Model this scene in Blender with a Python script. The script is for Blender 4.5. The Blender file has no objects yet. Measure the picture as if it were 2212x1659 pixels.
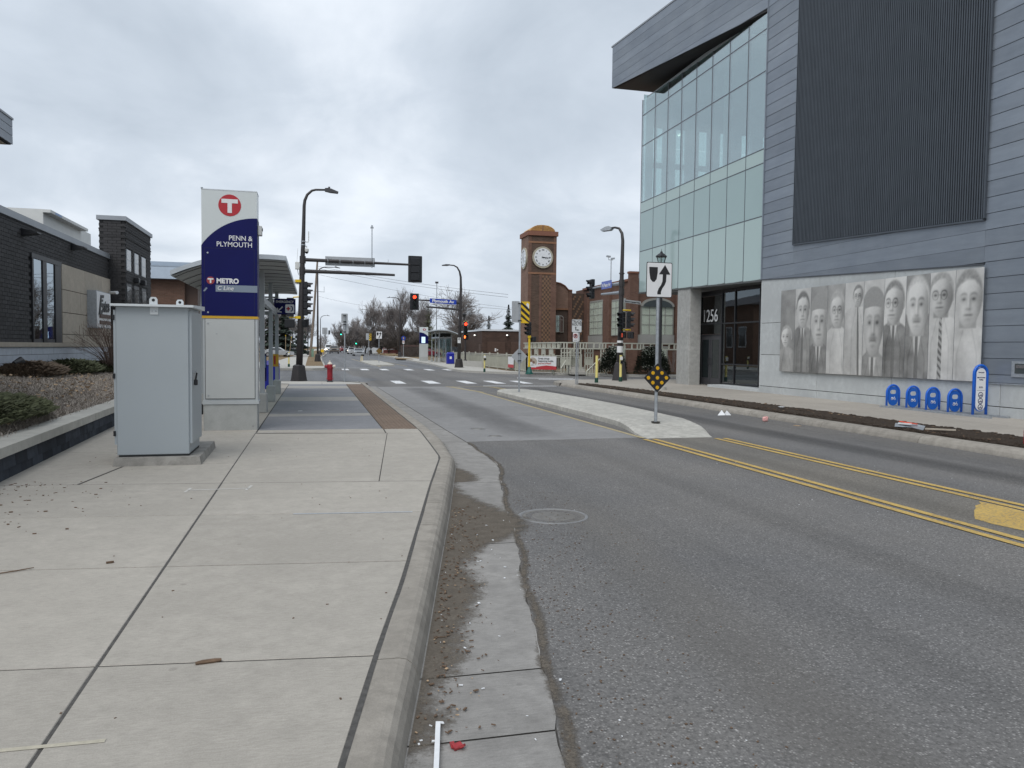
import bpy, math, random
from mathutils import Vector, Matrix
R = math.radians
rnd = random.Random(7)
S = bpy.context.scene
COL = S.collection

# ---------------------------------------------------------------- camera
cd = bpy.data.cameras.new('camera')
cd.sensor_fit = 'HORIZONTAL'; cd.sensor_width = 36.0
cd.lens = 36.0 * 1661.0 / 2212.0
cd.clip_start = 0.05; cd.clip_end = 6000
camera = bpy.data.objects.new('camera', cd); COL.objects.link(camera)
_p, _r, _y = R(-2.65), R(0.63), R(14.4)
_f = Vector((math.sin(_y)*math.cos(_p), math.cos(_y)*math.cos(_p), math.sin(_p)))
_rt = Vector((math.cos(_y), -math.sin(_y), 0)); _up = _rt.cross(_f)
_r2 = _rt*math.cos(_r) + _up*math.sin(_r); _u2 = _up*math.cos(_r) - _rt*math.sin(_r)
m = Matrix.Identity(4)
for i in range(3):
    m[i][0] = _r2[i]; m[i][1] = _u2[i]; m[i][2] = -_f[i]
m.translation = Vector((0, 0, 1.6))
camera.matrix_world = m
S.camera = camera
S.render.resolution_x = 1024; S.render.resolution_y = 768

# ---------------------------------------------------------------- world: overcast sky
SUN_EL, SUN_AZ = R(52), R(215)          # azimuth clockwise from +Y
W = bpy.data.worlds.new('World'); S.world = W; W.use_nodes = True
nt = W.node_tree; N = nt.nodes; L = nt.links
for n_ in list(N): N.remove(n_)
out = N.new('ShaderNodeOutputWorld'); bg = N.new('ShaderNodeBackground')
sky = N.new('ShaderNodeTexSky'); sky.sky_type = 'NISHITA'; sky.sun_disc = False
sky.sun_elevation = SUN_EL; sky.sun_rotation = SUN_AZ; sky.air_density = 1.0; sky.dust_density = 3.0
tc = N.new('ShaderNodeTexCoord'); sep = N.new('ShaderNodeSeparateXYZ')
L.new(tc.outputs['Generated'], sep.inputs[0])
def wmath(op, a, b):
    n_ = N.new('ShaderNodeMath'); n_.operation = op
    for i, v in enumerate((a, b)):
        if v is None: continue
        if isinstance(v, (int, float)): n_.inputs[i].default_value = v
        else: L.new(v, n_.inputs[i])
    return n_.outputs[0]
zc = wmath('MAXIMUM', sep.outputs[2], 0.0)
den = wmath('ADD', zc, 0.34)
cx = wmath('DIVIDE', sep.outputs[0], den); cy = wmath('DIVIDE', sep.outputs[1], den)
cmb = N.new('ShaderNodeCombineXYZ'); L.new(cx, cmb.inputs[0]); L.new(cy, cmb.inputs[1])
def wnoise(scale, detail, rough, off, dist=0.0):
    mp = N.new('ShaderNodeMapping'); mp.inputs['Location'].default_value = off
    L.new(cmb.outputs[0], mp.inputs[0])
    n_ = N.new('ShaderNodeTexNoise'); n_.inputs['Scale'].default_value = scale
    n_.inputs['Detail'].default_value = detail; n_.inputs['Roughness'].default_value = rough
    n_.inputs['Distortion'].default_value = dist
    L.new(mp.outputs[0], n_.inputs['Vector']); return n_.outputs['Fac']
n1 = wnoise(1.15, 7, 0.52, (3.1, 1.7, 0), 0.5)
n2 = wnoise(3.2, 6, 0.55, (7.3, -2.0, 0), 0.4)
mixn = wmath('ADD', wmath('MULTIPLY', n1, 0.68), wmath('MULTIPLY', n2, 0.32))
cr = N.new('ShaderNodeValToRGB'); L.new(mixn, cr.inputs[0])
e = cr.color_ramp.elements
e[0].position = 0.37; e[0].color = (0.480, 0.543, 0.620, 1)
e[1].position = 0.63; e[1].color = (0.80, 0.855, 0.925, 1)
e2 = cr.color_ramp.elements.new(0.49); e2.color = (0.585, 0.650, 0.730, 1)
sm = N.new('ShaderNodeMixRGB'); sm.blend_type = 'MULTIPLY'; sm.inputs[0].default_value = 1
L.new(sky.outputs[0], sm.inputs[1]); sm.inputs[2].default_value = (0.10, 0.10, 0.10, 1)
mx = N.new('ShaderNodeMixRGB'); mx.inputs[0].default_value = 0.94
L.new(sm.outputs[0], mx.inputs[1]); L.new(cr.outputs[0], mx.inputs[2])
L.new(mx.outputs[0], bg.inputs[0]); bg.inputs[1].default_value = 1.0
L.new(bg.outputs[0], out.inputs[0])

sd = bpy.data.lights.new('sun', 'SUN'); sd.energy = 1.5; sd.angle = R(45); sd.color = (1, 0.965, 0.92)
sun = bpy.data.objects.new('sun', sd); COL.objects.link(sun)
tosun = Vector((math.sin(SUN_AZ)*math.cos(SUN_EL), math.cos(SUN_AZ)*math.cos(SUN_EL), math.sin(SUN_EL)))
sun.rotation_euler = tosun.to_track_quat('Z', 'Y').to_euler()
S.view_settings.view_transform = 'Standard'; S.view_settings.look = 'None'
S.view_settings.exposure = 0.22; S.view_settings.gamma = 1.0
S.view_settings.use_curve_mapping = False

# ---------------------------------------------------------------- materials
MT = {}
def srgb(r, g, b):
    f = lambda c: c/12.92 if c <= .04045 else ((c+.055)/1.055)**2.4
    return (f(r/255), f(g/255), f(b/255))
class NB:
    """small node builder"""
    def __init__(s, name):
        s.m = bpy.data.materials.new(name); s.m.use_nodes = True
        s.t = s.m.node_tree; s.N = s.t.nodes; s.L = s.t.links
        s.b = s.N['Principled BSDF']; s._pos = None
    def new(s, t, **kw):
        n_ = s.N.new(t)
        for k, v in kw.items(): setattr(n_, k, v)
        return n_
    def set(s, sock, v):
        if isinstance(v, bpy.types.NodeSocket): s.L.new(v, sock)
        elif isinstance(v, (tuple, list)) and len(v) == 3 and sock.type == 'RGBA': sock.default_value = (*v, 1)
        else: sock.default_value = v
    def pos(s):
        if s._pos is None: s._pos = s.new('ShaderNodeNewGeometry').outputs['Position']
        return s._pos
    def mapped(s, scale=(1, 1, 1), rot=(0, 0, 0), loc=(0, 0, 0), src=None):
        n_ = s.new('ShaderNodeMapping'); s.L.new(src or s.pos(), n_.inputs[0])
        n_.inputs['Scale'].default_value = scale; n_.inputs['Rotation'].default_value = rot; n_.inputs['Location'].default_value = loc
        return n_.outputs[0]
    def noise(s, scale, detail=4, rough=.55, vec=None, dist=0):
        n_ = s.new('ShaderNodeTexNoise'); s.L.new(vec or s.pos(), n_.inputs['Vector'])
        n_.inputs['Scale'].default_value = scale; n_.inputs['Detail'].default_value = detail
        n_.inputs['Roughness'].default_value = rough; n_.inputs['Distortion'].default_value = dist
        return n_.outputs['Fac']
    def voro(s, scale, feature='F1', vec=None, out='Distance'):
        n_ = s.new('ShaderNodeTexVoronoi', feature=feature); s.L.new(vec or s.pos(), n_.inputs['Vector'])
        n_.inputs['Scale'].default_value = scale
        return n_.outputs[out]
    def math(s, op, a, b=0.0, clamp=False):
        n_ = s.new('ShaderNodeMath', operation=op, use_clamp=clamp); s.set(n_.inputs[0], a); s.set(n_.inputs[1], b); return n_.outputs[0]
    def ramp(s, fac, *stops):
        n_ = s.new('ShaderNodeValToRGB'); s.L.new(fac, n_.inputs[0]); el = n_.color_ramp.elements
        while len(el) < len(stops): el.new(0.5)
        for q, (p, c) in zip(el, stops):
            q.position = p; q.color = (c, c, c, 1) if isinstance(c, (int, float)) else (*c, 1)
        return n_.outputs[0]
    def mix(s, fac, a, b, mode='MIX'):
        n_ = s.new('ShaderNodeMixRGB', blend_type=mode); s.set(n_.inputs[0], fac); s.set(n_.inputs[1], a); s.set(n_.inputs[2], b); return n_.outputs[0]
    def bump(s, h, strength=.3, dist=.01):
        n_ = s.new('ShaderNodeBump'); n_.inputs['Strength'].default_value = strength; n_.inputs['Distance'].default_value = dist
        s.L.new(h, n_.inputs['Height']); s.L.new(n_.outputs[0], s.b.inputs['Normal'])
    def sepxyz(s):
        n_ = s.new('ShaderNodeSeparateXYZ'); s.L.new(s.pos(), n_.inputs[0]); return n_.outputs
    def rand(s): return s.new('ShaderNodeObjectInfo').outputs['Random']
    def done(s, col, rough=.6, metal=0.0, spec=.5):
        s.set(s.b.inputs['Base Color'], col); s.set(s.b.inputs['Roughness'], rough)
        s.set(s.b.inputs['Metallic'], metal); s.b.inputs['Specular IOR Level'].default_value = spec
        return s.m
def mul(c, k): return tuple(max(0, min(1, x*k)) for x in c)
def M(name, col, rough=.6, metal=0.0, var=.08, scale=3.0, bump=0.0, bscale=80, spec=.5, rn=0.0):
    """plain painted / plain surface with gentle mottling and optional per-object tone"""
    if name in MT: return MT[name]
    b = NB(name)
    f = b.noise(scale, 5, .6)
    c = b.mix(b.ramp(f, (.3, 0.0), (.7, 1.0)), mul(col, 1-var), mul(col, 1+var))
    if rn:
        c = b.mix(1.0, c, b.ramp(b.rand(), (0, 1-rn), (1, 1+rn)), 'MULTIPLY')
    if bump: b.bump(b.noise(bscale, 3, .6), bump, .006)
    MT[name] = b.done(c, rough, metal, spec); return MT[name]
def emis(name, col, s):
    b = NB(name); b.b.inputs['Emission Color'].default_value = (*col, 1); b.b.inputs['Emission Strength'].default_value = s
    MT[name] = b.done(mul(col, .5), .5); return MT[name]

# ---------------------------------------------------------------- mesh helpers
class MB:
    def __init__(s): s.v = []; s.f = []
    def add(s, vs, fs):
        o = len(s.v); s.v += [tuple(p) for p in vs]; s.f += [tuple(i+o for i in q) for q in fs]; return s
    def quad(s, a, b, c, d): return s.add((a, b, c, d), ((0, 1, 2, 3),))
    def poly(s, pts): return s.add(pts, (tuple(range(len(pts))),))
    def box(s, x0, x1, y0, y1, z0, z1):
        return s.add([(x0,y0,z0),(x1,y0,z0),(x1,y1,z0),(x0,y1,z0),(x0,y0,z1),(x1,y0,z1),(x1,y1,z1),(x0,y1,z1)],
            [(0,3,2,1),(4,5,6,7),(0,1,5,4),(1,2,6,5),(2,3,7,6),(3,0,4,7)])
    def hexa(s, b4, t4):
        """bottom 4 pts ccw, top 4 pts ccw"""
        return s.add(list(b4)+list(t4), [(0,3,2,1),(4,5,6,7),(0,1,5,4),(1,2,6,5),(2,3,7,6),(3,0,4,7)])
    def cbox(s, cx, cy, cz, sx, sy, sz, rz=0, rx=0, ry=0):
        mt = Matrix.Translation((cx,cy,cz)) @ Matrix.Rotation(rz,4,'Z') @ Matrix.Rotation(ry,4,'Y') @ Matrix.Rotation(rx,4,'X')
        h = [(-1,-1,-1),(1,-1,-1),(1,1,-1),(-1,1,-1),(-1,-1,1),(1,-1,1),(1,1,1),(-1,1,1)]
        return s.add([mt @ Vector((a*sx/2,b*sy/2,c*sz/2)) for a,b,c in h], [(0,3,2,1),(4,5,6,7),(0,1,5,4),(1,2,6,5),(2,3,7,6),(3,0,4,7)])
    def bbox(s, x0, x1, y0, y1, z0, z1, b=.01):
        """box with chamfered edges"""
        mb = MB(); xs=(x0,x1); ys=(y0,y1); zs=(z0,z1); v=[]; idx={}
        for ix in (0,1):
            for iy in (0,1):
                for iz in (0,1):
                    sx=b*(1-2*ix); sy=b*(1-2*iy); sz=b*(1-2*iz)
                    for a,p in (('x',(xs[ix],ys[iy]+sy,zs[iz]+sz)),('y',(xs[ix]+sx,ys[iy],zs[iz]+sz)),('z',(xs[ix]+sx,ys[iy]+sy,zs[iz]))):
                        idx[(a,ix,iy,iz)]=len(v); v.append(p)
        g=lambda a,x,y,z: idx[(a,x,y,z)]
        f=[(g('x',0,0,0),g('x',0,0,1),g('x',0,1,1),g('x',0,1,0)),(g('x',1,0,0),g('x',1,1,0),g('x',1,1,1),g('x',1,0,1)),
           (g('y',0,0,0),g('y',1,0,0),g('y',1,0,1),g('y',0,0,1)),(g('y',0,1,0),g('y',0,1,1),g('y',1,1,1),g('y',1,1,0)),
           (g('z',0,0,0),g('z',0,1,0),g('z',1,1,0),g('z',1,0,0)),(g('z',0,0,1),g('z',1,0,1),g('z',1,1,1),g('z',0,1,1))]
        for i in (0,1):
            for j in (0,1):
                f.append((g('x',i,j,0),g('x',i,j,1),g('y',i,j,1),g('y',i,j,0)) if i!=j else (g('x',i,j,0),g('y',i,j,0),g('y',i,j,1),g('x',i,j,1)))
                f.append((g('x',i,0,j),g('z',i,0,j),g('z',i,1,j),g('x',i,1,j)) if i!=j else (g('x',i,0,j),g('x',i,1,j),g('z',i,1,j),g('z',i,0,j)))
                f.append((g('y',0,i,j),g('z',0,i,j),g('z',1,i,j),g('y',1,i,j)) if i==j else (g('y',0,i,j),g('y',1,i,j),g('z',1,i,j),g('z',0,i,j)))
                for k in (0,1):
                    t=(g('x',i,j,k),g('y',i,j,k),g('z',i,j,k)); f.append(t if (i+j+k)%2 else t[::-1])
        return s.add(v,f)
    def tube(s, pts, rad, n=8, cap=True):
        pts=[Vector(p) for p in pts]; k=len(pts)
        rad=[rad]*k if isinstance(rad,(int,float)) else list(rad)
        o=len(s.v); prev=None
        for i,p in enumerate(pts):
            t=(pts[min(i+1,k-1)]-pts[max(i-1,0)])
            if t.length<1e-9: t=Vector((0,0,1))
            t.normalize()
            if prev is None:
                a=Vector((1,0,0)) if abs(t.x)<.9 else Vector((0,1,0)); u=(a-t*a.dot(t)).normalized()
            else:
                u=prev-t*prev.dot(t)
                u=u.normalized() if u.length>1e-6 else t.orthogonal().normalized()
            prev=u; w=t.cross(u)
            for j in range(n):
                a=2*math.pi*j/n; s.v.append(tuple(p+(u*math.cos(a)+w*math.sin(a))*rad[i]))
        for i in range(k-1):
            for j in range(n):
                a=o+i*n+j; b=o+i*n+(j+1)%n; s.f.append((a,b,b+n,a+n))
        if cap:
            s.f.append(tuple(o+j for j in range(n))[::-1]); s.f.append(tuple(o+(k-1)*n+j for j in range(n)))
        return s
    def cyl(s, x, y, z0, z1, r0, r1=None, n=16): return s.tube([(x,y,z0),(x,y,z1)],[r0,r0 if r1 is None else r1],n)
    def lathe(s, prof, x=0, y=0, z=0, n=20, cap=True):
        return s.tube([(x,y,z+h+i*1e-7) for i,(h,r) in enumerate(prof)],[r for h,r in prof],n,cap) if False else s._lathe(prof,x,y,z,n,cap)
    def _lathe(s, prof, x, y, z, n, cap):
        o=len(s.v); k=len(prof)
        for h,r in prof:
            for j in range(n):
                a=2*math.pi*j/n; s.v.append((x+r*math.cos(a),y+r*math.sin(a),z+h))
        for i in range(k-1):
            for j in range(n):
                a=o+i*n+j; b=o+i*n+(j+1)%n; s.f.append((a,b,b+n,a+n))
        if cap:
            s.f.append(tuple(o+j for j in range(n))[::-1]); s.f.append(tuple(o+(k-1)*n+j for j in range(n)))
        return s
    def prism(s, poly, d0, d1, plane='XZ'):
        """2d polygon extruded; plane XZ extrudes in y, YZ in x, XY in z"""
        mk={'XZ':lambda a,b,d:(a,d,b),'YZ':lambda a,b,d:(d,a,b),'XY':lambda a,b,d:(a,b,d)}[plane]
        n=len(poly); vs=[mk(a,b,d0) for a,b in poly]+[mk(a,b,d1) for a,b in poly]
        fs=[tuple(range(n))[::-1],tuple(range(n,2*n))]+[(i,(i+1)%n,n+(i+1)%n,n+i) for i in range(n)]
        return s.add(vs,fs)
    def disc(s, c, r, n=24, plane='XZ'):
        pts=[]
        for j in range(n):
            a=2*math.pi*j/n; u,w=r*math.cos(a),r*math.sin(a)
            pts.append({'XZ':(c[0]+u,c[1],c[2]+w),'YZ':(c[0],c[1]+u,c[2]+w),'XY':(c[0]+u,c[1]+w,c[2])}[plane])
        return s.poly(pts)
    def build(s, name, mat, parent=None, smooth=False, label=None):
        me=bpy.data.meshes.new(name); off=Vector((0,0,0))
        root=parent
        while root is not None and root.parent is not None: root=root.parent
        if root is not None and root.name in WORLDS: off=root.location
        me.from_pydata([tuple(Vector(p)-off) for p in s.v],[],s.f)
        if isinstance(mat,str): mat=MT[mat]
        me.materials.append(mat)
        if smooth: me.polygons.foreach_set('use_smooth',[True]*len(me.polygons))
        me.update()
        return link(name,me,parent,label)
def link(name, me, parent=None, label=None):
    o=bpy.data.objects.new(name,me); COL.objects.link(o)
    if parent is not None: o.parent=parent
    if label: o['label']=label
    return o
WORLDS=set()
def thing(name, label, cat, loc=(0,0,0), rz=0, group=None, world=False):
    """an Empty at the thing's base; world=True: its parts are given in world coordinates"""
    o=bpy.data.objects.new(name,None); COL.objects.link(o); o.empty_display_size=.2
    o.location=loc; o.rotation_euler=(0,0,rz); o['label']=label; o['category']=cat
    if group: o['group']=group
    if world: WORLDS.add(o.name)
    return o
def tag(o, label, cat, group=None):
    o['label']=label; o['category']=cat
    if group: o['group']=group
    return o
def struct(o): o['kind']='structure'; return o
def stuff(o, label=None, cat=None):
    o['kind']='stuff'
    if label: o['label']=label
    if cat: o['category']=cat
    return o
def dup(root, loc, rz=None, label=None, scale=None):
    def cp(o,par):
        c=o.copy(); COL.objects.link(c); c.parent=par
        for k in [q for q in o.children]: cp(k,c)
        return c
    r=cp(root,None); r.location=loc
    if rz is not None: r.rotation_euler=(0,0,rz)
    if scale is not None: r.scale=scale if isinstance(scale,(tuple,list)) else (scale,)*3
    if label: r['label']=label
    return r
def inst(name, me, parent, loc, rot=(0,0,0), scale=(1,1,1)):
    """a repeated piece that shares its mesh"""
    o=bpy.data.objects.new(name,me); COL.objects.link(o); o.parent=parent
    off=Vector((0,0,0)); root=parent
    while root is not None and root.parent is not None: root=root.parent
    if root is not None and root.name in WORLDS: off=root.location
    o.location=Vector(loc)-off; o.rotation_euler=rot; o.scale=scale
    return o
def mesh_only(mb, name, mat, smooth=False):
    me=bpy.data.meshes.new(name); me.from_pydata(mb.v,[],mb.f)
    me.materials.append(MT[mat] if isinstance(mat,str) else mat)
    if smooth: me.polygons.foreach_set('use_smooth',[True]*len(me.polygons))
    me.update(); return me
def text(name, s, size, mat, parent, origin, xdir, ydir, align='CENTER', weight=0.0, depth=.004, shear=0.0, xscale=1.0, spacing=1.0):
    """lettering as a thin mesh: origin is the anchor on the baseline, xdir/ydir the reading and up directions"""
    cu=bpy.data.curves.new(name,'FONT'); cu.body=s; cu.size=size; cu.align_x=align; cu.offset=weight; cu.extrude=depth/2
    cu.shear=shear; cu.resolution_u=4; cu.space_character=spacing
    ob=bpy.data.objects.new(name,cu); COL.objects.link(ob)
    dg=bpy.context.evaluated_depsgraph_get(); dg.update()
    me=bpy.data.meshes.new_from_object(ob.evaluated_get(dg)); bpy.data.objects.remove(ob); bpy.data.curves.remove(cu)
    X=Vector(xdir).normalized(); Y=Vector(ydir).normalized(); Z=X.cross(Y)
    off=Vector((0,0,0)); root=parent
    while root is not None and root.parent is not None: root=root.parent
    if root is not None and root.name in WORLDS: off=root.location
    og=Vector(origin)-off
    for v in me.vertices:
        c=v.co.copy(); v.co=og+X*(c.x*xscale)+Y*c.y+Z*c.z
    me.materials.clear(); me.materials.append(MT[mat] if isinstance(mat,str) else mat); me.name=name
    return link(name,me,parent)
def arc(cx, cy, r, a0, a1, n): return [(cx+r*math.cos(R(a0+(a1-a0)*i/n)), cy+r*math.sin(R(a0+(a1-a0)*i/n))) for i in range(n+1)]
def roundrect(x0, x1, z0, z1, r, n=4):
    return arc(x1-r,z0+r,r,-90,0,n)+arc(x1-r,z1-r,r,0,90,n)+arc(x0+r,z1-r,r,90,180,n)+arc(x0+r,z0+r,r,180,270,n)
# ---------------------------------------------------------------- material palette
def m_asphalt(name, base, light, cell=62, amt=1.0):
    b=NB(name)
    n_=b.new('ShaderNodeTexVoronoi'); b.L.new(b.mapped((1,1,1)),n_.inputs['Vector']); n_.inputs['Scale'].default_value=cell
    sp=b.new('ShaderNodeSeparateColor'); b.L.new(n_.outputs['Color'],sp.inputs[0])
    stone=b.math('MULTIPLY',b.ramp(sp.outputs[0],(.60,0.0),(.92,1.0)),b.ramp(n_.outputs['Distance'],(.25,1.0),(.55,0.0)))
    pit=b.ramp(sp.outputs[1],(.72,0.0),(.9,1.0))
    clump=b.noise(5.5,4,.65); fine=b.noise(230,2,.6); mid=b.noise(40,3,.75)
    big=b.noise(.30,4,.6,dist=.4); streak=b.noise(1.0,4,.55,vec=b.mapped((.95,.035,1)))
    c=b.mix(b.ramp(mid,(.3,0),(.7,1)),mul(base,.70),mul(base,1.30))
    c=b.mix(b.math('MULTIPLY',pit,.45),c,mul(base,.45))
    c=b.mix(b.math('MULTIPLY',b.math('MULTIPLY',stone,b.ramp(clump,(.3,.35),(.6,1.0))),amt),c,light)
    c=b.mix(1.0,c,b.ramp(fine,(.25,.85),(.75,1.15)),'MULTIPLY')
    c=b.mix(1.0,c,b.ramp(streak,(.30,.80),(.5,1.0),(.70,1.16)),'MULTIPLY')
    c=b.mix(1.0,c,b.ramp(big,(.30,(.90,.91,.93)),(.70,(1.10,1.08,1.05))),'MULTIPLY')
    b.bump(b.math('ADD',n_.outputs['Distance'],b.math('MULTIPLY',fine,.6)),.35,.006)
    MT[name]=b.done(c,.88,0,.22)
m_asphalt('asphalt',(.152,.149,.146),(.43,.42,.41),cell=70,amt=.75)
m_asphalt('asphalt_old',(.165,.170,.178),(.30,.31,.32),amt=.5)
m_asphalt('asphalt_dusty',(.175,.165,.148),(.36,.34,.31),amt=.7)
def m_conc(name, base, var=.10, stain=.10, bump=.25, brush=True, blotch=1.0, rn=.05, patch=None):
    b=NB(name)
    base=mul(base,1.16)
    big=b.noise(.9,5,.6,dist=.3); mid=b.noise(6,6,.65); fine=b.noise(140,3,.7)
    c=b.mix(b.ramp(big,(.3,0),(.7,1)),mul(base,1-var),mul(base,1+var))
    c=b.mix(b.ramp(mid,(.30,1.0),(.62,0.0)),c,mul(base,1-stain*1.2))
    if brush:
        br=b.noise(30,6,.75,vec=b.mapped((.6,2.6,1),rot=(0,0,R(6))))
        c=b.mix(1.0,c,b.ramp(br,(.28,.82),(.5,1.0),(.72,1.14)),'MULTIPLY')
    c=b.mix(1.0,c,b.ramp(fine,(.25,.86),(.75,1.12)),'MULTIPLY')
    spots=b.ramp(b.voro(2.3,out='Distance'),(.035,1.0),(.055,0.0))
    c=b.mix(b.math('MULTIPLY',spots,.35),c,mul(base,.45))
    if rn: c=b.mix(1.0,c,b.ramp(b.rand(),(0,1-rn),(1,1+rn)),'MULTIPLY')
    b.bump(b.math('ADD',fine,b.math('MULTIPLY',mid,.5)),bump,.004)
    MT[name]=b.done(c,.9,0,.2)
m_conc('concrete_walk',(.350,.328,.292),var=.09,stain=.10,rn=.06)
m_conc('concrete_platform',(.205,.210,.222),var=.12)
m_conc('concrete_band',(.300,.290,.270),var=.08)
m_conc('concrete_curb',(.300,.278,.245),var=.12,stain=.25,brush=False)
m_conc('concrete_gutter',(.258,.250,.238),var=.14,stain=.2)
m_conc('concrete_pad',(.225,.223,.222),var=.10,stain=.12)
m_conc('concrete_median',(.42,.41,.375),var=.16,stain=.25)
m_conc('concrete_far',(.40,.39,.36),var=.08)
m_conc('concrete_right',(.33,.305,.270),var=.08)
m_conc('concrete_plinth',(.27,.26,.24),var=.15,stain=.3,brush=False)
m_conc('concrete_base',(.36,.37,.36),var=.08,brush=False)
m_conc('concrete_wall',(.47,.49,.49),var=.13,stain=.08,brush=False,rn=.05)
m_conc('concrete_column',(.36,.36,.345),var=.16,stain=.2,brush=False)
m_conc('capstone',(.47,.46,.42),var=.10,stain=.15,brush=False,rn=.06)
m_conc('stone_base',(.48,.51,.56),var=.08,brush=False,rn=.05)
m_conc('limestone',(.42,.375,.315),var=.10,stain=.12,brush=False,rn=.05)
m_conc('wall_block',(.052,.060,.075),var=.35,stain=.3,brush=False,rn=.35)
M('joint_dark',(.05,.047,.042),.95,var=.3,scale=30)
M('joint_sealant',(.075,.072,.068),.9,var=.35,scale=25,bump=.4)
M('tactile',(.165,.118,.085),.85,var=.22,scale=9,bump=.3,bscale=40,rn=.12)
M('tactile_groove',(.085,.062,.045),.9,var=.2)
b=NB('paint_yellow'); f=b.noise(40,4,.7); f2=b.noise(2.2,4,.6)
MT['paint_yellow']=None
wear=b.math('MULTIPLY',b.ramp(f,(.38,1.0),(.52,0.0)),b.ramp(f2,(.35,1.0),(.7,.35)))
b.bump(b.noise(120,3,.6),.3,.004)
MT['paint_yellow']=b.done(b.mix(wear,b.mix(b.ramp(f2,(.3,0),(.7,1)),(.50,.335,.095),(.60,.42,.13)),(.22,.19,.14)),.8,0,.3)
b=NB('paint_white'); f=b.noise(30,4,.7)
wear=b.ramp(f,(.36,1.0),(.50,0.0))
MT['paint_white']=b.done(b.mix(wear,(.78,.79,.80),(.33,.33,.335)),.75,0,.3)
M('paint_white_old',(.50,.49,.45),.8,var=.2,scale=14)
M('paint_yellow_old',(.40,.33,.19),.8,var=.25,scale=14)
b=NB('dirt'); f=b.noise(60,5,.7)
MT['dirt']=b.done(b.mix(b.ramp(f,(.3,0),(.7,1)),(.125,.108,.088),(.225,.198,.165)),.95,0,.1)
b.bump(f,.6,.008)
b=NB('silt'); f=b.noise(55,5,.7); f2=b.noise(9,5,.7); at=b.new('ShaderNodeAttribute'); at.attribute_name='silt'
c=b.mix(b.ramp(f,(.3,0),(.7,1)),(.105,.090,.074),(.215,.190,.158)); c=b.mix(b.ramp(f2,(.35,0),(.65,1)),mul((.155,.135,.112),.8),c)
den=b.math('ADD',at.outputs['Fac'],b.math('ADD',b.math('MULTIPLY',b.math('SUBTRACT',f2,.5),1.1),b.math('MULTIPLY',b.math('SUBTRACT',f,.5),.9)))
b.set(b.b.inputs['Alpha'],b.ramp(den,(.36,0.0),(.86,.88))); b.bump(f,.7,.01); MT['silt']=b.done(c,.95,0,.1)
def m_wear(name,col,amax):
    b=NB(name); at=b.new('ShaderNodeAttribute'); at.attribute_name='wear'; f=b.noise(1.2,5,.6,vec=b.mapped((1,.25,1))); f2=b.noise(28,4,.7)
    d_=b.math('MULTIPLY',at.outputs['Fac'],b.math('MULTIPLY',b.ramp(f,(.25,.4),(.7,1.0)),b.ramp(f2,(.25,.5),(.7,1.0)))); b.set(b.b.inputs['Alpha'],b.math('MULTIPLY',d_,amax)); MT[name]=b.done(col,.9,0,.15)
m_wear('track_dark',(.075,.076,.080),.42); m_wear('road_dust',(.260,.248,.232),.40)
b=NB('mulch'); f=b.noise(26,6,.75); f2=b.noise(90,3,.7)
c=b.mix(b.ramp(f,(.3,0),(.72,1)),(.030,.022,.017),(.115,.092,.074)); b.bump(b.math('ADD',f,f2),.9,.03)
MT['mulch']=b.done(c,.97,0,.1)
b=NB('grass_brown'); f=b.noise(.8,5,.7); f2=b.noise(25,4,.7)
c=b.mix(b.ramp(f,(.3,0),(.7,1)),(.175,.125,.075),(.255,.195,.125)); c=b.mix(1,c,b.ramp(f2,(.25,.7),(.75,1.25)),'MULTIPLY'); b.bump(f2,.6,.05)
MT['grass_brown']=b.done(c,.97,0,.1)
b=NB('soil'); f=b.noise(3,6,.7); f2=b.noise(45,4,.7)
c=b.mix(b.ramp(f,(.3,0),(.7,1)),(.175,.150,.128),(.28,.242,.210)); c=b.mix(1,c,b.ramp(f2,(.25,.65),(.75,1.3)),'MULTIPLY'); b.bump(f2,.8,.04)
MT['soil']=b.done(c,.97,0,.1)
M('dead_plant',(.370,.325,.280),.95,var=.3,scale=6,rn=.15)
M('leaf_litter',(.42,.30,.19),.9,var=.35,scale=40)
M('juniper',(.095,.105,.055),.9,var=.45,scale=5)
M('juniper_brown',(.165,.125,.090),.9,var=.4,scale=5)
M('spruce',(.030,.044,.034),.9,var=.4,scale=2)
M('boxwood',(.022,.032,.017),.9,var=.5,scale=4)
M('hedge_twig',(.120,.075,.065),.95,var=.3,scale=3)
M('bark',(.105,.090,.080),.95,var=.3,scale=4,bump=.5,bscale=20)
M('bark_dark',(.060,.052,.047),.95,var=.3,scale=4)
M('twig',(.205,.185,.178),.95,var=.25,scale=1)
M('twig_red',(.135,.095,.08),.95,var=.25,scale=2)
M('wood_pole',(.20,.165,.135),.9,var=.2,scale=5)
M('grass_straw',(.36,.28,.18),.95,var=.25,scale=9)
# metals and paints
M('cabinet_grey',(.355,.395,.420),.42,metal=.0,var=.025,scale=1.2,bump=.03,bscale=300)
M('cabinet_lid',(.62,.66,.68),.4,var=.03)
M('steel',(.45,.47,.49),.35,metal=.85,var=.15,scale=20)
M('galv',(.40,.43,.46),.5,metal=.55,var=.18,scale=14,rn=.05)
M('black_rubber',(.015,.016,.018),.6)
M('black_paint',(.020,.021,.024),.45,var=.2,scale=8)
M('bronze_paint',(.036,.032,.033),.45,var=.2,scale=6)
M('black_plastic',(.012,.013,.016),.4)
M('sign_white',(.66,.685,.70),.45,var=.03,scale=2)
M('sign_white2',(.74,.75,.76),.45,var=.03,scale=5)
M('sign_black',(.014,.014,.016),.5)
M('sign_back',(.42,.44,.46),.5,metal=.3,var=.08,scale=6)
M('pylon_white',(.62,.665,.665),.3,var=.02,scale=1)
M('pylon_panel',(.48,.50,.495),.38,var=.04,scale=1.5)
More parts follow.
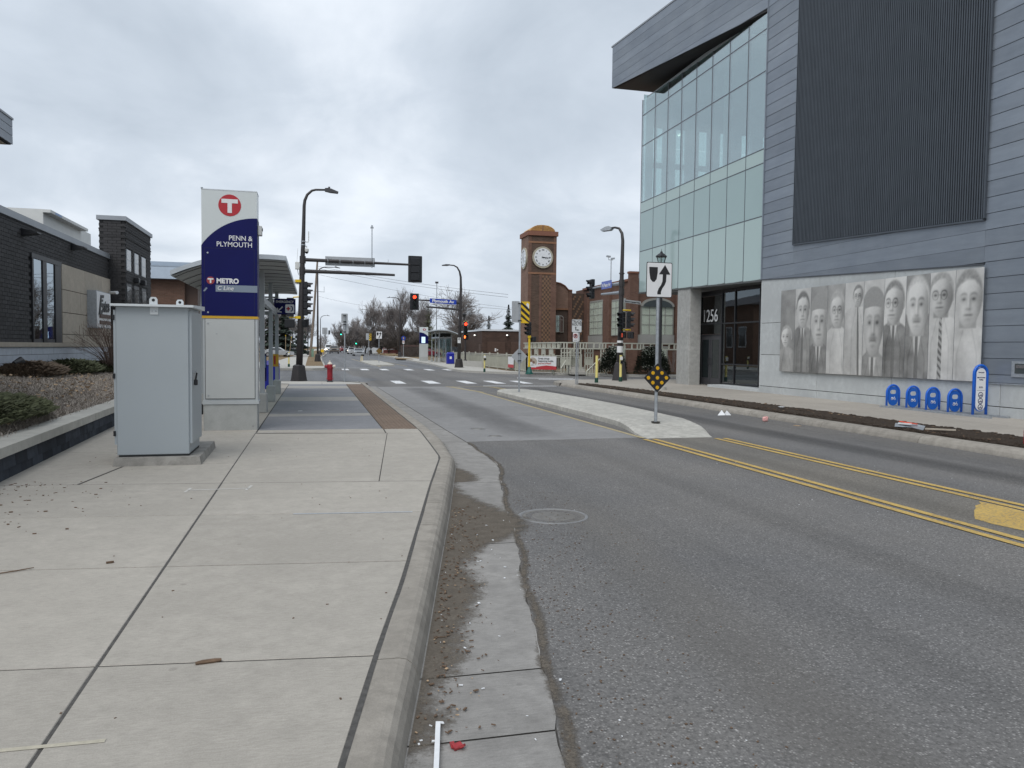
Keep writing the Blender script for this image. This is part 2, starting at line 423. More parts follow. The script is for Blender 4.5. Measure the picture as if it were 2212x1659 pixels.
M('pylon_frame',(.50,.53,.54),.35,metal=.2,var=.03)
M('navy',(.004,.006,.085),.5,var=.06,scale=2,spec=.2)
M('navy_frame',(.008,.012,.085),.35)
M('sky_grey',(.20,.245,.31),.35,var=.03)
M('metro_red',(.45,.018,.028),.35,var=.04)
M('metro_red_dim',(.30,.035,.04),.4)
M('gold',(.62,.36,.02),.4)
M('shelter_frame',(.40,.435,.455),.4,metal=.3,var=.05)
M('shelter_roof',(.55,.60,.64),.4,metal=.3,var=.05)
M('shelter_under',(.36,.37,.365),.6,var=.1)
M('blue_bin',(.012,.020,.30),.35,var=.08)
M('rack_blue',(.010,.115,.50),.32,var=.05,scale=4)
M('rack_blue_lit',(.010,.125,.60),.32,var=.05)
M('yellow_paint',(.72,.50,.02),.4,var=.08)
M('pale_yellow',(.78,.68,.24),.5,var=.05)
M('green_base',(.006,.055,.035),.5,var=.15)
M('green_teal',(.015,.115,.095),.5,var=.15)
M('green_box',(.16,.26,.19),.6,var=.1)
M('hydrant_red',(.26,.012,.022),.45,var=.2,scale=10)
M('hydrant_white',(.62,.57,.50),.5,var=.2,scale=20)
M('amber',(.66,.36,.006),.4,var=.05)
M('amber_rim',(.85,.52,.03),.4)
M('sign_yellow',(.74,.48,.02),.45,var=.06)
M('street_blue',(.012,.055,.42),.4)
M('street_blue_pale',(.10,.15,.50),.4)
M('route_blue',(.012,.05,.36),.4)
M('street_green',(.02,.22,.15),.4)
M('sign_red',(.42,.03,.03),.45)
M('brown_metal',(.085,.050,.037),.6,var=.1,scale=3)
M('trim_white',(.62,.66,.70),.5,var=.04)
M('dark_trim',(.06,.06,.066),.5,var=.1)
M('parapet',(.30,.32,.345),.45,metal=.3,var=.06)
M('metal_roof',(.36,.42,.49),.4,metal=.4,var=.05)
M('rtu_white',(.62,.63,.61),.5,var=.05)
M('fence_paint',(.42,.42,.36),.6,var=.08,scale=2)
M('pergola',(.49,.49,.42),.6,var=.06,scale=2)
M('curtain',(.74,.78,.70),.9,var=.08,scale=2)
M('vinyl_white',(.70,.73,.76),.5,var=.04)
M('vinyl_blue',(.055,.085,.125),.6,var=.08)
M('fence_red',(.28,.10,.09),.6,var=.1)
M('roof_dark',(.10,.10,.11),.85,var=.15)
def m_glass(name, col, rough=.03, metal=0.0, spec=1.0, var=.1):
    b=NB(name); c=b.mix(b.noise(.6,3,.5),mul(col,1-var),mul(col,1+var)); MT[name]=b.done(c,rough,metal,spec)
m_glass('glass_dark',(.020,.028,.030)); m_glass('glass_mid',(.075,.09,.095)); m_glass('car_glass',(.02,.024,.028))
m_glass('spandrel',(.36,.475,.475),.10,spec=.6,var=.03)
m_glass('spandrel_pale',(.43,.545,.53),.10,spec=.6,var=.03)
def m_vision(name, tint, refl, alpha):
    """glazing: part clear, part reflecting, as a coated pane is"""
    m_=bpy.data.materials.new(name); m_.use_nodes=True; t=m_.node_tree
    for q in list(t.nodes): t.nodes.remove(q)
    o=t.nodes.new('ShaderNodeOutputMaterial'); g=t.nodes.new('ShaderNodeBsdfGlossy'); tr=t.nodes.new('ShaderNodeBsdfTransparent'); mxs=t.nodes.new('ShaderNodeMixShader')
    ns=t.nodes.new('ShaderNodeTexNoise'); bp=t.nodes.new('ShaderNodeBump'); ns.inputs['Scale'].default_value=.8; bp.inputs['Strength'].default_value=.02; bp.inputs['Distance'].default_value=.05
    ge=t.nodes.new('ShaderNodeNewGeometry'); t.links.new(ge.outputs['Position'],ns.inputs['Vector']); t.links.new(ns.outputs['Fac'],bp.inputs['Height']); t.links.new(bp.outputs[0],g.inputs['Normal'])
    g.inputs['Color'].default_value=(*refl,1); g.inputs['Roughness'].default_value=.015; tr.inputs['Color'].default_value=(*tint,1)
    mxs.inputs[0].default_value=alpha; t.links.new(g.outputs[0],mxs.inputs[1]); t.links.new(tr.outputs[0],mxs.inputs[2]); t.links.new(mxs.outputs[0],o.inputs[0])
    MT[name]=m_
m_vision('glass_curtain',(.78,.90,.88),(.86,.92,.93),.55)
m_vision('glass_store',(.30,.34,.35),(.50,.55,.58),.74)
m_vision('glass_clear',(.96,.97,.96),(.75,.79,.80),.90)
m_vision('glass_shelter',(.82,.90,.90),(.75,.82,.84),.80)
m_vision('glass_window',(.25,.33,.33),(.75,.82,.88),.42)
# cladding
b=NB('zinc'); f=b.noise(.5,5,.6); f2=b.noise(3.0,4,.6,vec=b.mapped((1,.35,2.2)))
c=b.mix(b.ramp(f,(.3,0),(.7,1)),(.205,.235,.278),(.262,.292,.330)); c=b.mix(1,c,b.ramp(f2,(.3,.92),(.7,1.07)),'MULTIPLY'); c=b.mix(1,c,b.ramp(b.rand(),(0,.90),(1,1.12)),'MULTIPLY')
MT['zinc']=b.done(c,.42,.35,.5)
M('zinc_joint',(.02,.022,.026),.7)
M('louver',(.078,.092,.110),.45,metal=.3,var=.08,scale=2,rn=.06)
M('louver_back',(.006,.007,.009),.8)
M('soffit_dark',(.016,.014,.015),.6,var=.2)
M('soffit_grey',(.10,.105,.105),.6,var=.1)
M('mullion',(.10,.11,.125),.4,metal=.4)
M('interior_white',(.62,.66,.68),.9,var=.04)
M('interior_grey',(.42,.45,.48),.9,var=.06)
def m_brick(name, c1, c2, mortar, bw, bh, plane, rowvar=.2):
    b=NB(name); P=b.sepxyz(); v=b.new('ShaderNodeCombineXYZ')
    h=b.math('ADD',P[0],P[1]) 
    b.L.new(h,v.inputs[0]); b.L.new(P[2],v.inputs[1])
    t=b.new('ShaderNodeTexBrick'); b.L.new(v.outputs[0],t.inputs['Vector'])
    t.inputs['Color1'].default_value=(*c1,1); t.inputs['Color2'].default_value=(*c2,1); t.inputs['Mortar'].default_value=(*mortar,1)
    t.inputs['Scale'].default_value=1; t.inputs['Mortar Size'].default_value=bh*.09; t.inputs['Brick Width'].default_value=bw; t.inputs['Row Height'].default_value=bh
    c=b.mix(1,t.outputs['Color'],b.ramp(b.noise(1.3,4,.6),(.3,.85),(.7,1.12)),'MULTIPLY')
    b.bump(t.outputs['Fac'],-.4,.006); MT[name]=b.done(c,.85,0,.2)
m_brick('brick_brown',(.088,.058,.044),(.125,.080,.060),(.12,.10,.085),.22,.075,'')
m_brick('brick_dark',(.070,.050,.042),(.095,.066,.053),(.10,.085,.075),.22,.075,'')
m_brick('brick_red',(.140,.078,.060),(.178,.100,.076),(.17,.125,.10),.22,.075,'')
m_brick('brick_tan',(.20,.125,.095),(.25,.155,.118),(.22,.17,.14),.22,.075,'')
m_brick('brick_low',(.062,.040,.033),(.090,.056,.044),(.09,.07,.06),.30,.10,'')
m_brick('brick_back',(.135,.078,.055),(.175,.10,.072),(.15,.115,.095),.26,.08,'')
M('brick_piece',(.042,.041,.043),.8,var=.2,scale=12,rn=.22,bump=.2,bscale=60)
M('brick_mortar',(.030,.030,.031),.95,var=.2,scale=20)
M('brick_check',(.20,.120,.075),.85,var=.15,scale=4)
M('terracotta',(.215,.095,.062),.8,var=.12,scale=2)
M('copper_vent',(.56,.33,.12),.6,var=.12,scale=2)
M('band_tan',(.26,.135,.078),.85,var=.1)
M('trim_grey',(.30,.30,.275),.7,var=.06)
M('clock_face',(.76,.79,.82),.4,var=.02)
M('clock_rim',(.40,.37,.29),.5,var=.08)
M('panel_grey',(.33,.33,.315),.7,var=.05)
# lit things
emis('red_lit',(1.0,.055,.02),3.0); emis('green_lit',(.04,1.0,.55),4.0); emis('hand_lit',(1.0,.16,.03),3.2)
emis('head_lamp',(1.0,.86,.60),30.0); emis('tail_lamp',(1.0,.06,.05),1.6); emis('led_strip',(1.0,.93,.76),6.0); emis('wall_lamp',(1,.97,.9),2.0); emis('screen_lit',(.55,.72,.95),1.0)
M('lens_dark',(.03,.012,.012),.3); M('lens_dim',(.02,.035,.03),.3)
# car paints
for nm,c in dict(car_silver=(.40,.42,.44),car_grey=(.26,.27,.28),car_white=(.70,.72,.74),car_red=(.28,.02,.025),car_tan=(.22,.19,.16),car_maroon=(.20,.03,.045),car_dark=(.05,.055,.065)).items():
    M(nm,c,.25,metal=.25,var=.03)
M('tyre',(.018,.018,.019),.85); M('rim',(.35,.36,.37),.35,metal=.7)
M('wire',(.045,.047,.05),.6); M('chrome',(.55,.56,.57),.2,metal=.9)
M('paper_white',(.74,.76,.78),.7,var=.06,scale=20); M('paper_pink',(.70,.38,.36),.7,var=.2,scale=30); M('scrap_red',(.33,.03,.035),.5,var=.3,scale=40); M('stick_brown',(.13,.085,.055),.9,var=.3,scale=30)
M('orange_red',(.75,.10,.05),.5); M('banner_red',(.48,.035,.045),.5,var=.05); M('skin_print',(.20,.12,.09),.6,var=.1,scale=20); M('print_blue',(.25,.38,.62),.5,var=.04)
M('plywood_orange',(.62,.36,.10),.7,var=.12,scale=6)
M('chalk_white',(.54,.53,.50),.9,var=.15,scale=30); M('chalk_blue',(.38,.41,.44),.9,var=.15,scale=30); M('chalk_yellow',(.44,.41,.33),.9,var=.15,scale=30)
M('cast_iron',(.19,.18,.165),.6,metal=.4,var=.25,scale=18,bump=.4,bscale=60); M('cast_rim',(.25,.25,.25),.5,metal=.4,var=.15)
# ================================================================ the ground
def interp(tab, y):
    if y<=tab[0][0]: return tab[0][1]
    for (a,xa),(c,xc) in zip(tab,tab[1:]):
        if y<=c: return xa+(xc-xa)*(y-a)/(c-a)
    return tab[-1][1]
Jt=[(-14,-.75),(-3,-.72),(0,-.45),(2.92,.09),(3.92,.29),(5.15,.56),(7.85,1.10),(9.1,1.35),(11.1,1.77),(12.76,1.86),(14.6,1.95),(16,1.97),(34.3,1.97)]
Ft=[(-14,-.42),(-3,-.40),(0,-.14),(3.13,.36),(4.0,.55),(5.58,.88),(7.71,1.33),(9.64,1.72),(11.19,2.03),(12.4,2.13),(13.6,2.24),(16,2.28),(34.3,2.24)]
Gt=[(-14,.25),(-3,.28),(0,.50),(2.98,1.01),(3.83,1.19),(5.44,1.50),(7.0,1.84),(7.9,1.98),(9.6,2.33),(11.2,2.67),(14,2.71),(16.2,2.68),(34.3,2.60)]
Jx=lambda y:interp(Jt,y); Fx=lambda y:interp(Ft,y); Gx=lambda y:interp(Gt,y)

g_=MB(); g_.quad((-3000,-1500,-.42),(3000,-1500,-.42),(3000,4500,-.42),(-3000,4500,-.42))
struct(g_.build('ground','grass_brown'))
rd=MB()
for x0,x1,y0,y1 in ((-6,12.6,-40,34),(-120,120,34,63)): rd.quad((x0,y0,-.15),(x1,y0,-.15),(x1,y1,-.15),(x0,y1,-.15))
road=struct(rd.build('road','asphalt'))
rd=MB(); pts=[(63,-.5,12.5),(115,-.5,13),(183,1.5,14.5),(300,3,17),(900,14,32)]
for (ya,a0,a1),(yb,b0,b1) in zip(pts,pts[1:]): rd.quad((a0,ya,-.15),(a1,ya,-.15),(b1,yb,-.15),(b0,yb,-.15))
struct(rd.build('road_beyond','asphalt_old'))
# older, bluish asphalt patch in the cross street
rd=MB(); rd.poly([(-60,38.6,-.146),(2.4,38.4,-.146),(3.3,42,-.146),(2.2,47,-.146),(2.0,56,-.146),(-60,56,-.146)])
struct(rd.build('road_patch','asphalt_old',road))
rd=MB(); rd.box(-.3,1.2,58,900,-.4,-.146)

# ---- left sidewalk: bedding, slabs, sealant
bed=MB(); ys=[-14+.5*i for i in range(101)]
for a,c in zip(ys,ys[1:]): bed.quad((-5.2,a,-.0035),(Jx(a)+.02,a,-.0035),(Jx(c)+.02,c,-.0035),(-5.2,c,-.0035))
bed.box(-5.2,1.9,35.99,36.0,-.3,-.012)
walk=struct(bed.build('sidewalk','joint_dark'))
def slab(parent, poly, mat, z=0.0, g=.0065, name='slab'):
    cx=sum(p[0] for p in poly)/len(poly); cy=sum(p[1] for p in poly)/len(poly)
    n=len(poly)
    if sum(poly[i-1][0]*poly[i][1]-poly[i][0]*poly[i-1][1] for i in range(n))<0: poly=poly[::-1]
    q=[]
    for i in range(n):
        p0,p1,p2=Vector(poly[i-1]),Vector(poly[i]),Vector(poly[(i+1)%n])
        d1=(p1-p0).normalized(); d2=(p2-p1).normalized(); n1=Vector((-d1.y,d1.x)); n2=Vector((-d2.y,d2.x))
        bis=(n1+n2); k=bis.length
        q.append(p1+bis/k*(g/max(.35,n1.dot(bis/k))))
    mb=MB(); e=.006
    lo=[(p.x,p.y,z-.09) for p in q]; mid=[(p.x,p.y,z-e) for p in q]
    ct=Vector((cx,cy)); top=[]
    for p in q:
        d=(ct-p); d=d/d.length*e; top.append((p.x+d.x,p.y+d.y,z))
    mb.v=lo+mid+top; mb.f=[tuple(range(2*n,3*n))]
    for i in range(n):
        j=(i+1)%n; mb.f+=[(i,j,n+j,n+i),(n+i,n+j,2*n+j,2*n+i)]
    return mb.build(name,mat,parent)
rw=lambda y0,x:y0-.12*(x+1.05)
rows=[-13,-11.3,-9.6,-7.9,-6.2,-4.5,-2.7,-.95,.80,2.45,4.14,5.93,7.68,9.43]
XL=-4.6
for a,c in zip(rows,rows[1:]):
    slab(walk,[(XL,rw(a,XL)),(-1.05,rw(a,-1.05)),(-1.05,rw(c,-1.05)),(XL,rw(c,XL))],'concrete_walk')
    poly=[(-1.05,rw(a,-1.05))]
    xa=Jx(a); ya=rw(a,xa); xc=Jx(c); yc=rw(c,xc)
    xa=Jx(ya); xc=Jx(yc); mids=[(Jx(y_),y_) for y_ in (ya+(yc-ya)*t for t in (0,.33,.66,1))]
    slab(walk,[(-1.05,rw(a,-1.05))]+mids+[(-1.05,rw(c,-1.05))],'concrete_walk')
dg=lambda y:.72+(y-9.23)*.1076
strip_j=MB(); strip_j.quad((XL,rw(9.43,XL)-.009,-.0012),(Jx(9.1),rw(9.43,Jx(9.1))-.009,-.0012),(Jx(9.1),rw(9.43,Jx(9.1))+.009,-.0012),(XL,rw(9.43,XL)+.009,-.0012)); strip_j.build('sealant','joint_sealant',walk)
for a,c in ((9.43,11.6),(11.6,14.66)):
    slab(walk,[(-1.05,rw(a,-1.05)),(dg(a),rw(a,dg(a))),(dg(c),rw(c,dg(c))),(-1.05,rw(c,-1.05))],'concrete_walk',g=.004)
    ya=rw(a,Jx(a)); yc=rw(c,Jx(c))
    slab(walk,[(dg(a),rw(a,dg(a)))]+[(Jx(y_),y_) for y_ in (ya,ya+(yc-ya)*.4,ya+(yc-ya)*.8,yc)]+[(dg(c),rw(c,dg(c)))],'concrete_walk',g=.004)
slab(walk,[(-1.04,14.8),(1.28,14.42),(1.30,15.2),(-1.04,15.2)],'concrete_walk',g=.004)
slab(walk,[(1.29,14.42),(1.95,14.32),(1.96,15.08),(1.31,15.18)],'concrete_walk',g=.004)
yl=[9.43,10.98,12.2,14.62,17.0,20.0,23.0,26.0,29.0,32.0,33.9]
for i,(a,c) in enumerate(zip(yl,yl[1:])):
    if i==0:
        slab(walk,[(XL,rw(a,XL)),(-2.62,rw(a,-2.62)),(-2.42,rw(c,-2.42)),(XL,rw(c,XL))],'concrete_walk')
        slab(walk,[(-2.60,rw(a,-2.60)),(-1.05,rw(a,-1.05)),(-1.05,rw(c,-1.05)),(-2.40,rw(c,-2.40))],'concrete_walk')
    else: slab(walk,[(XL,rw(a,XL)),(-1.05,rw(a,-1.05)),(-1.05,rw(c,-1.05)),(XL,rw(c,XL))],'concrete_walk')
yp=[(15.2,18.15,'concrete_platform'),(18.15,18.85,'concrete_band'),(18.85,21.0,'concrete_platform'),(21.0,23.2,'concrete_platform'),(23.2,25.0,'concrete_band'),(25.0,27.0,'concrete_platform'),(27.0,30.1,'concrete_platform'),(30.1,32.0,'concrete_band'),(32.0,33.5,'concrete_platform')]
for a,c,mt in yp: slab(walk,[(-1.04,a),(1.285,a),(1.285,c),(-1.04,c)],mt,g=.004)
for x0,x1 in ((XL,-1.5),(-1.5,.3),(.3,1.95)): slab(walk,[(x0,33.9 if x0==XL else 33.5),(x1,33.5),(x1,36.0),(x0,36.0)],'concrete_far')
sl=MB()   # dark sealant in the long joint and along the back of the kerb
ys=[-14+.25*i for i in range(120)]
for a,c in zip(ys,ys[1:]):
    w=.0065+.003*rnd.random(); 
    if c<15.2: sl.quad((-1.05-w,a,-.003),(-1.05+w,a,-.003),(-1.05+w,c,-.003),(-1.05-w,c,-.003))
    if c<15.0:
        k=(.020 if a<7.3 else .014)
        j0=k*(.8+.4*rnd.random()); sl.quad((Jx(a)-.008,a,.001),(Jx(a)+k,a,.001),(Jx(c)+k,c,.001),(Jx(c)-.008,c,.001))
sl.build('sealant','joint_sealant',walk)
# tactile warning plates along the bus platform
tp=MB(); tp.box(-.325,.325,-.302,.302,-.03,.002)
for i in range(8): tp.hexa([(-.30+.078*i,-.30,.002),(-.256+.078*i,-.30,.002),(-.256+.078*i,.30,.002),(-.30+.078*i,.30,.002)],[(-.293+.078*i,-.295,.009),(-.263+.078*i,-.295,.009),(-.263+.078*i,.295,.009),(-.293+.078*i,.295,.009)])
tme=mesh_only(tp,'tactile_plate','tactile')
for i in range(30): inst('tactile_plate',tme,walk,(1.625,15.42+.61*i,0))
# ---- left kerb and gutter
def sweep_curb(name, parent, y0, y1, jf, ff, mat, step=.3, side=1, ztop=0.0, zbot=-.15):
    prof=[(0.0,ztop-.06),(0.0,ztop-.004),(.03,ztop),(.52,ztop-.002),(.68,ztop-.012),(.80,ztop-.035),(.90,ztop-.075),(.97,zbot+.02),(1.0,zbot-.03)]
    n=max(2,int((y1-y0)/step)+1); mb=MB()
    for i in range(n+1):
        y=y0+.006+(y1-y0-.012)*i/n; a=jf(y)+.012*side; c=ff(y)
        for t,z in prof: mb.v.append((a+(c-a)*t,y,z+.002*math.sin(y*3.1)))
    k=len(prof)
    for i in range(n):
        for j in range(k-1):
            p=i*k+j; q=(p,p+k,p+k+1,p+1); mb.f.append(q[::-1] if side>0 else q)
    mb.f.append(tuple(range(k))); mb.f.append(tuple(n*k+j for j in range(k))[::-1])
    return mb.build(name,mat,parent,smooth=False)
kb=MB(); ys=[-14+.5*i for i in range(97)]
for a,c in zip(ys,ys[1:]): kb.quad((Jx(a),a,-.2),(Fx(a)+.05,a,-.2),(Fx(c)+.05,c,-.2),(Jx(c),c,-.2))
kerb=struct(kb.build('kerb','joint_dark'))
cb=[-14,-11,-8,-5,-2,1,3.92,6.86,7.85,9.75,11.9,13.0,15.05,18.2,21.2,24.2,27.2,30.2,33.2,34.3]
for a,c in zip(cb,cb[1:]): sweep_curb('kerb_stone',kerb,a,c,Jx,Fx,'concrete_curb')
c2=MB()  # rounded corner at the crossing
cp=[(1.97,34.3),(1.9,34.9),(1.6,35.5),(1.0,35.9),(0.2,36.0),(-20,36.0)]; co=[(2.24,34.3),(2.16,35.0),(1.8,35.75),(1.1,36.2),(.2,36.3),(-20,36.3)]
for (a,c),(p,q) in zip(zip(cp,cp[1:]),zip(co,co[1:])):
    c2.quad((*a,0),(*p,0),(*q,0),(*c,0)); c2.quad((*p,0),(p[0]*1.0+.03,p[1]+.02,-.16),(q[0]+.03,q[1]+.02,-.16),(*q,0))
c2.poly([(1.94,34.3,-.003),(1.94,35.2,-.003),(1.5,35.6,-.003),(.8,36,-.003),(-4.6,36.02,-.003),(-4.6,33.6,-.003)])
c2.build('kerb_stone','concrete_curb',kerb)
gt=MB(); 
for a,c in zip(ys,ys[1:]): gt.quad((Fx(a)-.03,a,-.147),(Gx(a),a,-.149),(Gx(c),c,-.149),(Fx(c)-.03,c,-.147))
gutter=struct(gt.build('gutter','joint_dark'))
gb=[-14,-10,-6,-2.5,.6,3.28,3.95,6.62,9.7,12.48,14.0,16.2,19.0,22.4,25.8,29.2,32.6,34.3]
for a,c in zip(gb,gb[1:]):
    mb=MB(); n=max(2,int((c-a)/.12))
    for i in range(n+1):
        y=a+.007+(c-a-.014)*i/n; w=.009*math.sin(y*7.3)+.007*math.sin(y*17)+.005*math.sin(y*41) if y<14 else 0
        mb.v+=[(Fx(y)-.02,y,-.138),(Fx(y)+.1,y,-.1425),(Gx(y)+w,y,-.1435),(Gx(y)+w,y,-.17)]
    for i in range(n):
        for j in range(3): p=i*4+j; mb.f.append((p,p+1,p+5,p+4))
    mb.build('gutter_slab','concrete_gutter',gutter)
def blob(pts, z, mat, name, parent, jag=.05, seed=1, sub=7):
    r=random.Random(seed); out=[]
    n=len(pts)
    for i in range(n):
        a,c=Vector(pts[i]),Vector(pts[(i+1)%n]); d=(c-a); nn=Vector((-d.y,d.x)).normalized()
        for k in range(sub):
            t=k/sub; out.append(a+d*t+nn*(r.uniform(-1,1)*jag*(0.3 if k==0 else 1)))
    mb=MB(); mb.poly([(p.x,p.y,z) for p in out]); return mb.build(name,mat,parent)
# silt washed along the kerb: a thin sheet whose cover thins out towards its edges
Wt=[(-2,0),(2.4,.0),(3.1,.03),(3.25,.14),(3.5,.24),(3.75,.10),(4.05,.28),(4.5,.30),(4.9,.36),(5.5,.46),(5.9,.30),(6.3,.38),(6.6,.55),(6.85,.80),(7.2,1.00),(7.6,1.02),(7.9,.78),(8.4,.52),(8.9,.24),(9.3,.12),(9.74,.05),(9.76,.40),(10.2,.40),(10.6,.26),(11.0,.02)]
mb=MB(); den=[]; ny,nx=220,34
for i in range(ny+1):
    y=1.5+12.4*i/ny; w=interp(Wt,y)*.82
    for k in range(nx+1):
        d=1.25*k/nx; x=Fx(y)+.004+d; gx=Gx(y)
        z=-.1355-.0052*min(1,d/.12) if x<gx-.01 else -.1438
        mb.v.append((x,y,z)); v=(w-d)/.30+.42
        crack=.95-abs(x-gx-.03-.02*math.sin(y*4.3))/.075; den.append(max(0.0,min(1.0,max(v,crack if x>gx-.06 else 0))))
for i in range(ny):
    for k in range(nx): q=i*(nx+1)+k; mb.f.append((q,q+1,q+nx+2,q+nx+1))
so=mb.build('silt','silt',gutter); so.data.attributes.new('silt','FLOAT','POINT').data.foreach_set('value',den); so['kind']='stuff'
rc=random.Random(31)
def chips(name, n, region, mat, smin, smax, z, parent, elong=2.5):
    mb=MB()
    for _ in range(n):
        x,y=region(rc); L_=rc.uniform(smin,smax); w=L_/rc.uniform(1.2,elong); h=L_*.22; a=rc.uniform(0,6.28)
        mb.cbox(x,y,z+h/2,L_,w,h,a,rc.uniform(-.2,.2))
    o=mb.build(name,mat,parent); o['kind']='stuff'; return o
gr=lambda r:(lambda y:(Fx(y)+abs(r.gauss(.04,.16))+.02,y))(r.uniform(3.3,8.2))
chips('twig_litter',420,gr,'stick_brown',.005,.028,-.134,gutter,6)
chips('leaf_litter',60,gr,'leaf_litter',.006,.018,-.132,gutter,3)
chips('pale_litter',46,lambda r:(lambda y:(Fx(y)+r.uniform(.02,.75),y))(r.uniform(3.2,8.4)),'paper_white',.005,.022,-.138,gutter,4)
chips('grit',700,lambda r:(lambda y:(Gx(y)+abs(r.gauss(0,.5)),y))(r.uniform(2.5,9)),'stick_brown',.004,.014,-.147,road,2)
chips('pale_grit',110,lambda r:(r.uniform(1.2,9),r.uniform(2.3,11)),'paper_white',.004,.012,-.148,road,2)
chips('bark_bits',150,lambda r:(-3.4+abs(r.gauss(0,.7)),r.uniform(7.0,9.9)),'stick_brown',.006,.032,.001,walk,4)
chips('walk_specks',90,lambda r:(r.uniform(-3,1),r.uniform(2.6,14)),'stick_brown',.004,.016,.001,walk,2)
# ---- concrete bus pad in the carriageway
pm=MB(); pm.quad((2.66,13.98,-.1485),(6.33,14.2,-.1485),(6.33,34.0,-.1485),(2.6,34.0,-.1485)); pad=struct(pm.build('bus_pad','joint_dark'))
for a,c in ((13.99,16.25),(16.25,19.0),(19.0,22.4),(22.4,25.8),(25.8,29.2),(29.2,32.6),(32.6,34.0)):
    slab(pad,[(Gx(a)+.02,a),(6.30,a+.18),(6.30,c+.15),(Gx(c)+.02,c)],'concrete_pad',z=-.1435,g=.008)
# ---- near median
def median(rows, name, mat):
    mb=MB(); k=6
    for y,xl,xr,z in rows:
        w=.10 if z>-.1 else .05; zb=-.16
        mb.v+=[(xl,y,zb),(xl+.015,y,zb+(z-zb)*.75),(xl+w,y,z),(xr-w,y,z),(xr-.015,y,zb+(z-zb)*.75),(xr,y,zb)]
    for i in range(len(rows)-1):
        for j in range(k-1): p=i*k+j; mb.f.append((p,p+k,p+k+1,p+1)[::-1])
    n=(len(rows)-1)*k; mb.f.append(tuple(range(k))); mb.f.append(tuple(n+j for j in range(k))[::-1])
    return struct(mb.build(name,mat))
median([(13.95,6.35,7.78,-.140),(14.3,6.36,7.9,-.125),(14.8,6.42,8.1,-.09),(15.4,6.55,8.30,-.04),(16.0,6.66,8.42,-.012),(16.5,6.72,8.50,0),(18.5,6.76,8.62,0),(21.2,6.77,8.72,0),(24,6.74,8.68,0),(27,6.70,8.52,0),(28.4,6.70,8.38,0),(29.0,6.85,8.2,0),(29.4,7.1,7.95,0),(29.55,7.3,7.7,-.01)],'median','concrete_median')
median([(70.8,5.35,7.1,-.02),(72.5,5.12,7.2,0),(80,5.1,7.3,0),(90,5.1,7.4,0),(91.5,5.6,7,0)],'median_beyond','concrete_median')
# ---- paint
def strip(name, x0, y0, x1, y1, w, mat, z=-.1415, seg=1.0):
    a=Vector((x0,y0)); c=Vector((x1,y1)); d=c-a; n=max(1,int(d.length/seg)); nn=Vector((-d.y,d.x)).normalized()*w/2; mb=MB()
    for i in range(n):
        p=a+d*i/n; q=a+d*(i+1)/n; mb.quad((p.x-nn.x,p.y-nn.y,z),(q.x-nn.x,q.y-nn.y,z),(q.x+nn.x,q.y+nn.y,z),(p.x+nn.x,p.y+nn.y,z)) if 0 else mb.quad((p.x+nn.x,p.y+nn.y,z),(p.x-nn.x,p.y-nn.y,z),(q.x-nn.x,q.y-nn.y,z),(q.x+nn.x,q.y+nn.y,z))
    return mb.build(name,mat,road)
dz=MB(); dz.quad((6.52,-20,-.1455),(7.66,-20,-.1455),(7.66,13.95,-.1455),(6.50,13.95,-.1455)); dz.build('dusty_strip','asphalt_dusty',road)
for x0,x1 in ((6.24,6.26),(6.44,6.47)): strip('yellow_line',x0,13.85,x1,-20,.105,'paint_yellow')
for x0,x1 in ((7.73,7.70),(7.92,7.92)): strip('yellow_line',x0,13.75,x1,-20,.105,'paint_yellow')
blob([(6.75,6.57),(7.60,7.36),(7.62,5.35),(6.78,4.75)],-.1425,'paint_yellow','yellow_patch',road,.03,5)
strip('yellow_line',6.28,14.0,6.32,30.0,.10,'paint_yellow_old',-.139); strip('yellow_line',6.32,30.0,5.7,34.1,.10,'paint_yellow_old',-.139)
strip('yellow_line',6.45,29.5,5.9,33.9,.10,'paint_yellow_old',-.139); strip('yellow_line',5.8,33.95,7.6,33.85,.14,'paint_yellow_old',-.138)
strip('yellow_line',7.60,33.8,7.95,29.6,.10,'paint_yellow_old',-.139); strip('yellow_line',7.78,33.8,8.12,29.6,.10,'paint_yellow_old',-.139)
for x0,x1 in ((3.76,4.27),(5.36,5.95),(7.2,7.74),(8.66,9.2),(10.1,10.6)): strip('crosswalk_bar',(x0+x1)/2,36.95,(x0+x1)/2,40.1,x1-x0,'paint_white',-.1415,3)
for x0,x1 in ((2.0,2.5),(3.41,3.99),(4.9,5.47),(6.79,7.35),(8.4,8.95),(9.9,10.4)): strip('crosswalk_bar',(x0+x1)/2,58.4,(x0+x1)/2,61.6,x1-x0,'paint_white',-.1415,3)
strip('stop_line',7.5,34.55,10.95,34.35,.32,'paint_white',-.139); strip('stop_line',1.3,64.3,5.4,64.6,.4,'paint_white_old',-.142)
for y,x0,x1 in ((42.2,12.4,15.4),(44.0,11.6,14.8),(41.0,17.3,19.6)): strip('crosswalk_bar',x0,y,x1,y-.9,.5,'paint_white',-.1415)
for x,c in ((6.5,5.6),(7.4,8.2)): strip('yellow_line',x if 0 else c,70.5 if c>6 else 68,5.0 if c<6 else 7.5,110,.12,'paint_yellow_old',-.142,5)
strip('yellow_line',5.2,91,8.6,150,.14,'paint_yellow_old',-.142,5); strip('yellow_line',5.4,91,8.8,150,.14,'paint_yellow_old',-.142,5)
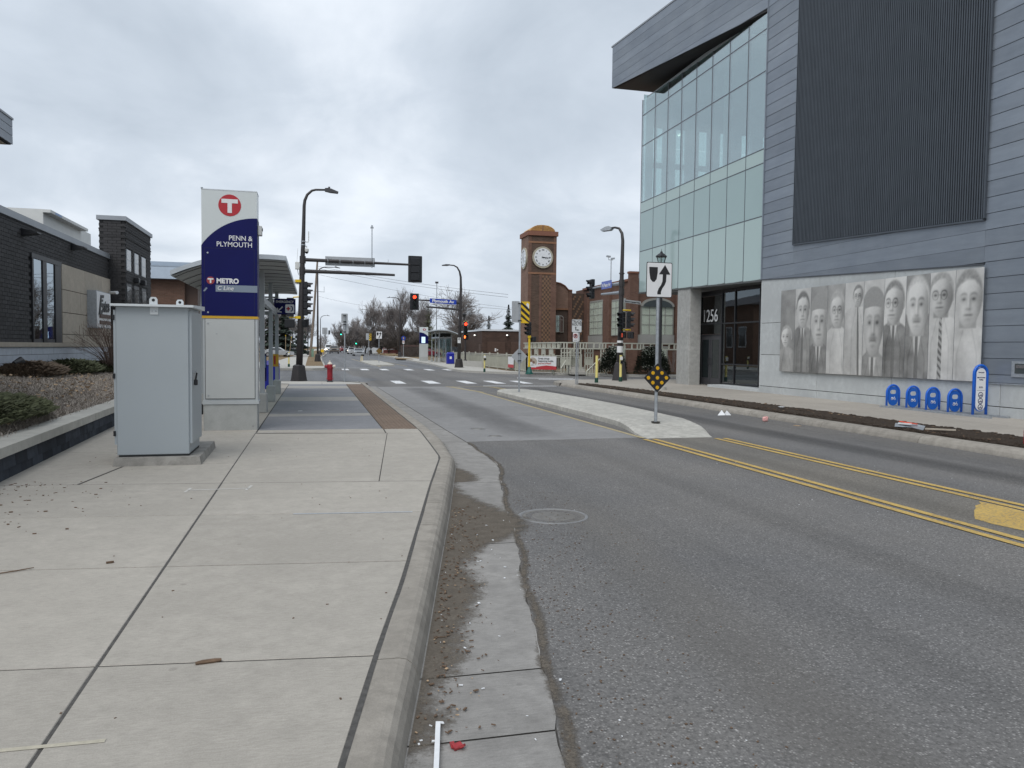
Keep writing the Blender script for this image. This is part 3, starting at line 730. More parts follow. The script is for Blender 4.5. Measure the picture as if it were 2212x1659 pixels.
def wear(name,mat,cl,w,y0,y1,z=-.1468):
    mb=MB(); val=[]; n=int((y1-y0)/.5)
    for i in range(n+1):
        y=y0+(y1-y0)*i/n; x=interp(cl,y)
        for k in range(9): t=-1+.25*k; mb.v.append((x+t*w,y,z)); val.append(max(0,1-t*t)*min(1,(y-y0)/1.5,(y1-y)/1.5))
    for i in range(n):
        for k in range(8): q=i*9+k; mb.f.append((q,q+1,q+10,q+9))
    o=mb.build(name,mat,road); o.data.attributes.new('wear','FLOAT','POINT').data.foreach_set('value',val); o['kind']='stuff'
wear('tyre_track','track_dark',[(-18,9.6),(10,9.5),(20,9.4),(34,9.3)],.50,-18,34)
wear('tyre_track','track_dark',[(14,4.3),(34,4.2)],.7,14.2,33.8,-.1425)
wear('dust_band','road_dust',[(0,1.95),(2.5,2.25),(7,2.75),(9,2.9)],.38,1.0,9.0,-.1466); wear('dust_band','road_dust',[(-18,11.0),(33,10.85)],.45,-18,33,-.1466)
wear('dust_band','road_dust',[(14,6.42),(16,6.56),(29,6.52)],.20,14.2,30,-.1385)
# ---- right kerb, planting strip, pavement
RJ=[(-20,11.75),(24,11.68),(33,11.55),(34.6,11.55)]; RF=[(-20,11.38),(24,11.32),(33,11.2),(34.6,11.22)]
rk=MB(); rk.quad((11.3,-20,-.2),(11.8,-20,-.2),(11.7,34.6,-.2),(11.2,34.6,-.2)); rkerb=struct(rk.build('kerb_opposite','joint_dark'))
yb=[-20+2.95*i for i in range(19)]+[34.6]
for a,c in zip(yb,yb[1:]): sweep_curb('kerb_stone',rkerb,a,min(c,34.6),lambda y:interp(RJ,y),lambda y:interp(RF,y),'concrete_curb',side=-1,step=.9)
rs=MB(); rs.poly([(11.6,-20,-.008),(40,-20,-.008),(40,38.9,-.008),(16,38.75,-.008),(14.2,38.5,-.008),(13.0,38.1,-.008),(12.2,37.4,-.008),(11.7,36.5,-.008),(11.45,35.5,-.008),(11.4,34.3,-.008)]); rwalk=struct(rs.build('sidewalk_opposite','concrete_right'))
for i in range(20):
    a=-20+2.55*i; c=a+2.55
    if c>31: break
    for x0,x1 in ((13.22,15.0),(15.0,16.82)): slab(rwalk,[(x0,a),(x1,a),(x1,c),(x0,c)],'concrete_right',z=0,g=.005)
y0=31.0
slab(rwalk,[(12.35,33.4),(13.0,y0),(16.82,y0),(16.82,33.4)],'concrete_right'); slab(rwalk,[(16.82,26.6),(18.6,26.6),(18.6,39),(16.82,39)],'concrete_right')
cpts=[(11.22,34.6),(11.3,35.6),(11.55,36.6),(12.1,37.6),(13,38.3),(14.2,38.7),(16,38.9),(60,39)]
slab(rwalk,[(11.5,33.4),(16.82,33.4),(16.82,38.75),(14.3,38.5),(13.1,38.1),(12.3,37.4),(11.75,36.5),(11.5,35.5)],'concrete_right')
kc=MB()
for a,c in zip(cpts,cpts[1:]):
    ca=Vector((14.5,34.5)); f=lambda p:(p[0]+(.34 if p[0]<13 else .15),p[1]-(.05 if p[1]<36 else .32))
    kc.quad((*f(a),.002),(*a,-.01),(*c,-.01),(*f(c),.002)); kc.quad((*a,-.01),(a[0]-.03,a[1]+.03,-.17),(c[0]-.03,c[1]+.03,-.17),(*c,-.01))
kc.build('kerb_stone','concrete_curb',rkerb)
kq=MB(); kq.quad((16.8,33.4,-.004),(60,33.4,-.004),(60,38.9,-.004),(16.8,38.75,-.004)); kq.build('slab','concrete_right',rwalk)
# mulch bed between kerb and pavement
mb=MB(); ny=110; nx=9; rm=random.Random(5)
for i in range(ny+1):
    y=-18+51.3*i/ny; xa=interp(RJ,y)+.02; xb=13.2 if y<20 else 13.2-(y-20)*.062
    for j in range(nx+1):
        t=j/nx; ed=min(1,4*t,4*(1-t)); mb.v.append((xa+(xb-xa)*t,y,.004+ed*(.022+.03*rm.random()+.012*math.sin(y*2.1+j))))
for i in range(ny):
    for j in range(nx): p=i*(nx+1)+j; mb.f.append((p,p+1,p+nx+2,p+nx+1))
mulchbed=struct(mb.build('mulch_bed','mulch'))
def mreg(r):
    y=r.uniform(6,33); xa=interp(RJ,y)+.05; xb=13.2 if y<20 else 13.2-(y-20)*.062
    return (r.uniform(xa,xb-.05),y)
chips('bark_mulch',5200,mreg,'mulch',.03,.11,.01,mulchbed,4); chips('pale_mulch',260,mreg,'stick_brown',.02,.08,.035,mulchbed,4); chips('white_bits',34,mreg,'leaf_litter',.02,.05,.04,mulchbed,2)
# ---- far blocks (raised, kerbed)
def block(name, poly, mat, z=0.0, depth=.4):
    mb=MB(); mb.prism(poly,z-depth,z,'XY'); return struct(mb.build(name,mat))
rb_=[(10.25,54.3),(11.3,52.1),(14.1,49.7),(17.6,47.4),(20,45.6),(24,44.0),(90,42),(90,900),(32,900),(17,300),(14.2,200),(12.7,147),(11.7,101),(11.05,73),(10.3,60),(10.15,56)]
block('block_beyond',rb_,'concrete_far')
mb=MB(); mb.poly([(13.9,101,.005),(13.5,66,.005),(13.4,53.5,.005),(14.6,51.5,.005),(18,48.4,.005),(90,44,.005),(90,900,.005),(34,900,.005),(18.5,300,.005),(15.2,150,.005)])
struct(mb.build('yard_beyond','grass_brown'))
mb=MB(); mb.poly([(10.6,104,.006),(12.6,101,.006),(13.2,108,.006),(12.9,118,.006),(12.1,121,.006)]); struct(mb.build('verge_beyond','grass_brown'))
lb=[(-90,57.2),(-2,57.6),(-.2,57.8),(.6,58.6),(.85,60),(.89,114),(2.7,183),(4,300),(14,900),(-90,900)]
block('block_left_beyond',lb,'concrete_far')
mb=MB(); mb.poly([(-.74,64.5,.005),(.72,64.8,.005),(.72,114,.005),(2.5,183,.005),(3.8,300,.005),(0,300,.005),(-1.0,123,.005)])
mb.poly([(-90,66,.005),(-6.5,66,.005),(-3.8,92,.005),(-3.4,130,.005),(-3.0,300,.005),(10,900,.005),(-90,900,.005)]); struct(mb.build('lawn_beyond','grass_brown'))
block('block_left',[(-90,-20),(-3.9,-20),(-4.0,35.7),(-90,35.7)],'soil',-.03,.3)
block('block_right',[(18.6,-30),(90,-30),(90,38.9),(18.6,38.9)],'concrete_far',-.02,.3)
# ---- ironwork in the road
def manhole(x,y,r,name,label,z=-.143):
    t=thing(name,label,'manhole cover',(x,y,z))
    mb=MB(); mb.lathe([(-.03,r),(.004,r),(.006,r*.97),(.006,r*.90),(.001,r*.89)],n=36,cap=False); mb.build('rim','cast_rim',t,True)
    mb=MB(); mb.lathe([(-.02,r*.885),(.002,r*.885),(.003,r*.80),(0.0,r*.78),(0.0,r*.62),(.003,r*.60),(.003,r*.3),(.002,.001)],n=36,cap=False); mb.build('lid','cast_iron',t)
    return t
manhole(2.42,7.62,.37,'manhole_cover','round cast iron manhole cover half silted over beside the gutter',-.1515)
manhole(3.41,16.21,.17,'valve_cover','small round valve cover with a pale rim on the concrete bus pad',-.1415)
manhole(3.47,14.83,.15,'valve_cover','small dull valve cover nearest the pad edge and asphalt seam',-.1415)
# chalk marks and stains on the slabs
strip('chalk_mark',-1.35,9.02,-.72,9.02,.035,'chalk_white',.0025).parent=walk
strip('chalk_mark',-1.37,8.9,-1.34,9.16,.03,'chalk_white',.0025).parent=walk; strip('chalk_mark',-.74,8.9,-.70,9.2,.03,'chalk_white',.0025).parent=walk
strip('chalk_mark',-1.3,14.72,-.7,14.74,.03,'chalk_white',.0025).parent=walk
strip('chalk_mark',-.2,7.55,.92,7.42,.035,'chalk_blue',.0025).parent=walk
strip('chalk_mark',-1.22,3.35,-.82,3.34,.028,'chalk_yellow',.0025).parent=walk
# ================================================================ left side
# ---- dark brick building behind the planting
eb=thing('brick_shop','low charcoal brick building with limestone panel and script sign behind the planting bed','building',(-7.5,26,0),world=True)
WX=-7.5
mb=MB(); mb.box(-26,WX-.02,6,31.95,-.3,4.78); mb.build('wall','brick_mortar',eb)
bp,bh=.305,.106
bme=mesh_only(MB().box(-.012,.016,-.147,.147,-.048,.048),'brick','brick_piece')
bme2=mesh_only(MB().box(-.147,.147,-.016,.012,-.048,.048),'brick','brick_piece')
cells=[]
nr=0; z=1.66
while z<4.78:
    off=(nr%2)*bp/2; y=19.2+off
    while y<31.8:
        if z>4.06 or y<23.5: cells.append((y,z))
        y+=bp
    z+=bh; nr+=1
cells.sort(key=lambda c:abs(c[0]-21.5)+(10 if c[0]<21.3 else 0))
rest=MB()
for i,(y,z) in enumerate(cells):
    if i<300: inst('brick',bme,eb,(WX,y,z))
    else: rest.box(WX-.012,WX+.016,y-.147,y+.147,z-.048,z+.048)
stuff(rest.build('brickwork','brick_piece',eb))
mb=MB(); mb.box(-26,WX+.05,6,31.95,4.79,4.97); mb.build('coping','parapet',eb)
mb=MB(); mb.box(WX-.02,WX+.03,6,31.9,4.745,4.785); mb.build('brick_ledge','brick_mortar',eb)
mb=MB(); mb.box(WX-.05,WX+.09,6,31.95,1.50,1.62); mb.build('sill_course','limestone',eb)
sb=MB(); sb.box(WX-.05,WX+.03,6,31.95,.2,1.5); sbo=sb.build('base_course','brick_mortar',eb)
for r_ in range(5):
    y=19.0+(r_%2)*.45
    while y<31.5: mb=MB(); mb.box(WX+.03,WX+.05,y+.006,min(y+.9,31.94)-.006,.47+r_*.206,.47+r_*.206+.196); mb.build('stone_block','stone_base',sbo); y+=.9
# window
wn=MB(); wn.box(WX-.2,WX+.02,23.68,26.10,1.62,4.06); wno=wn.build('window','dark_trim',eb)
for a,c in ((23.78,24.50),(24.84,25.56)):
    mb=MB(); mb.box(WX+.012,WX+.024,a,c,1.72,3.92); mb.build('pane','glass_window',wno)
for a,c in ((23.66,23.77),(24.51,24.83),(25.57,26.12)): mb=MB(); mb.box(WX,WX+.05,a,c,1.62,4.02); mb.build('frame','black_paint',wno)
mb=MB(); mb.box(WX,WX+.06,23.6,26.15,3.93,4.06); mb.build('lintel','black_paint',wno)
mb=MB(); mb.box(WX-.9,WX-.6,23.6,26.2,1.6,4); mb.build('room','interior_grey',wno)
# limestone panel in courses
ls=MB(); ls.box(WX-.02,WX+.02,26.2,31.95,1.62,4.04); lso=ls.build('stone_panel','joint_dark',eb)
for i,(z0,z1) in enumerate(((1.62,1.88),(1.89,2.55),(2.56,3.25),(3.26,4.03))):
    ys_=[26.22,28.1+.5*(i%2),30.2+.5*(i%2),31.94]
    for a,c in zip(ys_,ys_[1:]): mb=MB(); mb.box(WX+.02,WX+.045,a+.005,c-.005,z0+.005,z1-.005); mb.build('stone_block','limestone',lso)
# sign
sg=MB(); sg.box(WX+.04,WX+.33,28.85,30.68,2.15,3.42); sgo=sg.build('sign_box','galv',eb,label='grey sign box with black script lettering')
mb=MB(); mb.prism(roundrect(28.88,30.65,2.18,3.39,.05),WX+.33,WX+.345,'YZ'); mb.build('sign_face','sign_white2',sgo)
text('lettering','Estes',.62,'sign_black',sgo,(WX+.352,29.78,2.72),(0,1,.05),(0,0,1),weight=.012,shear=.35,depth=.03)
text('initial','E',.95,'sign_black',sgo,(WX+.356,29.22,2.62),(0,1,.05),(0,0,1),weight=.01,shear=.4,depth=.03)
for z in (2.50,2.28): mb=MB(); mb.box(WX+.345,WX+.38,29.15,30.55,z,z+.13); mb.build('name_plate','brown_metal',sgo)
# wall lights, camera
for y,z in ((23.05,4.52),(27.35,4.66)):
    mb=MB(); mb.hexa([(WX+.02,y-.10,z-.10),(WX+.42,y-.16,z-.02),(WX+.42,y+.16,z-.02),(WX+.02,y+.10,z-.10)],[(WX+.02,y-.10,z+.10),(WX+.42,y-.16,z+.015),(WX+.42,y+.16,z+.015),(WX+.02,y+.10,z+.10)]); mb.build('wall_light','black_paint',eb)
mb=MB(); mb.tube([(WX+.1,31.75,3.52),(WX+.42,31.3,3.50)],.06,10); mb.tube([(WX,31.85,3.55),(WX+.15,31.7,3.52)],.03,8); mb.build('camera_housing','vinyl_white',eb)
# corner tower
mb=MB(); mb.box(-7.82,-6.96,31.98,36.72,-.3,6.25); two=mb.build('tower','brick_mortar',eb)
rest=MB(); z=1.2; nr=0
while z<6.2:
    y=32.0+.15+(nr%2)*bp/2
    while y<36.6:
        if not ((1.8<z<4.0) and any(a-.15<y<c+.15 for a,c in ((32.15,32.98),(33.42,34.3),(34.8,35.68)))) and not ((4.38<z<5.26) and any(a-.15<y<c+.15 for a,c in ((32.23,32.94),(33.58,34.26),(34.88,35.62)))):
            rest.box(-6.965,-6.944,y-.147,y+.147,z-.048,z+.048)
        y+=bp
    x=-7.68+(nr%2)*bp/2
    while x<-7.05: rest.box(x-.147,x+.147,31.952,31.985,z-.048,z+.048); x+=bp
    z+=bh; nr+=1
stuff(rest.build('brickwork','brick_piece',two))
mb=MB(); mb.box(-7.9,-6.88,31.9,36.8,6.25,6.41); mb.build('coping','parapet',two)
for z in (5.62,5.9): mb=MB(); mb.box(-7.84,-6.925,31.95,36.73,z,z+.05); mb.build('brick_ledge','brick_mortar',two)
for a,c in ((32.23,32.94),(33.58,34.26),(34.88,35.62)):
    mb=MB(); mb.box(-6.965,-6.94,a,c,4.42,5.22); w_=mb.build('window','trim_white',two)
    mb=MB(); mb.box(-6.94,-6.932,a+.03,c-.03,4.45,4.80); mb.box(-6.94,-6.932,a+.03,c-.03,4.84,5.19); mb.build('pane','sign_white2',w_)
for a,c in ((32.15,32.98),(33.42,34.3),(34.8,35.68)):
    mb=MB(); mb.box(-6.965,-6.938,a,c,1.9,3.92); w_=mb.build('window','black_paint',two); mb=MB(); mb.box(-6.938,-6.93,a+.08,c-.08,2.0,3.8); mb.build('pane','glass_dark',w_)
for y in (33.5,34.7): mb=MB(); mb.bbox(-6.95,-6.75,y-.14,y+.14,4.02,4.24,.03); mb.build('wall_light','black_paint',two)
# entrance canopy of the same building reaching over the pavement at the near end
mb=MB(); mb.box(-9.5,-5.24,4,15.66,5.12,5.54); cno=mb.build('canopy','zinc_joint',eb)
for z0,z1 in ((5.135,5.275),(5.285,5.425),(5.435,5.56)):
    mb=MB(); mb.box(-5.24,-5.215,4,15.685,z0,z1); mb.build('fascia_panel','zinc',cno); mb=MB(); mb.box(-9.5,-5.245,15.66,15.685,z0,z1); mb.build('fascia_panel','zinc',cno)
mb=MB(); mb.box(-9.4,-5.3,4,15.6,5.105,5.12); mb.build('soffit','limestone',cno)
mb=MB(); mb.box(-10,-5.2,3.9,15.7,5.565,5.60); mb.build('cap','parapet',cno)
# rooftop unit
ru=thing('rooftop_unit','white rooftop air handling unit with sloped hood on the charcoal building','air conditioner',(-12,39,4.97),world=True)
mb=MB(); mb.box(-14,-10.6,35,40.2,4.6,7.0); mb.box(-13.5,-10.9,40.2,43,4.6,7.1); mb.build('casing','rtu_white',ru)
mb=MB(); mb.prism([(36.3,6.28),(40.0,6.28),(40.4,5.0),(37.6,5.6)],-10.6,-10.55,'YZ'); mb.build('hood_opening','brown_metal',ru)
mb=MB(); mb.box(-10.6,-10.3,34.9,40.2,6.86,6.98); mb.build('hood_rim','rtu_white',ru)
mb=MB(); mb.box(-10.62,-10.29,35.5,36.3,6.88,6.96); mb.build('maker_plate','print_blue',ru)
# brick building with pale metal roof beyond
bb=thing('brick_hall','brick building with a pale ribbed metal roof behind the bus shelter','building',(-10,55,0),world=True)
mb=MB(); mb.box(-30,-7.6,50,64,-.3,5.5); mb.build('wall','brick_back',bb)
mb=MB(); mb.box(-7.6,-6.9,50.3,64,-.3,5.5); mb.build('brown_end_wall','brown_metal',bb)
mb=MB(); mb.hexa([(-31,49.4,5.5),(-6.2,49.4,5.5),(-6.2,56,5.5),(-31,56,5.5)],[(-31,49.5,6.2),(-6.3,49.5,6.2),(-6.3,56,7.1),(-31,56,7.1)]); ro=mb.build('roof','metal_roof',bb)
for i in range(9):
    z=6.22+i*.10; y=49.5+i*.72; mb=MB(); mb.box(-31,-6.25,y,y+.12,z,z+.06); mb.build('roof_rib','metal_roof',ro)
# ---- planting bed with retaining wall
pb=thing('retaining_wall','low retaining wall of dark blocks with pale capstones along the sidewalk','wall',(-3.6,15,0),world=True)
wx=lambda y:-3.5-.045*(y-10)
for cc in range(2):
    z0=-.05+cc*.165; y=2.0+(cc%2)*.23
    while y<33.4:
        c=min(y+.46,33.6); mb=MB(); mb.hexa([(wx(y)-.24,y+.004,z0),(wx(y),y+.004,z0),(wx(c),c-.004,z0),(wx(c)-.24,c-.004,z0)],[(wx(y)-.24,y+.004,z0+.16),(wx(y)-.012,y+.004,z0+.16),(wx(c)-.012,c-.004,z0+.16),(wx(c)-.24,c-.004,z0+.16)])
        mb.build('block','wall_block',pb); y+=.46
y=2.0
while y<33.4:
    c=min(y+1.05,33.6); mb=MB(); mb.hexa([(wx(y)-.36,y+.004,.282),(wx(y)+.04,y+.004,.282),(wx(c)+.04,c-.004,.282),(wx(c)-.36,c-.004,.282)],[(wx(y)-.36,y+.004,.40),(wx(y)+.035,y+.004,.40),(wx(c)+.035,c-.004,.40),(wx(c)-.36,c-.004,.40)])
    mb.build('capstone','capstone',pb); y+=1.05
bedz=lambda x,y:.36+.60*max(0,min(1,(wx(y)-.3-x)/3.5))**.8
mb=MB(); nx,ny=18,80; rb=random.Random(3)
for i in range(ny+1):
    y=2+31.5*i/ny
    for j in range(nx+1):
        x=wx(y)-.3-(7.46+wx(y)-.3)*j/nx if 0 else (wx(y)-.3)+(WX+.03-(wx(y)-.3))*j/nx
        mb.v.append((x,y,bedz(x,y)+rb.uniform(-.02,.03)-(.03 if j==0 else 0)))
for i in range(ny):
    for j in range(nx): p=i*(nx+1)+j; mb.f.append((p,p+nx+1,p+nx+2,p+1))
struct(mb.build('planting_bed','soil'))
mb=MB(); rb=random.Random(8)       # matted dead perennials
def tuft(mb,x,y,z,n,h,r,rg,w=.006):
    for _ in range(n):
        a=rg.uniform(0,6.28); l=h*rg.uniform(.5,1.1); lean=rg.uniform(.5,1.6); px,py=x+rg.gauss(0,r),y+rg.gauss(0,r)
        dx,dy=math.cos(a),math.sin(a); e=(px+dx*l*lean*.7,py+dy*l*lean*.7,z+l*.5*rg.uniform(.3,1)); 
        mb.add([(px-dy*w,py+dx*w,z-.02),(px+dy*w,py-dx*w,z-.02),(e[0]+dy*w*.4,e[1]-dx*w*.4,e[2]),(e[0]-dy*w*.4,e[1]+dx*w*.4,e[2])],[(0,1,2,3)])
for _ in range(7500):
    y=rb.uniform(9.5,27); x=rb.uniform(max(WX+.3,-.28*y-1.6),wx(y)-.42) if y<22 else rb.uniform(WX+.3,wx(y)-.42)
    tuft(mb,x,y,bedz(x,y),7,.13,.07,rb)
stuff(mb.build('dead_groundcover','dead_plant'),'matted brown dead perennials covering the planting bed','dead plants')
mb=MB()
for _ in range(420):
    y=rb.uniform(10,24); x=rb.uniform(WX+.4,wx(y)-.4); mb.cbox(x,y,bedz(x,y)+.07,rb.uniform(.03,.09),rb.uniform(.02,.05),.004,rb.uniform(0,6),rb.uniform(-.6,.6),rb.uniform(-.6,.6))
stuff(mb.build('fallen_leaves','leaf_litter'),'scattered dry tan leaves on the planting bed','fallen leaves')
def conifer_shrub(name,label,cx,cy,rx,ry,h,seed,mat='juniper',n=900,group=None,spike=.22,zb=None):
    rg=random.Random(seed); zb=bedz(cx,cy) if zb is None else zb
    t=thing(name,label,'shrub',(cx,cy,zb-.05),group=group)
    mb=MB()
    for _ in range(n):
        a=rg.uniform(0,6.28); q=rg.random()**.55; u=rg.random()
        x,y=rx*q*math.cos(a),ry*q*math.sin(a); zt=h*math.sqrt(max(0,1-q*q))*rg.uniform(.35,1.05)+.05
        dx,dy=math.cos(a+rg.gauss(0,.6)),math.sin(a+rg.gauss(0,.6)); l=spike*rg.uniform(.5,1.2); w=l*.22
        e=(x+dx*l,y+dy*l,zt+l*rg.uniform(-.1,.55))
        mb.add([(x-dx*.03,y-dy*.03,zt-.05),(x+dx*l*.4-dy*w,y+dy*l*.4+dx*w,zt+.02),e,(x+dx*l*.4+dy*w,y+dy*l*.4-dx*w,zt+.0)],[(0,1,2),(0,2,3)])
    mb.build('foliage',mat,t)
    mb=MB()
    for k in range(7):
        a=k*.9; mb.tube([(0,0,0),(rx*.4*math.cos(a),ry*.4*math.sin(a),h*.4),(rx*.8*math.cos(a),ry*.8*math.sin(a),h*.55)],[.025,.018,.006],5)
    mb.build('stem','bark',t); return t
conifer_shrub('juniper','dark green juniper spreading over the near capstones at the left edge',-4.72,12.2,.85,2.3,.30,1,n=7500,spike=.10)
conifer_shrub('juniper','brown-tipped juniper in front of the left end of the building base',-6.85,21.6,.6,1.8,.30,2,'juniper_brown',4200,spike=.13)
conifer_shrub('juniper','spiky green juniper below the tall window of the charcoal building',-6.75,24.4,.6,2.2,.34,3,n=5000,spike=.13)
conifer_shrub('juniper','low green juniper under the limestone panel and script sign',-6.6,28.0,.7,2.6,.30,4,n=5000,spike=.13)
def bare_shrub(name,label,cx,cy,zb,h,sp,seed,n=46,mat='twig_red'):
    rg=random.Random(seed); t=thing(name,label,'shrub',(cx,cy,zb)); st=MB(); tw=MB()
    for _ in range(n):
        a=rg.uniform(0,6.28); q=rg.random()**.6; p0=Vector((.12*math.cos(a)*rg.random(),.12*math.sin(a)*rg.random(),0)); p3=Vector((sp*q*math.cos(a),sp*q*math.sin(a),h*rg.uniform(.65,1.0)*(1-.3*q)))
        p1=p0.lerp(p3,.35)+Vector((0,0,.12*h)); p2=p0.lerp(p3,.7)+Vector((0,0,.1*h)); st.tube([p0,p1,p2,p3],[.011,.008,.006,.003],4,False)
        for b_ in range(9):
            tt=rg.uniform(.3,1); q0=p1.lerp(p3,tt) if tt>.5 else p0.lerp(p2,tt); d=(p3-p0).normalized()+Vector((rg.gauss(0,.5),rg.gauss(0,.5),rg.gauss(.2,.3))); tw.tube([q0,q0+d*rg.uniform(.12,.38)],[.004,.0025],3,False)
    st.build('stem',mat,t); tw.build('twigs',mat,t); return t
bare_shrub('bare_shrub','leafless reddish shrub growing in front of the script sign box',-6.15,26.6,.72,1.62,1.15,5,70)
# spotlight in the bed
sl_=thing('ground_spotlight','small black floodlight aimed at the building base in the planting bed','spotlight',(-6.95,20.9,bedz(-6.95,20.9)))
mb=MB(); mb.cyl(0,0,0,.22,.02); mb.build('stake','black_paint',sl_); mb=MB(); mb.tube([(-.05,-.05,.26),(.06,.12,.30)],[.06,.13],10); mb.build('lamp_head','black_paint',sl_)
# ---- grey utility cabinet
ca=thing('utility_cabinet','tall light grey steel utility cabinet on a concrete pad beside the pylon','cabinet',(-2.07,11.55,0),world=True)
mb=MB(); mb.hexa([(-2.56,10.94,-.01),(-1.47,10.94,-.01),(-1.50,12.75,-.01),(-2.56,12.75,-.01)],[(-2.54,10.96,.105),(-1.50,10.96,.105),(-1.52,12.72,.105),(-2.54,12.72,.105)]); mb.build('pad','concrete_plinth',ca)
mb=MB(); mb.box(-2.51,-1.645,11.09,12.02,.105,.13); mb.build('gasket','black_rubber',ca)
mb=MB(); mb.bbox(-2.53,-1.64,11.08,12.03,.13,2.10,.008); mb.build('body','cabinet_grey',ca)
mb=MB(); mb.hexa([(-2.58,11.0,2.098),(-1.565,11.0,2.098),(-1.565,12.1,2.098),(-2.58,12.1,2.098)],[(-2.58,11.0,2.128),(-1.565,11.0,2.128),(-1.565,12.1,2.16),(-2.58,12.1,2.16)]); mb.build('lid','cabinet_lid',ca)
mb=MB(); mb.box(-1.64,-1.605,11.11,12.0,.27,2.05); dr=mb.build('door','cabinet_grey',ca)
mb=MB(); mb.prism(roundrect(11.20,11.30,1.05,1.25,.03),-1.605,-1.595,'YZ'); mb.build('latch_plate','steel',dr)
mb=MB(); mb.bbox(-1.595,-1.55,11.215,11.255,1.05,1.13,.008); mb.tube([(-1.58,11.23,1.1),(-1.56,11.23,1.22)],.012,8); mb.build('handle','black_plastic',dr)
mb=MB(); mb.tube([(-1.60,11.235,1.22),(-1.57,11.235,1.245),(-1.57,11.26,1.20)],.008,6); mb.build('padlock','steel',dr)
mb=MB(); mb.box(-2.562,-2.53,11.10,12.0,.27,2.05); d2=mb.build('door','cabinet_grey',ca)
for z in (.42,1.18,1.95): mb=MB(); mb.bbox(-2.575,-2.545,11.085,11.10,z-.035,z+.035,.004); mb.build('hinge','black_plastic',d2)
for x,y in ((-2.06,11.035),(-1.90,12.08)):
    mb=MB(); pl=[(-.05,0),(.05,0),(.05,.07),(.03,.10),(-.03,.10),(-.05,.07)]
    mb.prism([(x+a,2.125+c+(.03 if y>12 else 0)) for a,c in pl],y-.004,y+.004,'XZ'); eye=mb.build('lifting_eye','cabinet_lid',ca)
    mb=MB(); mb.tube([(x,y-.006,2.185+(.03 if y>12 else 0)),(x,y+.006,2.185+(.03 if y>12 else 0))],.02,12); mb.build('eye_hole','black_rubber',eye)
    if y<12:
        mb=MB(); mb.box(x-.05,x+.05,11.068,11.08,1.995,2.095); pl_=mb.build('eye_bracket','cabinet_lid',ca)
        for q in (-.022,.022): mb=MB(); mb.tube([(x+q,11.068,2.04),(x+q,11.058,2.04)],.011,8); mb.build('bolt','steel',pl_)
# ---- station pylon
py=thing('station_pylon','tall navy and white transit pylon lettered PENN & PLYMOUTH on a concrete block','sign pylon',(-1.54,15.5,0),world=True)
x0,x1,yf,yb_=-2.025,-1.05,15.30,15.76
mb=MB(); mb.bbox(x0+.01,x1-.005,yf+.01,yb_-.01,-.02,.49,.012); mb.build('footing','concrete_base',py)
mb=MB(); mb.box(x0-.005,x1+.02,yf-.004,yb_+.004,.49,.555); mb.build('plinth_strip','pylon_frame',py)
mb=MB(); mb.box(x0+.012,x1,yf+.012,yb_-.012,.555,2.10); mb.build('cabinet_body','pylon_frame',py)
mb=MB(); mb.box(x0+.05,x1-.045,yf+.002,yf+.012,.60,2.085); pn=mb.build('access_panel','pylon_panel',py)
for c in ((x0+.045,x0+.052,.60,2.09),(x1-.050,x1-.043,.60,2.09)): mb=MB(); mb.box(c[0],c[1],yf-.0005,yf+.012,c[2],c[3]); mb.build('panel_gap','black_rubber',pn)
mb=MB(); mb.box(x0+.045,x1-.043,yf-.0005,yf+.012,.59,.60); mb.build('panel_gap','black_rubber',pn)
for x,z in ((x0+.10,2.01),(x0+.10,.66),(x0+.25,1.82)): mb=MB(); mb.tube([(x,yf+.004,z),(x,yf-.010,z)],.013 if x<x0+.2 else .007,10); mb.build('bolt','steel',pn)
mb=MB(); mb.box(x1-.12,x1-.02,yf-.001,yf+.011,.50,.53); mb.build('sticker','sign_white2',pn)
mb=MB(); mb.box(x0-.004,x1+.006,yf-.004,yb_+.004,2.10,2.15); mb.build('gold_stripe','gold',py)
arcp=[]; Rr=1.177; cxx,czz=x1+.006,3.98-1.177
for i in range(19):
    x=x0-.006+(x1-x0+.012)*i/18; arcp.append((x,czz+math.sqrt(max(0,Rr*Rr-(x-cxx)**2))))
poly=[(x0-.006,2.15),(x1+.006,2.15)]+arcp[::-1]
mb=MB(); mb.prism(poly,yf-.010,yb_+.010,'XZ'); nv=mb.build('navy_field','navy',py)
mb=MB(); mb.box(x0,x1,yf,yb_,2.3,4.47); wt=mb.build('white_field','pylon_white',py)
mb=MB(); mb.box(x0-.004,x1+.004,yf-.004,yb_+.004,4.47,4.485); mb.build('cap','trim_white',wt)
mb=MB(); mb.cyl(x0+.01,yf+.01,4.485,4.505,.02); mb.build('cap_screw','steel',wt)
def t_logo(par,x,z,r,y,mr,mw):
    mb=MB(); mb.tube([(x,y,z),(x,y-.004,z)],r,36); lg=mb.build('roundel',mr,par)
    mb=MB(); mb.prism([(x-.72*r,z+.20*r),(x+.72*r,z+.20*r),(x+.72*r,z+.57*r),(x-.72*r,z+.57*r)],y-.009,y-.005,'XZ'); mb.prism([(x-.19*r,z-.70*r),(x+.19*r,z-.70*r),(x+.19*r,z+.20*r),(x-.19*r,z+.20*r)],y-.009,y-.005,'XZ'); mb.build('letter_t',mw,lg)
t_logo(wt,-1.53,4.20,.20,yf-.0005,'metro_red','sign_white2')
t_logo(nv,-1.872,2.80,.070,yf-.0105,'metro_red_dim','sign_white2')
text('lettering','PENN &',.128,'sign_white2',nv,(-1.13,yf-.013,3.555),(1,0,0),(0,0,1),'RIGHT',.001,xscale=.95)
text('lettering','PLYMOUTH',.128,'sign_white2',nv,(-1.13,yf-.013,3.435),(1,0,0),(0,0,1),'RIGHT',.001,xscale=.95)
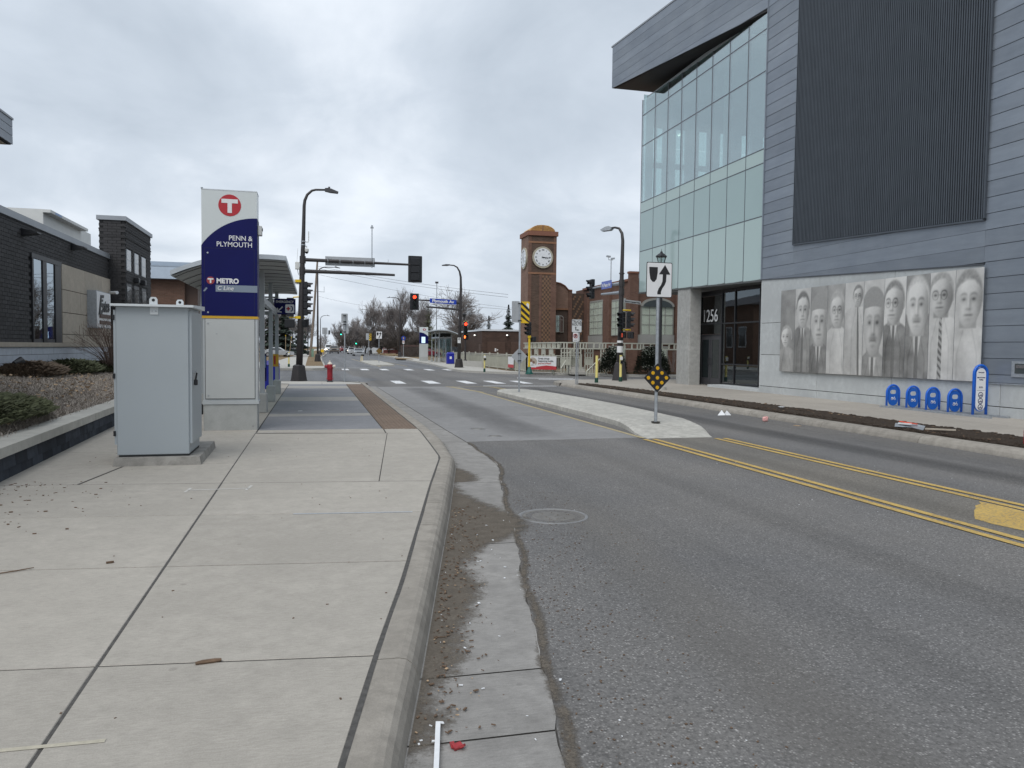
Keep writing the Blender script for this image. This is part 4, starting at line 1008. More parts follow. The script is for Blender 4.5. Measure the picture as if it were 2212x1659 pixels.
text('lettering','METRO',.125,'sign_white2',nv,(-1.77,yf-.013,2.755),(1,0,0),(0,0,1),'LEFT',.006,xscale=.95)
mb=MB(); mb.box(-1.785,x1+.004,yf-.0125,yf-.0105,2.595,2.722); gb_=mb.build('line_stripe','sky_grey',nv)
text('lettering','C Line',.108,'sign_white2',gb_,(-1.76,yf-.0155,2.627),(1,0,0),(0,0,1),'LEFT',.001,shear=.2)
for c in ((x0+.045,x1-.045,3.395,3.399),(x0+.045,x0+.049,2.2,3.395),(x1-.052,x1-.048,2.2,3.395)): mb=MB(); mb.box(c[0],c[1],yf-.0108,yf-.0102,c[2],c[3]); mb.build('panel_gap','black_rubber',nv)
for z in (3.31,2.21): mb=MB(); mb.tube([(x0+.105,yf-.010,z),(x0+.105,yf-.020,z)],.016,10); mb.build('bolt','steel',nv)
mb=MB(); mb.prism([(x0+.02,2.60),(x0+.05,2.595),(x0+.10,2.655),(x0+.075,2.675)],yf-.0118,yf-.0102,'XZ'); mb.build('scuff','sky_grey',nv)
mb=MB(); mb.bbox(x1+.008,x1+.085,yf+.05,yf+.22,3.68,3.86,.01); cb_=mb.build('sensor_box','rtu_white',py); mb=MB(); mb.tube([(x1+.085,yf+.10,3.79),(x1+.10,yf+.10,3.79)],.03,12); mb.build('sensor_eye','black_plastic',cb_)
mb=MB(); mb.bbox(x0-.04,x0-.006,yf+.05,yf+.10,.30,.50,.006); mb.build('conduit_box','black_plastic',py)
# ---- bus shelter
def build_shelter(name,label,loc,mirror,length,end_wall=True,ads=True):
    """local: x towards the street is +, y along the kerb, origin under the street-side posts' line, near end"""
    t=thing(name,label,'bus shelter',loc); s=mirror
    cxx,pz,Ra=.22,3.50,5.9
    prof=[]
    for i in range(15):
        x=-1.62+(2.26)*i/14; prof.append((x,pz-Ra+math.sqrt(Ra*Ra-(x-cxx)**2)*1.0-(.10*max(0,(-x-.6))**1.5)))
    up=[(s*x,z) for x,z in prof]; lo=[(s*x,z-.095) for x,z in prof]
    mb=MB(); poly=up+lo[::-1]; mb.prism(poly if s<0 else poly[::-1],-2.4,length+.9,'XZ'); rf=mb.build('roof','shelter_roof',t)
    mb=MB(); poly=[(a*.985,b_-.005) for a,b_ in lo]+[(a*.985,b_-.02) for a,b_ in lo][::-1]; mb.prism(poly if s<0 else poly[::-1],-2.35,length+.85,'XZ'); mb.build('ceiling','shelter_under',rf)
    k=0; y=-2.2
    while y<length+.7:
        mb=MB(); q=[(a*.97,b_-.021) for a,b_ in lo]; q2=[(a*.97,b_-.03) for a,b_ in lo]; mb.prism((q+q2[::-1]) if s<0 else (q+q2[::-1])[::-1],y,y+.03,'XZ'); mb.build('ceiling_seam','dark_trim',rf); y+=.95
    ys_=[.05,length*.5,length-.05]
    for x in (0.0,-1.32):
        for y in ys_:
            zt=3.38 if x==0 else 2.98
            mb=MB(); mb.box(s*x-.055,s*x+.055,y-.055,y+.055,.46,zt); mb.build('post','shelter_frame',t)
            if x==0: mb=MB(); mb.bbox(s*x-.12,s*x+.12,y-.16,y+.16,-.02,.47,.03); mb.build('footing','concrete_base',t)
    mb=MB(); mb.box(min(s*-1.44,s*-1.2),max(s*-1.44,s*-1.2),-.1,length+.1,-.02,.44); mb.build('kerb_wall','concrete_base',t)
    for x,z in ((0,2.62),(-1.32,2.62)): mb=MB(); mb.box(s*x-.05,s*x+.05,0,length,z,z+.16); mb.build('rail','shelter_frame',t)
    for x,y in ((0,.02),(0,length-.02)):
        for z in (2.62,3.18): mb=MB(); mb.box(min(0,s*-1.32),max(0,s*-1.32),y-.04,y+.04,z,z+.12 if z<3 else z+.05); mb.build('rail','shelter_frame',t)
    # end walls: glass between posts
    for y in ((.02,length-.02) if end_wall else (length-.02,)):
        mb=MB(); mb.box(min(s*-.70,s*-1.26),max(s*-.70,s*-1.26),y-.008,y+.008,.52,2.60); gl=mb.build('glass_panel','glass_shelter',t)
        mb=MB(); mb.box(s*-.70-.03,s*-.70+.03,y-.04,y+.04,.40,2.62); mb.build('post','shelter_frame',t)
        mb=MB(); mb.box(min(s*-.64,s*-1.3),max(s*-.64,s*-1.3),y-.10,y+.10,-.02,.44); mb.build('kerb_wall','concrete_base',t)
        mb=MB(); mb.box(min(s*-.1,s*-1.25),max(s*-.1,s*-1.25),y-.006,y+.006,2.78,3.16); mb.build('glass_panel','glass_dark',t)
    n=4
    for i in range(n):
        a=.1+(length-.2)*i/n; c=.1+(length-.2)*(i+1)/n
        mb=MB(); mb.box(s*-1.32-.008,s*-1.32+.008,a+.03,c-.03,.50,2.6); mb.build('glass_panel','glass_shelter',t)
        if i: mb=MB(); mb.box(s*-1.32-.03,s*-1.32+.03,a-.03,a+.03,.44,2.62); mb.build('post','shelter_frame',t)
    return t
sh=build_shelter('bus_shelter','grey bus shelter with curved roof standing behind the navy pylon',(-1.22,19.3,0),1,7.5)
# shelter fittings: heater boxes, info, emergency sign, yellow notice
mb=MB(); mb.box(-.5,-.14,1.0,2.6,2.85,3.15); mb.build('heater_box','black_paint',sh)
mb=MB(); mb.box(-.26,-.20,.3,1.1,2.35,3.0); mb.build('notice_case','navy',sh)
em=MB(); em.box(-.05,.62,6.6,6.66,2.62,3.12); emo=em.build('emergency_sign','navy',sh,label='navy EMERGENCY sign with arrow and telephone symbol')
text('lettering','EMERGENCY',.105,'sign_white2',emo,(.285,6.593,2.985),(1,0,0),(0,0,1),weight=.002,xscale=.92)
mb=MB(); mb.prism(roundrect(.30,.58,2.66,2.94,.04),6.585,6.598,'XZ'); pc=mb.build('symbol_plate','sign_white2',emo)
mb=MB(); mb.box(.335,.455,6.578,6.584,2.78,2.82); mb.box(.375,.415,6.577,6.583,2.74,2.86); mb.build('red_cross','metro_red',pc)
mb=MB(); mb.tube([(.47,6.581,2.72),(.515,6.581,2.74),(.53,6.581,2.80),(.515,6.581,2.86),(.47,6.581,2.88)],.016,6); mb.build('handset','navy',pc)
mb=MB(); mb.tube([(.22,6.59,2.86),(.06,6.59,2.70)],.02,6); mb.tube([(.06,6.59,2.82),(.06,6.59,2.69),(.19,6.59,2.69)],.02,6); mb.build('arrow','sign_white2',emo)
mb=MB(); mb.box(-.11,.12,5.9,5.93,.95,1.34); yn=mb.build('yellow_notice','gold',sh); mb=MB(); mb.box(-.02,.03,5.893,5.899,1.02,1.28); mb.build('red_print','sign_red',yn)
mb=MB(); mb.box(-.35,-.17,4.6,4.64,.55,1.35); fr=mb.build('route_case','navy',sh); mb=MB(); mb.box(-.33,-.19,4.592,4.599,.95,1.30); mb.build('map_sheet','print_blue',fr)
mb=MB(); mb.box(-.9,-.75,5.0,6.8,.44,.50); mb.build('bench','shelter_frame',sh)
bn=thing('litter_bin','navy blue litter bin half hidden behind the near shelter','litter bin',(-1.52,29.6,0))
mb=MB(); mb.bbox(-.26,.26,-.26,.26,.02,.9,.03); mb.build('body','blue_bin',bn); mb=MB(); mb.hexa([(-.28,-.28,.9),(.28,-.28,.9),(.28,.28,.9),(-.28,.28,.9)],[(-.18,-.18,1.06),(.18,-.18,1.06),(.18,.18,1.06),(-.18,.18,1.06)]); mb.build('lid','blue_bin',bn)
# ---- fire hydrant
hy=thing('fire_hydrant','dark red fire hydrant with white caps on the corner pavement','fire hydrant',(.66,35.6,0))
mb=MB(); mb.lathe([(0,.10),(.05,.10),(.05,.11),(.12,.11),(.12,.16),(.16,.16),(.16,.12),(.60,.12),(.60,.15),(.65,.15),(.65,.13),(.74,.13),(.80,.115)],n=16); mb.build('barrel','hydrant_red',hy,False)
mb=MB(); mb.lathe([(.80,.115),(.85,.09),(.89,.05),(.90,.03),(.97,.03)],n=14); mb.build('bonnet','hydrant_white',hy)
for d in (-1,1): mb=MB(); mb.tube([(d*.10,0,.70),(d*.20,0,.70),(d*.20,0,.70),(d*.24,0,.70)],[.06,.06,.08,.07],12); mb.build('nozzle','hydrant_white' if d>0 else 'hydrant_red',hy)
mb=MB(); mb.tube([(0,-.10,.68),(0,-.20,.68)],[.075,.08],12); mb.build('nozzle','hydrant_red',hy)
mb=MB(); mb.cyl(0,0,-.02,.06,.14); mb.build('flange','dark_trim',hy)
# ---- signs seen from behind
def sign_post(name,label,x,y,h,r=.03,mat='galv',cat='sign',group=None,rz=0,z0=0.0):
    t=thing(name,label,cat,(x,y,z0),rz,group); mb=MB(); mb.cyl(0,0,-.05,h,r,n=10); mb.build('post',mat,t); return t
def plate(t,name,poly,mat,y=-.04,th=.004): mb=MB(); mb.prism(poly,y,y+th,'XZ'); return mb.build(name,mat,t)
sp_=sign_post('sign_post','galvanised post with two sign plates seen from behind near the hydrant',1.31,35.6,3.05)
plate(sp_,'sign_plate',roundrect(-.15,.14,2.66,3.09,.03),'sign_back',.035); plate(sp_,'sign_plate',roundrect(-.08,.17,2.19,2.65,.03),'sign_back',.035)
for z in (3.0,2.72,2.6,2.26): mb=MB(); mb.box(-.06,.06,-.045,.04,z-.02,z+.02); mb.build('clamp','black_paint',sp_)
# ================================================================ right: metal and glass office building
ob_=thing('office_building','grey metal-clad office building with glass corner, overhanging roof and portrait mural','building',(16.8,26,0),world=True)
BX=16.8; RT=17.6
# body behind the skins
mb=MB(); mb.box(17.35,44,-4,26.6,-.1,RT-.1); mb.build('core','zinc_joint',ob_)
# concrete plinth wall panels with open joints
pw=MB(); pw.box(BX+.03,17.35,-4,26.62,-.1,4.6); pwo=pw.build('plinth_wall','joint_dark',ob_)
mbot=lambda y:3.92+.0447*(y-16.39)
ysb=[-4,-.5,3.2,6.9,10.6,15.75,19.55,23.1,26.62]
for i,(a,c) in enumerate(zip(ysb,ysb[1:])):
    for z0,z1 in ((-.1,.245),(.265,1.46),(1.475,2.67),(2.685,4.6)):
        if c<16.2 and z0>.8: continue
        if a<16.2 and z0>.8: a=16.2
        mb=MB(); mb.bbox(BX,BX+.06,a+.008,c-.008,z0,z1 if z1!=1.46 or c>=16.2 else .86,.006); mb.build('concrete_panel','concrete_wall',pwo)
# end return of the plinth at the entrance
mb=MB(); mb.box(BX+.002,17.9,26.6,26.66,-.1,4.36); mb.build('concrete_panel','concrete_wall',pwo)
# zinc courses
zr=random.Random(12)
EX=.4127
LV0,LV1=16.40,24.58      # louvre opening along y
zc=MB(); zc.prism([(-4,.86),(16.36,.86),(16.36,3.93),(26.64,4.39),(26.64,RT),(-4,RT)],BX-.012,BX+.03,'YZ'); zco=zc.build('cladding','zinc_joint',ob_)
def zpanel(pl,a,c,z0,z1,d=0.0,nm='cladding_panel'):
    """one folded metal course between y=a and y=c"""
    mb=MB(); b0=max(z0,0); mb.add([(BX-.030,a,z0+.012),(BX-.030,c,z0+.012),(BX-.022,c,z1-.004),(BX-.022,a,z1-.004),(BX-.01,a,z0+.004),(BX-.01,c,z0+.004),(BX-.01,a,z1),(BX-.01,c,z1)],[(0,3,2,1),(0,1,5,4),(3,6,7,2),(0,4,6,3),(1,2,7,5)])
    return mb.build(nm,'zinc',zco)
def zpoly(pts):
    mb=MB(); mb.prism(pts,BX-.026,BX-.012,'YZ'); return mb.build('cladding_panel','zinc',zco)
z=.86
k=0
zs=[.86]
z=4.78-EX*9
while z<RT+.1: zs.append(z) if z>.9 else None; z+=EX
zs.append(RT)
for z0,z1 in zip(zs,zs[1:]):
    k+=1
    segs=[]
    if z1<=4.0: segs=[(-4,16.33)]
    elif z0<4.45:   # course cut by the sloping bottom edge
        for a,c in ((-4,8+zr.uniform(-2,2)),):
            zpanel(None,a,c-.002,z0,z1)
        y=c
        lim=lambda yy:mbot(yy) if yy>16.36 else 0
        pts=[]
        yy0=y; 
        # polygon of the course above the sloping edge
        ya=16.36
        zpanel(None,y+.002,ya,z0,z1)
        yz1=min(26.62,16.39+(z1-3.92)/.0447); yz0=max(ya,16.39+(z0-3.92)/.0447)
        if yz1>ya+.05:
            poly=[(ya+.004,max(z0,mbot(ya))+.004)]
            if yz0>ya: poly.append((yz0,z0+.004))
            poly+=[(yz1,min(z1,mbot(yz1)+.004)-.002)]
            if yz1>=26.6 and z1>mbot(26.6): poly.append((26.62,z1-.004))
            poly+=[(ya+.004,z1-.004)]
            zpoly(poly)
        continue
    else:
        lo=lambda yy:5.07+.0489*(yy-16.4)
        if z1<lo(LV0): segs=[(-4,26.62)]
        elif z0>lo(LV1): segs=[(-4,LV0-.05),(LV1+.04,26.62)]
        else:
            yc0=16.4+(z0-5.07)/.0489; yc1=16.4+(z1-5.07)/.0489
            segs=[(-4,LV0-.05),(LV1+.04,26.62)]
            p0=max(LV0,yc0)
            poly=[]
            # area under the sloping louvre frame
            a_=LV0-.05; 
            poly=[(a_,z0+.004)] if z0<lo(a_) else []
            if z0<lo(LV0): poly=[(LV0-.05,z0+.004)]
            else: poly=[(max(LV0-.05,yc0),z0+.004)]
            poly+=[(LV1+.04,z0+.004)]
            poly+=[(LV1+.04,min(z1-.004,lo(LV1)-.03))]
            if yc1<LV1: poly+=[(max(yc1,LV0-.05),z1-.004)]
            if z0<lo(LV0): poly+=[(LV0-.05,min(z1-.004,lo(LV0)-.03))]
            if len(poly)>=3: zpoly(poly)
    for a,c in segs:
        n=max(1,int((c-a)/3.2)); cuts=[a]+sorted(a+(c-a)*(i+zr.uniform(-.3,.3))/n for i in range(1,n))+[c]
        for p,q in zip(cuts,cuts[1:]): zpanel(None,p+.001,q-.001,z0,z1)
mb=MB(); mb.hexa([(BX-.03,16.34,3.885),(BX+.01,16.34,3.885),(BX+.01,26.64,4.345),(BX-.03,26.64,4.345)],[(BX-.03,16.34,3.92),(BX+.01,16.34,3.92),(BX+.01,26.64,4.38),(BX-.03,26.64,4.38)]); mb.build('drip_edge','mullion',zco)
mb=MB(); mb.box(BX-.04,BX+.02,-4,16.36,.83,.86); mb.build('drip_edge','galv',zco)
mb=MB(); mb.box(BX-.03,BX+.02,16.30,16.37,.86,3.92); mb.build('corner_trim','zinc',zco)
mb=MB(); mb.box(BX-.05,BX+.02,26.60,26.66,4.37,RT-2.6); mb.build('corner_trim','zinc',zco)
# louvre screen with vertical fins
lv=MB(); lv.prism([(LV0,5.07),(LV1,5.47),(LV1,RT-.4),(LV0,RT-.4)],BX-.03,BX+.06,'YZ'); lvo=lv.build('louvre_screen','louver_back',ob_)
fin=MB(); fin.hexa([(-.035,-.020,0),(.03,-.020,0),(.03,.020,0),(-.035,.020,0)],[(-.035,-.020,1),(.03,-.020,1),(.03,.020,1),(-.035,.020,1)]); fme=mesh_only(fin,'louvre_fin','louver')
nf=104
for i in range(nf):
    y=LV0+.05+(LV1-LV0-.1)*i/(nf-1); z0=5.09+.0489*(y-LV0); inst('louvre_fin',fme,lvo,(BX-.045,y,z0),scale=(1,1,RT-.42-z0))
for a,c in ((LV0-.05,LV0),(LV1,LV1+.03)): mb=MB(); mb.box(BX-.09,BX,a,c,5.05 if a<20 else 5.45,RT-.4); mb.build('frame','louver',lvo)
mb=MB(); mb.hexa([(BX-.09,LV0-.05,5.03),(BX,LV0-.05,5.03),(BX,LV1+.03,5.43),(BX-.09,LV1+.03,5.43)],[(BX-.09,LV0-.05,5.08),(BX,LV0-.05,5.08),(BX,LV1+.03,5.48),(BX-.09,LV1+.03,5.48)]); mb.build('frame','louver',lvo)
# glass corner
gy=[26.66,28.0,29.43,30.88,32.33,33.78,35.23,36.72,38.32]
ztop=lambda y:14.53+(y-26.64)*.0215
zl=[4.40,6.82,8.86,9.40,12.36,13.95]
gw=MB(); gw.box(17.3,17.4,26.66,38.2,4.5,9.35); gwo=gw.build('glass_corner','interior_grey',ob_)
rv=random.Random(9)
for i,(a,c) in enumerate(zip(gy,gy[1:])):
    for j in range(6):
        z0=zl[j] if j else 4.37+.025*(a-26.66); z1=zl[j+1] if j<5 else ztop(a)
        mt='spandrel' if j==1 else ('spandrel_pale' if j in (0,2) else 'glass_curtain')
        mb=MB(); mb.box(BX-.008,BX+.012,a+.02,c-.02,z0+.02,(z1 if j<5 else ztop((a+c)/2))-.02)
        mb.build('pane',mt,gwo)
for y in gy: mb=MB(); mb.box(BX-.012,BX+.10,y-.022,y+.022,4.38+.025*(y-26.66),ztop(y)); mb.build('mullion','mullion',gwo)
for z in zl[1:]: mb=MB(); mb.box(BX-.011,BX+.09,26.66,38.32,z-.022,z+.022); mb.build('mullion','mullion',gwo)
# north return of the glass, also glazed
for i in range(5):
    a=BX+.05+i*1.6; c=a+1.6
    for j in range(3,6): mb=MB(); mb.box(a+.02,c-.02,38.31,38.325,zl[j]+.02,(zl[j+1] if j<5 else 15.1)-.02); mb.build('pane','glass_shelter',gwo)
    for j in range(0,3): mb=MB(); mb.box(a+.02,c-.02,38.31,38.325,(zl[j] if j else 4.66)+.02,zl[j+1]-.02); mb.build('pane','spandrel',gwo)
    mb=MB(); mb.box(c-.03,c+.03,38.25,38.34,4.66,15.1); mb.build('mullion','mullion',gwo)
# north wall behind the glass: piers and beams leave tall window strips
edge=16.95; nwo=None
for k in range(6):
    a=17.30+1.30*k; c=a+.60
    mb=MB(); mb.box(edge,a,38.0,38.22,9.4,14.8); nw=mb.build('north_wall_pier','interior_grey',gwo); edge=c
    for z0,z1 in ((9.4,9.6),(11.25,11.5),(13.35,14.8)): mb=MB(); mb.box(a,c,38.0,38.22,z0,z1); mb.build('north_wall_beam','interior_grey',gwo)
mb=MB(); mb.box(edge,25,38.0,38.22,9.4,14.8); mb.build('north_wall_pier','interior_grey',gwo)
# interior: floors, back wall with bright window strips, columns, lamps
it=MB(); it.box(17.0,25,26.7,38.2,9.2,9.4); it.box(17.0,25,26.7,38.2,14.75,14.95); ito=it.build('interior','interior_grey',ob_)
wins=[(28.9,29.6),(31.3,32.0),(34.3,35.2)]
edge=26.7
for a,c in wins+[(38.2,38.2)]:
    if a-edge>.05: mb=MB(); mb.box(24.4,24.7,edge,a,9.4,14.75); mb.build('wall_pier','interior_white',ito)
    edge=c
for z0,z1 in ((9.4,9.9),(11.7,11.95),(13.3,14.75)): mb=MB(); mb.box(24.45,24.65,26.7,38.2,z0,z1); mb.build('wall_beam','interior_white',ito)
for x,y,l in ((19.0,28.5,1.4),(20.5,31.2,.9),(18.6,27.3,1.0),(21.5,33,.8)): mb=MB(); mb.box(x-.06,x+.06,y,y+l,14.66,14.70); mb.build('strip_lamp','led_strip',ito)
for y in (29.4,33.8): mb=MB(); mb.cyl(19.2,y,9.4,14.75,.16); mb.build('inner_column','interior_white',ito)
mb=MB(); mb.box(18.5,20.5,27.2,28.6,9.4,10.5); mb.build('inner_desk','interior_white',ito)
# overhanging roof wedge
FA=(BX-.03,26.63); FB_=(15.31,38.9)
d=Vector((FB_[0]-FA[0],FB_[1]-FA[1])); fl=d.length; u=d/fl
zb=lambda s:14.57+(15.44-14.57)*s/fl
ro=MB()
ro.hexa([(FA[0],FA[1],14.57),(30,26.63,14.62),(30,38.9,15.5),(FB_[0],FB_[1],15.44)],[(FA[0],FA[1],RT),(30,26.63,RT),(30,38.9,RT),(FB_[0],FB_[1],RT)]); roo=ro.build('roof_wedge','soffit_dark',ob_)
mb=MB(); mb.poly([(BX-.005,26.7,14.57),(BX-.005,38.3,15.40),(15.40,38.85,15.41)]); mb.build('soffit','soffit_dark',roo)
zt=RT
rows_=[z for z in zs if z>14.5]
for z0,z1 in zip(rows_,rows_[1:]):
    s0=0.0 if z0>=14.57 else (0.0)
    # part of the course above the sloping soffit edge
    smax=fl if z1>15.46 and z0>=15.43 else None
    def P(s,z,off=.03): n_=Vector((-u.y,u.x)); q=Vector(FA)+u*s+n_*off; return (q.x,q.y,z)
    sz=lambda z:(z-14.57)/(15.44-14.57)*fl
    pts=[(0,max(z0,14.57))]
    a=sz(z0); c=sz(z1)
    if z1<=14.57: continue
    poly=[]
    if z0>=15.44: poly=[(0,z0),(fl,z0),(fl,z1),(0,z1)]
    elif z1>15.44: poly=[(0,max(z0,14.57)),(max(0,a),max(z0,14.57)),(fl,15.44),(fl,z1),(0,z1)]
    else: poly=[(0,max(z0,14.57)),(max(.01,a),max(z0,14.57)),(c,z1),(0,z1)]
    mb=MB(); n=len(poly); fr_=[P(s,z_+(.006 if z_<z1-.01 else -.006)) for s,z_ in poly]; bk=[P(s,z_,0.0) for s,z_ in poly]
    mb.v=fr_+bk; mb.f=[tuple(range(n))]+[(i,(i+1)%n,n+(i+1)%n,n+i) for i in range(n)]
    mb.build('cladding_panel','zinc',roo)
mb=MB(); mb.hexa([(FA[0]-.06,FA[1]-30.6,RT-.02),(30,-4,RT-.02),(30,26.63,RT-.02),(FA[0]-.06,FA[1],RT-.02)],[(FA[0]-.06,-4,RT+.06),(30,-4,RT+.06),(30,26.63,RT+.06),(FA[0]-.06,FA[1],RT+.06)])
mb.hexa([(FA[0]-.06,FA[1]+.001,RT-.02),(30,FA[1]+.001,RT-.02),(30,39.0,RT-.02),(FB_[0]-.06,39.0,RT-.02)],[(FA[0]-.06,FA[1]+.001,RT+.06),(30,FA[1]+.001,RT+.06),(30,39.0,RT+.06),(FB_[0]-.06,39.0,RT+.06)]); mb.build('coping','parapet',roo)
# underside of glass corner, column, entrance
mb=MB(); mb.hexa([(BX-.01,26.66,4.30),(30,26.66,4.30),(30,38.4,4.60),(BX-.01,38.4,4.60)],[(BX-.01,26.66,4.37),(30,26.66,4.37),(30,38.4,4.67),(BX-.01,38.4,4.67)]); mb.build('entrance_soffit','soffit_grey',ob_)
mb=MB(); mb.bbox(16.83,17.41,32.57,33.85,-.05,4.55,.02); mb.build('column','concrete_column',ob_)
EX_=17.75
st=MB(); st.box(EX_-.03,EX_+.06,26.6,33.3,4.18,4.35); sto=st.build('storefront','soffit_dark',ob_)
mb=MB(); mb.box(16.9,EX_+.3,26.66,30.9,-.02,.10); mb.build('sill_kerb','concrete_wall',sto)
ylist=[26.62,28.17,30.11,31.22,33.18]
for a,c,z0,z1,mt in ((26.7,28.1,.20,4.2,'glass_store'),(28.24,30.04,.20,4.2,'glass_store'),(30.18,31.15,.20,4.2,'glass_store'),(31.29,33.12,2.88,4.10,'glass_store'),(31.29,33.12,2.36,2.80,'glass_store')):
    mb=MB(); mb.box(EX_-.006,EX_+.006,a,c,z0,z1); mb.build('pane',mt,sto)
for y in ylist: mb=MB(); mb.box(EX_-.05,EX_+.04,y-.035,y+.035,.0,4.3); mb.build('mullion','black_paint',sto)
for z in (2.82,1.0,.14): mb=MB(); mb.box(EX_-.045,EX_+.04,26.62,31.2,z-.03,z+.03); mb.build('mullion','black_paint',sto)
for z in (4.15,2.84,2.31): mb=MB(); mb.box(EX_-.046,EX_+.04,31.22,33.18,z-.04,z+.04); mb.build('mullion','black_paint',sto)
for a,c in ((31.27,32.18),(32.21,33.13)):
    mb=MB(); mb.box(EX_-.03,EX_+.02,a,c,.03,2.27); do=mb.build('door','dark_trim',sto)
    mb=MB(); mb.box(EX_-.036,EX_-.031,a+.15,c-.15,.35,2.1); mb.build('pane','glass_dark',do)
    yh=32.1 if a<32 else 32.29; mb=MB(); mb.tube([(EX_-.04,yh,.95),(EX_-.09,yh,.95),(EX_-.09,yh,1.25),(EX_-.04,yh,1.25)],.015,8); mb.build('handle','black_paint',do)
text('house_number','1256',.82,'sign_white2',sto,(EX_-.05,32.98,2.93),(0,-1,0),(0,0,1),'LEFT',.0,depth=.01,xscale=.88)
lo_=MB(); lo_.box(18.2,25,26.7,33.2,-.03,.0); lo_.box(24.8,25,26.7,38,.0,4.3); loo=lo_.build('lobby','interior_grey',ob_)
mb=MB(); mb.box(20.2,20.25,27.6,28.2,2.9,4.2); mb.build('hanging_banner','print_blue',loo); mb=MB(); mb.box(20.0,20.4,28.8,29.6,0,4.2); mb.build('lobby_pier','interior_white',loo)
mb=MB(); mb.box(19.5,19.7,29.9,30.6,0,4.2); mb.build('lobby_brick','brick_red',loo)
# wall box at the right edge
mb=MB(); mb.box(BX-.06,BX,14.85,15.40,1.03,1.42); vb=mb.build('wall_box','galv',ob_); mb=MB(); mb.box(BX-.07,BX-.055,14.9,15.30,1.12,1.36); mb.build('window_hatch','glass_mid',vb); mb=MB(); mb.box(BX-.078,BX-.07,15.0,15.26,1.25,1.33); mb.build('plate','chrome',vb)
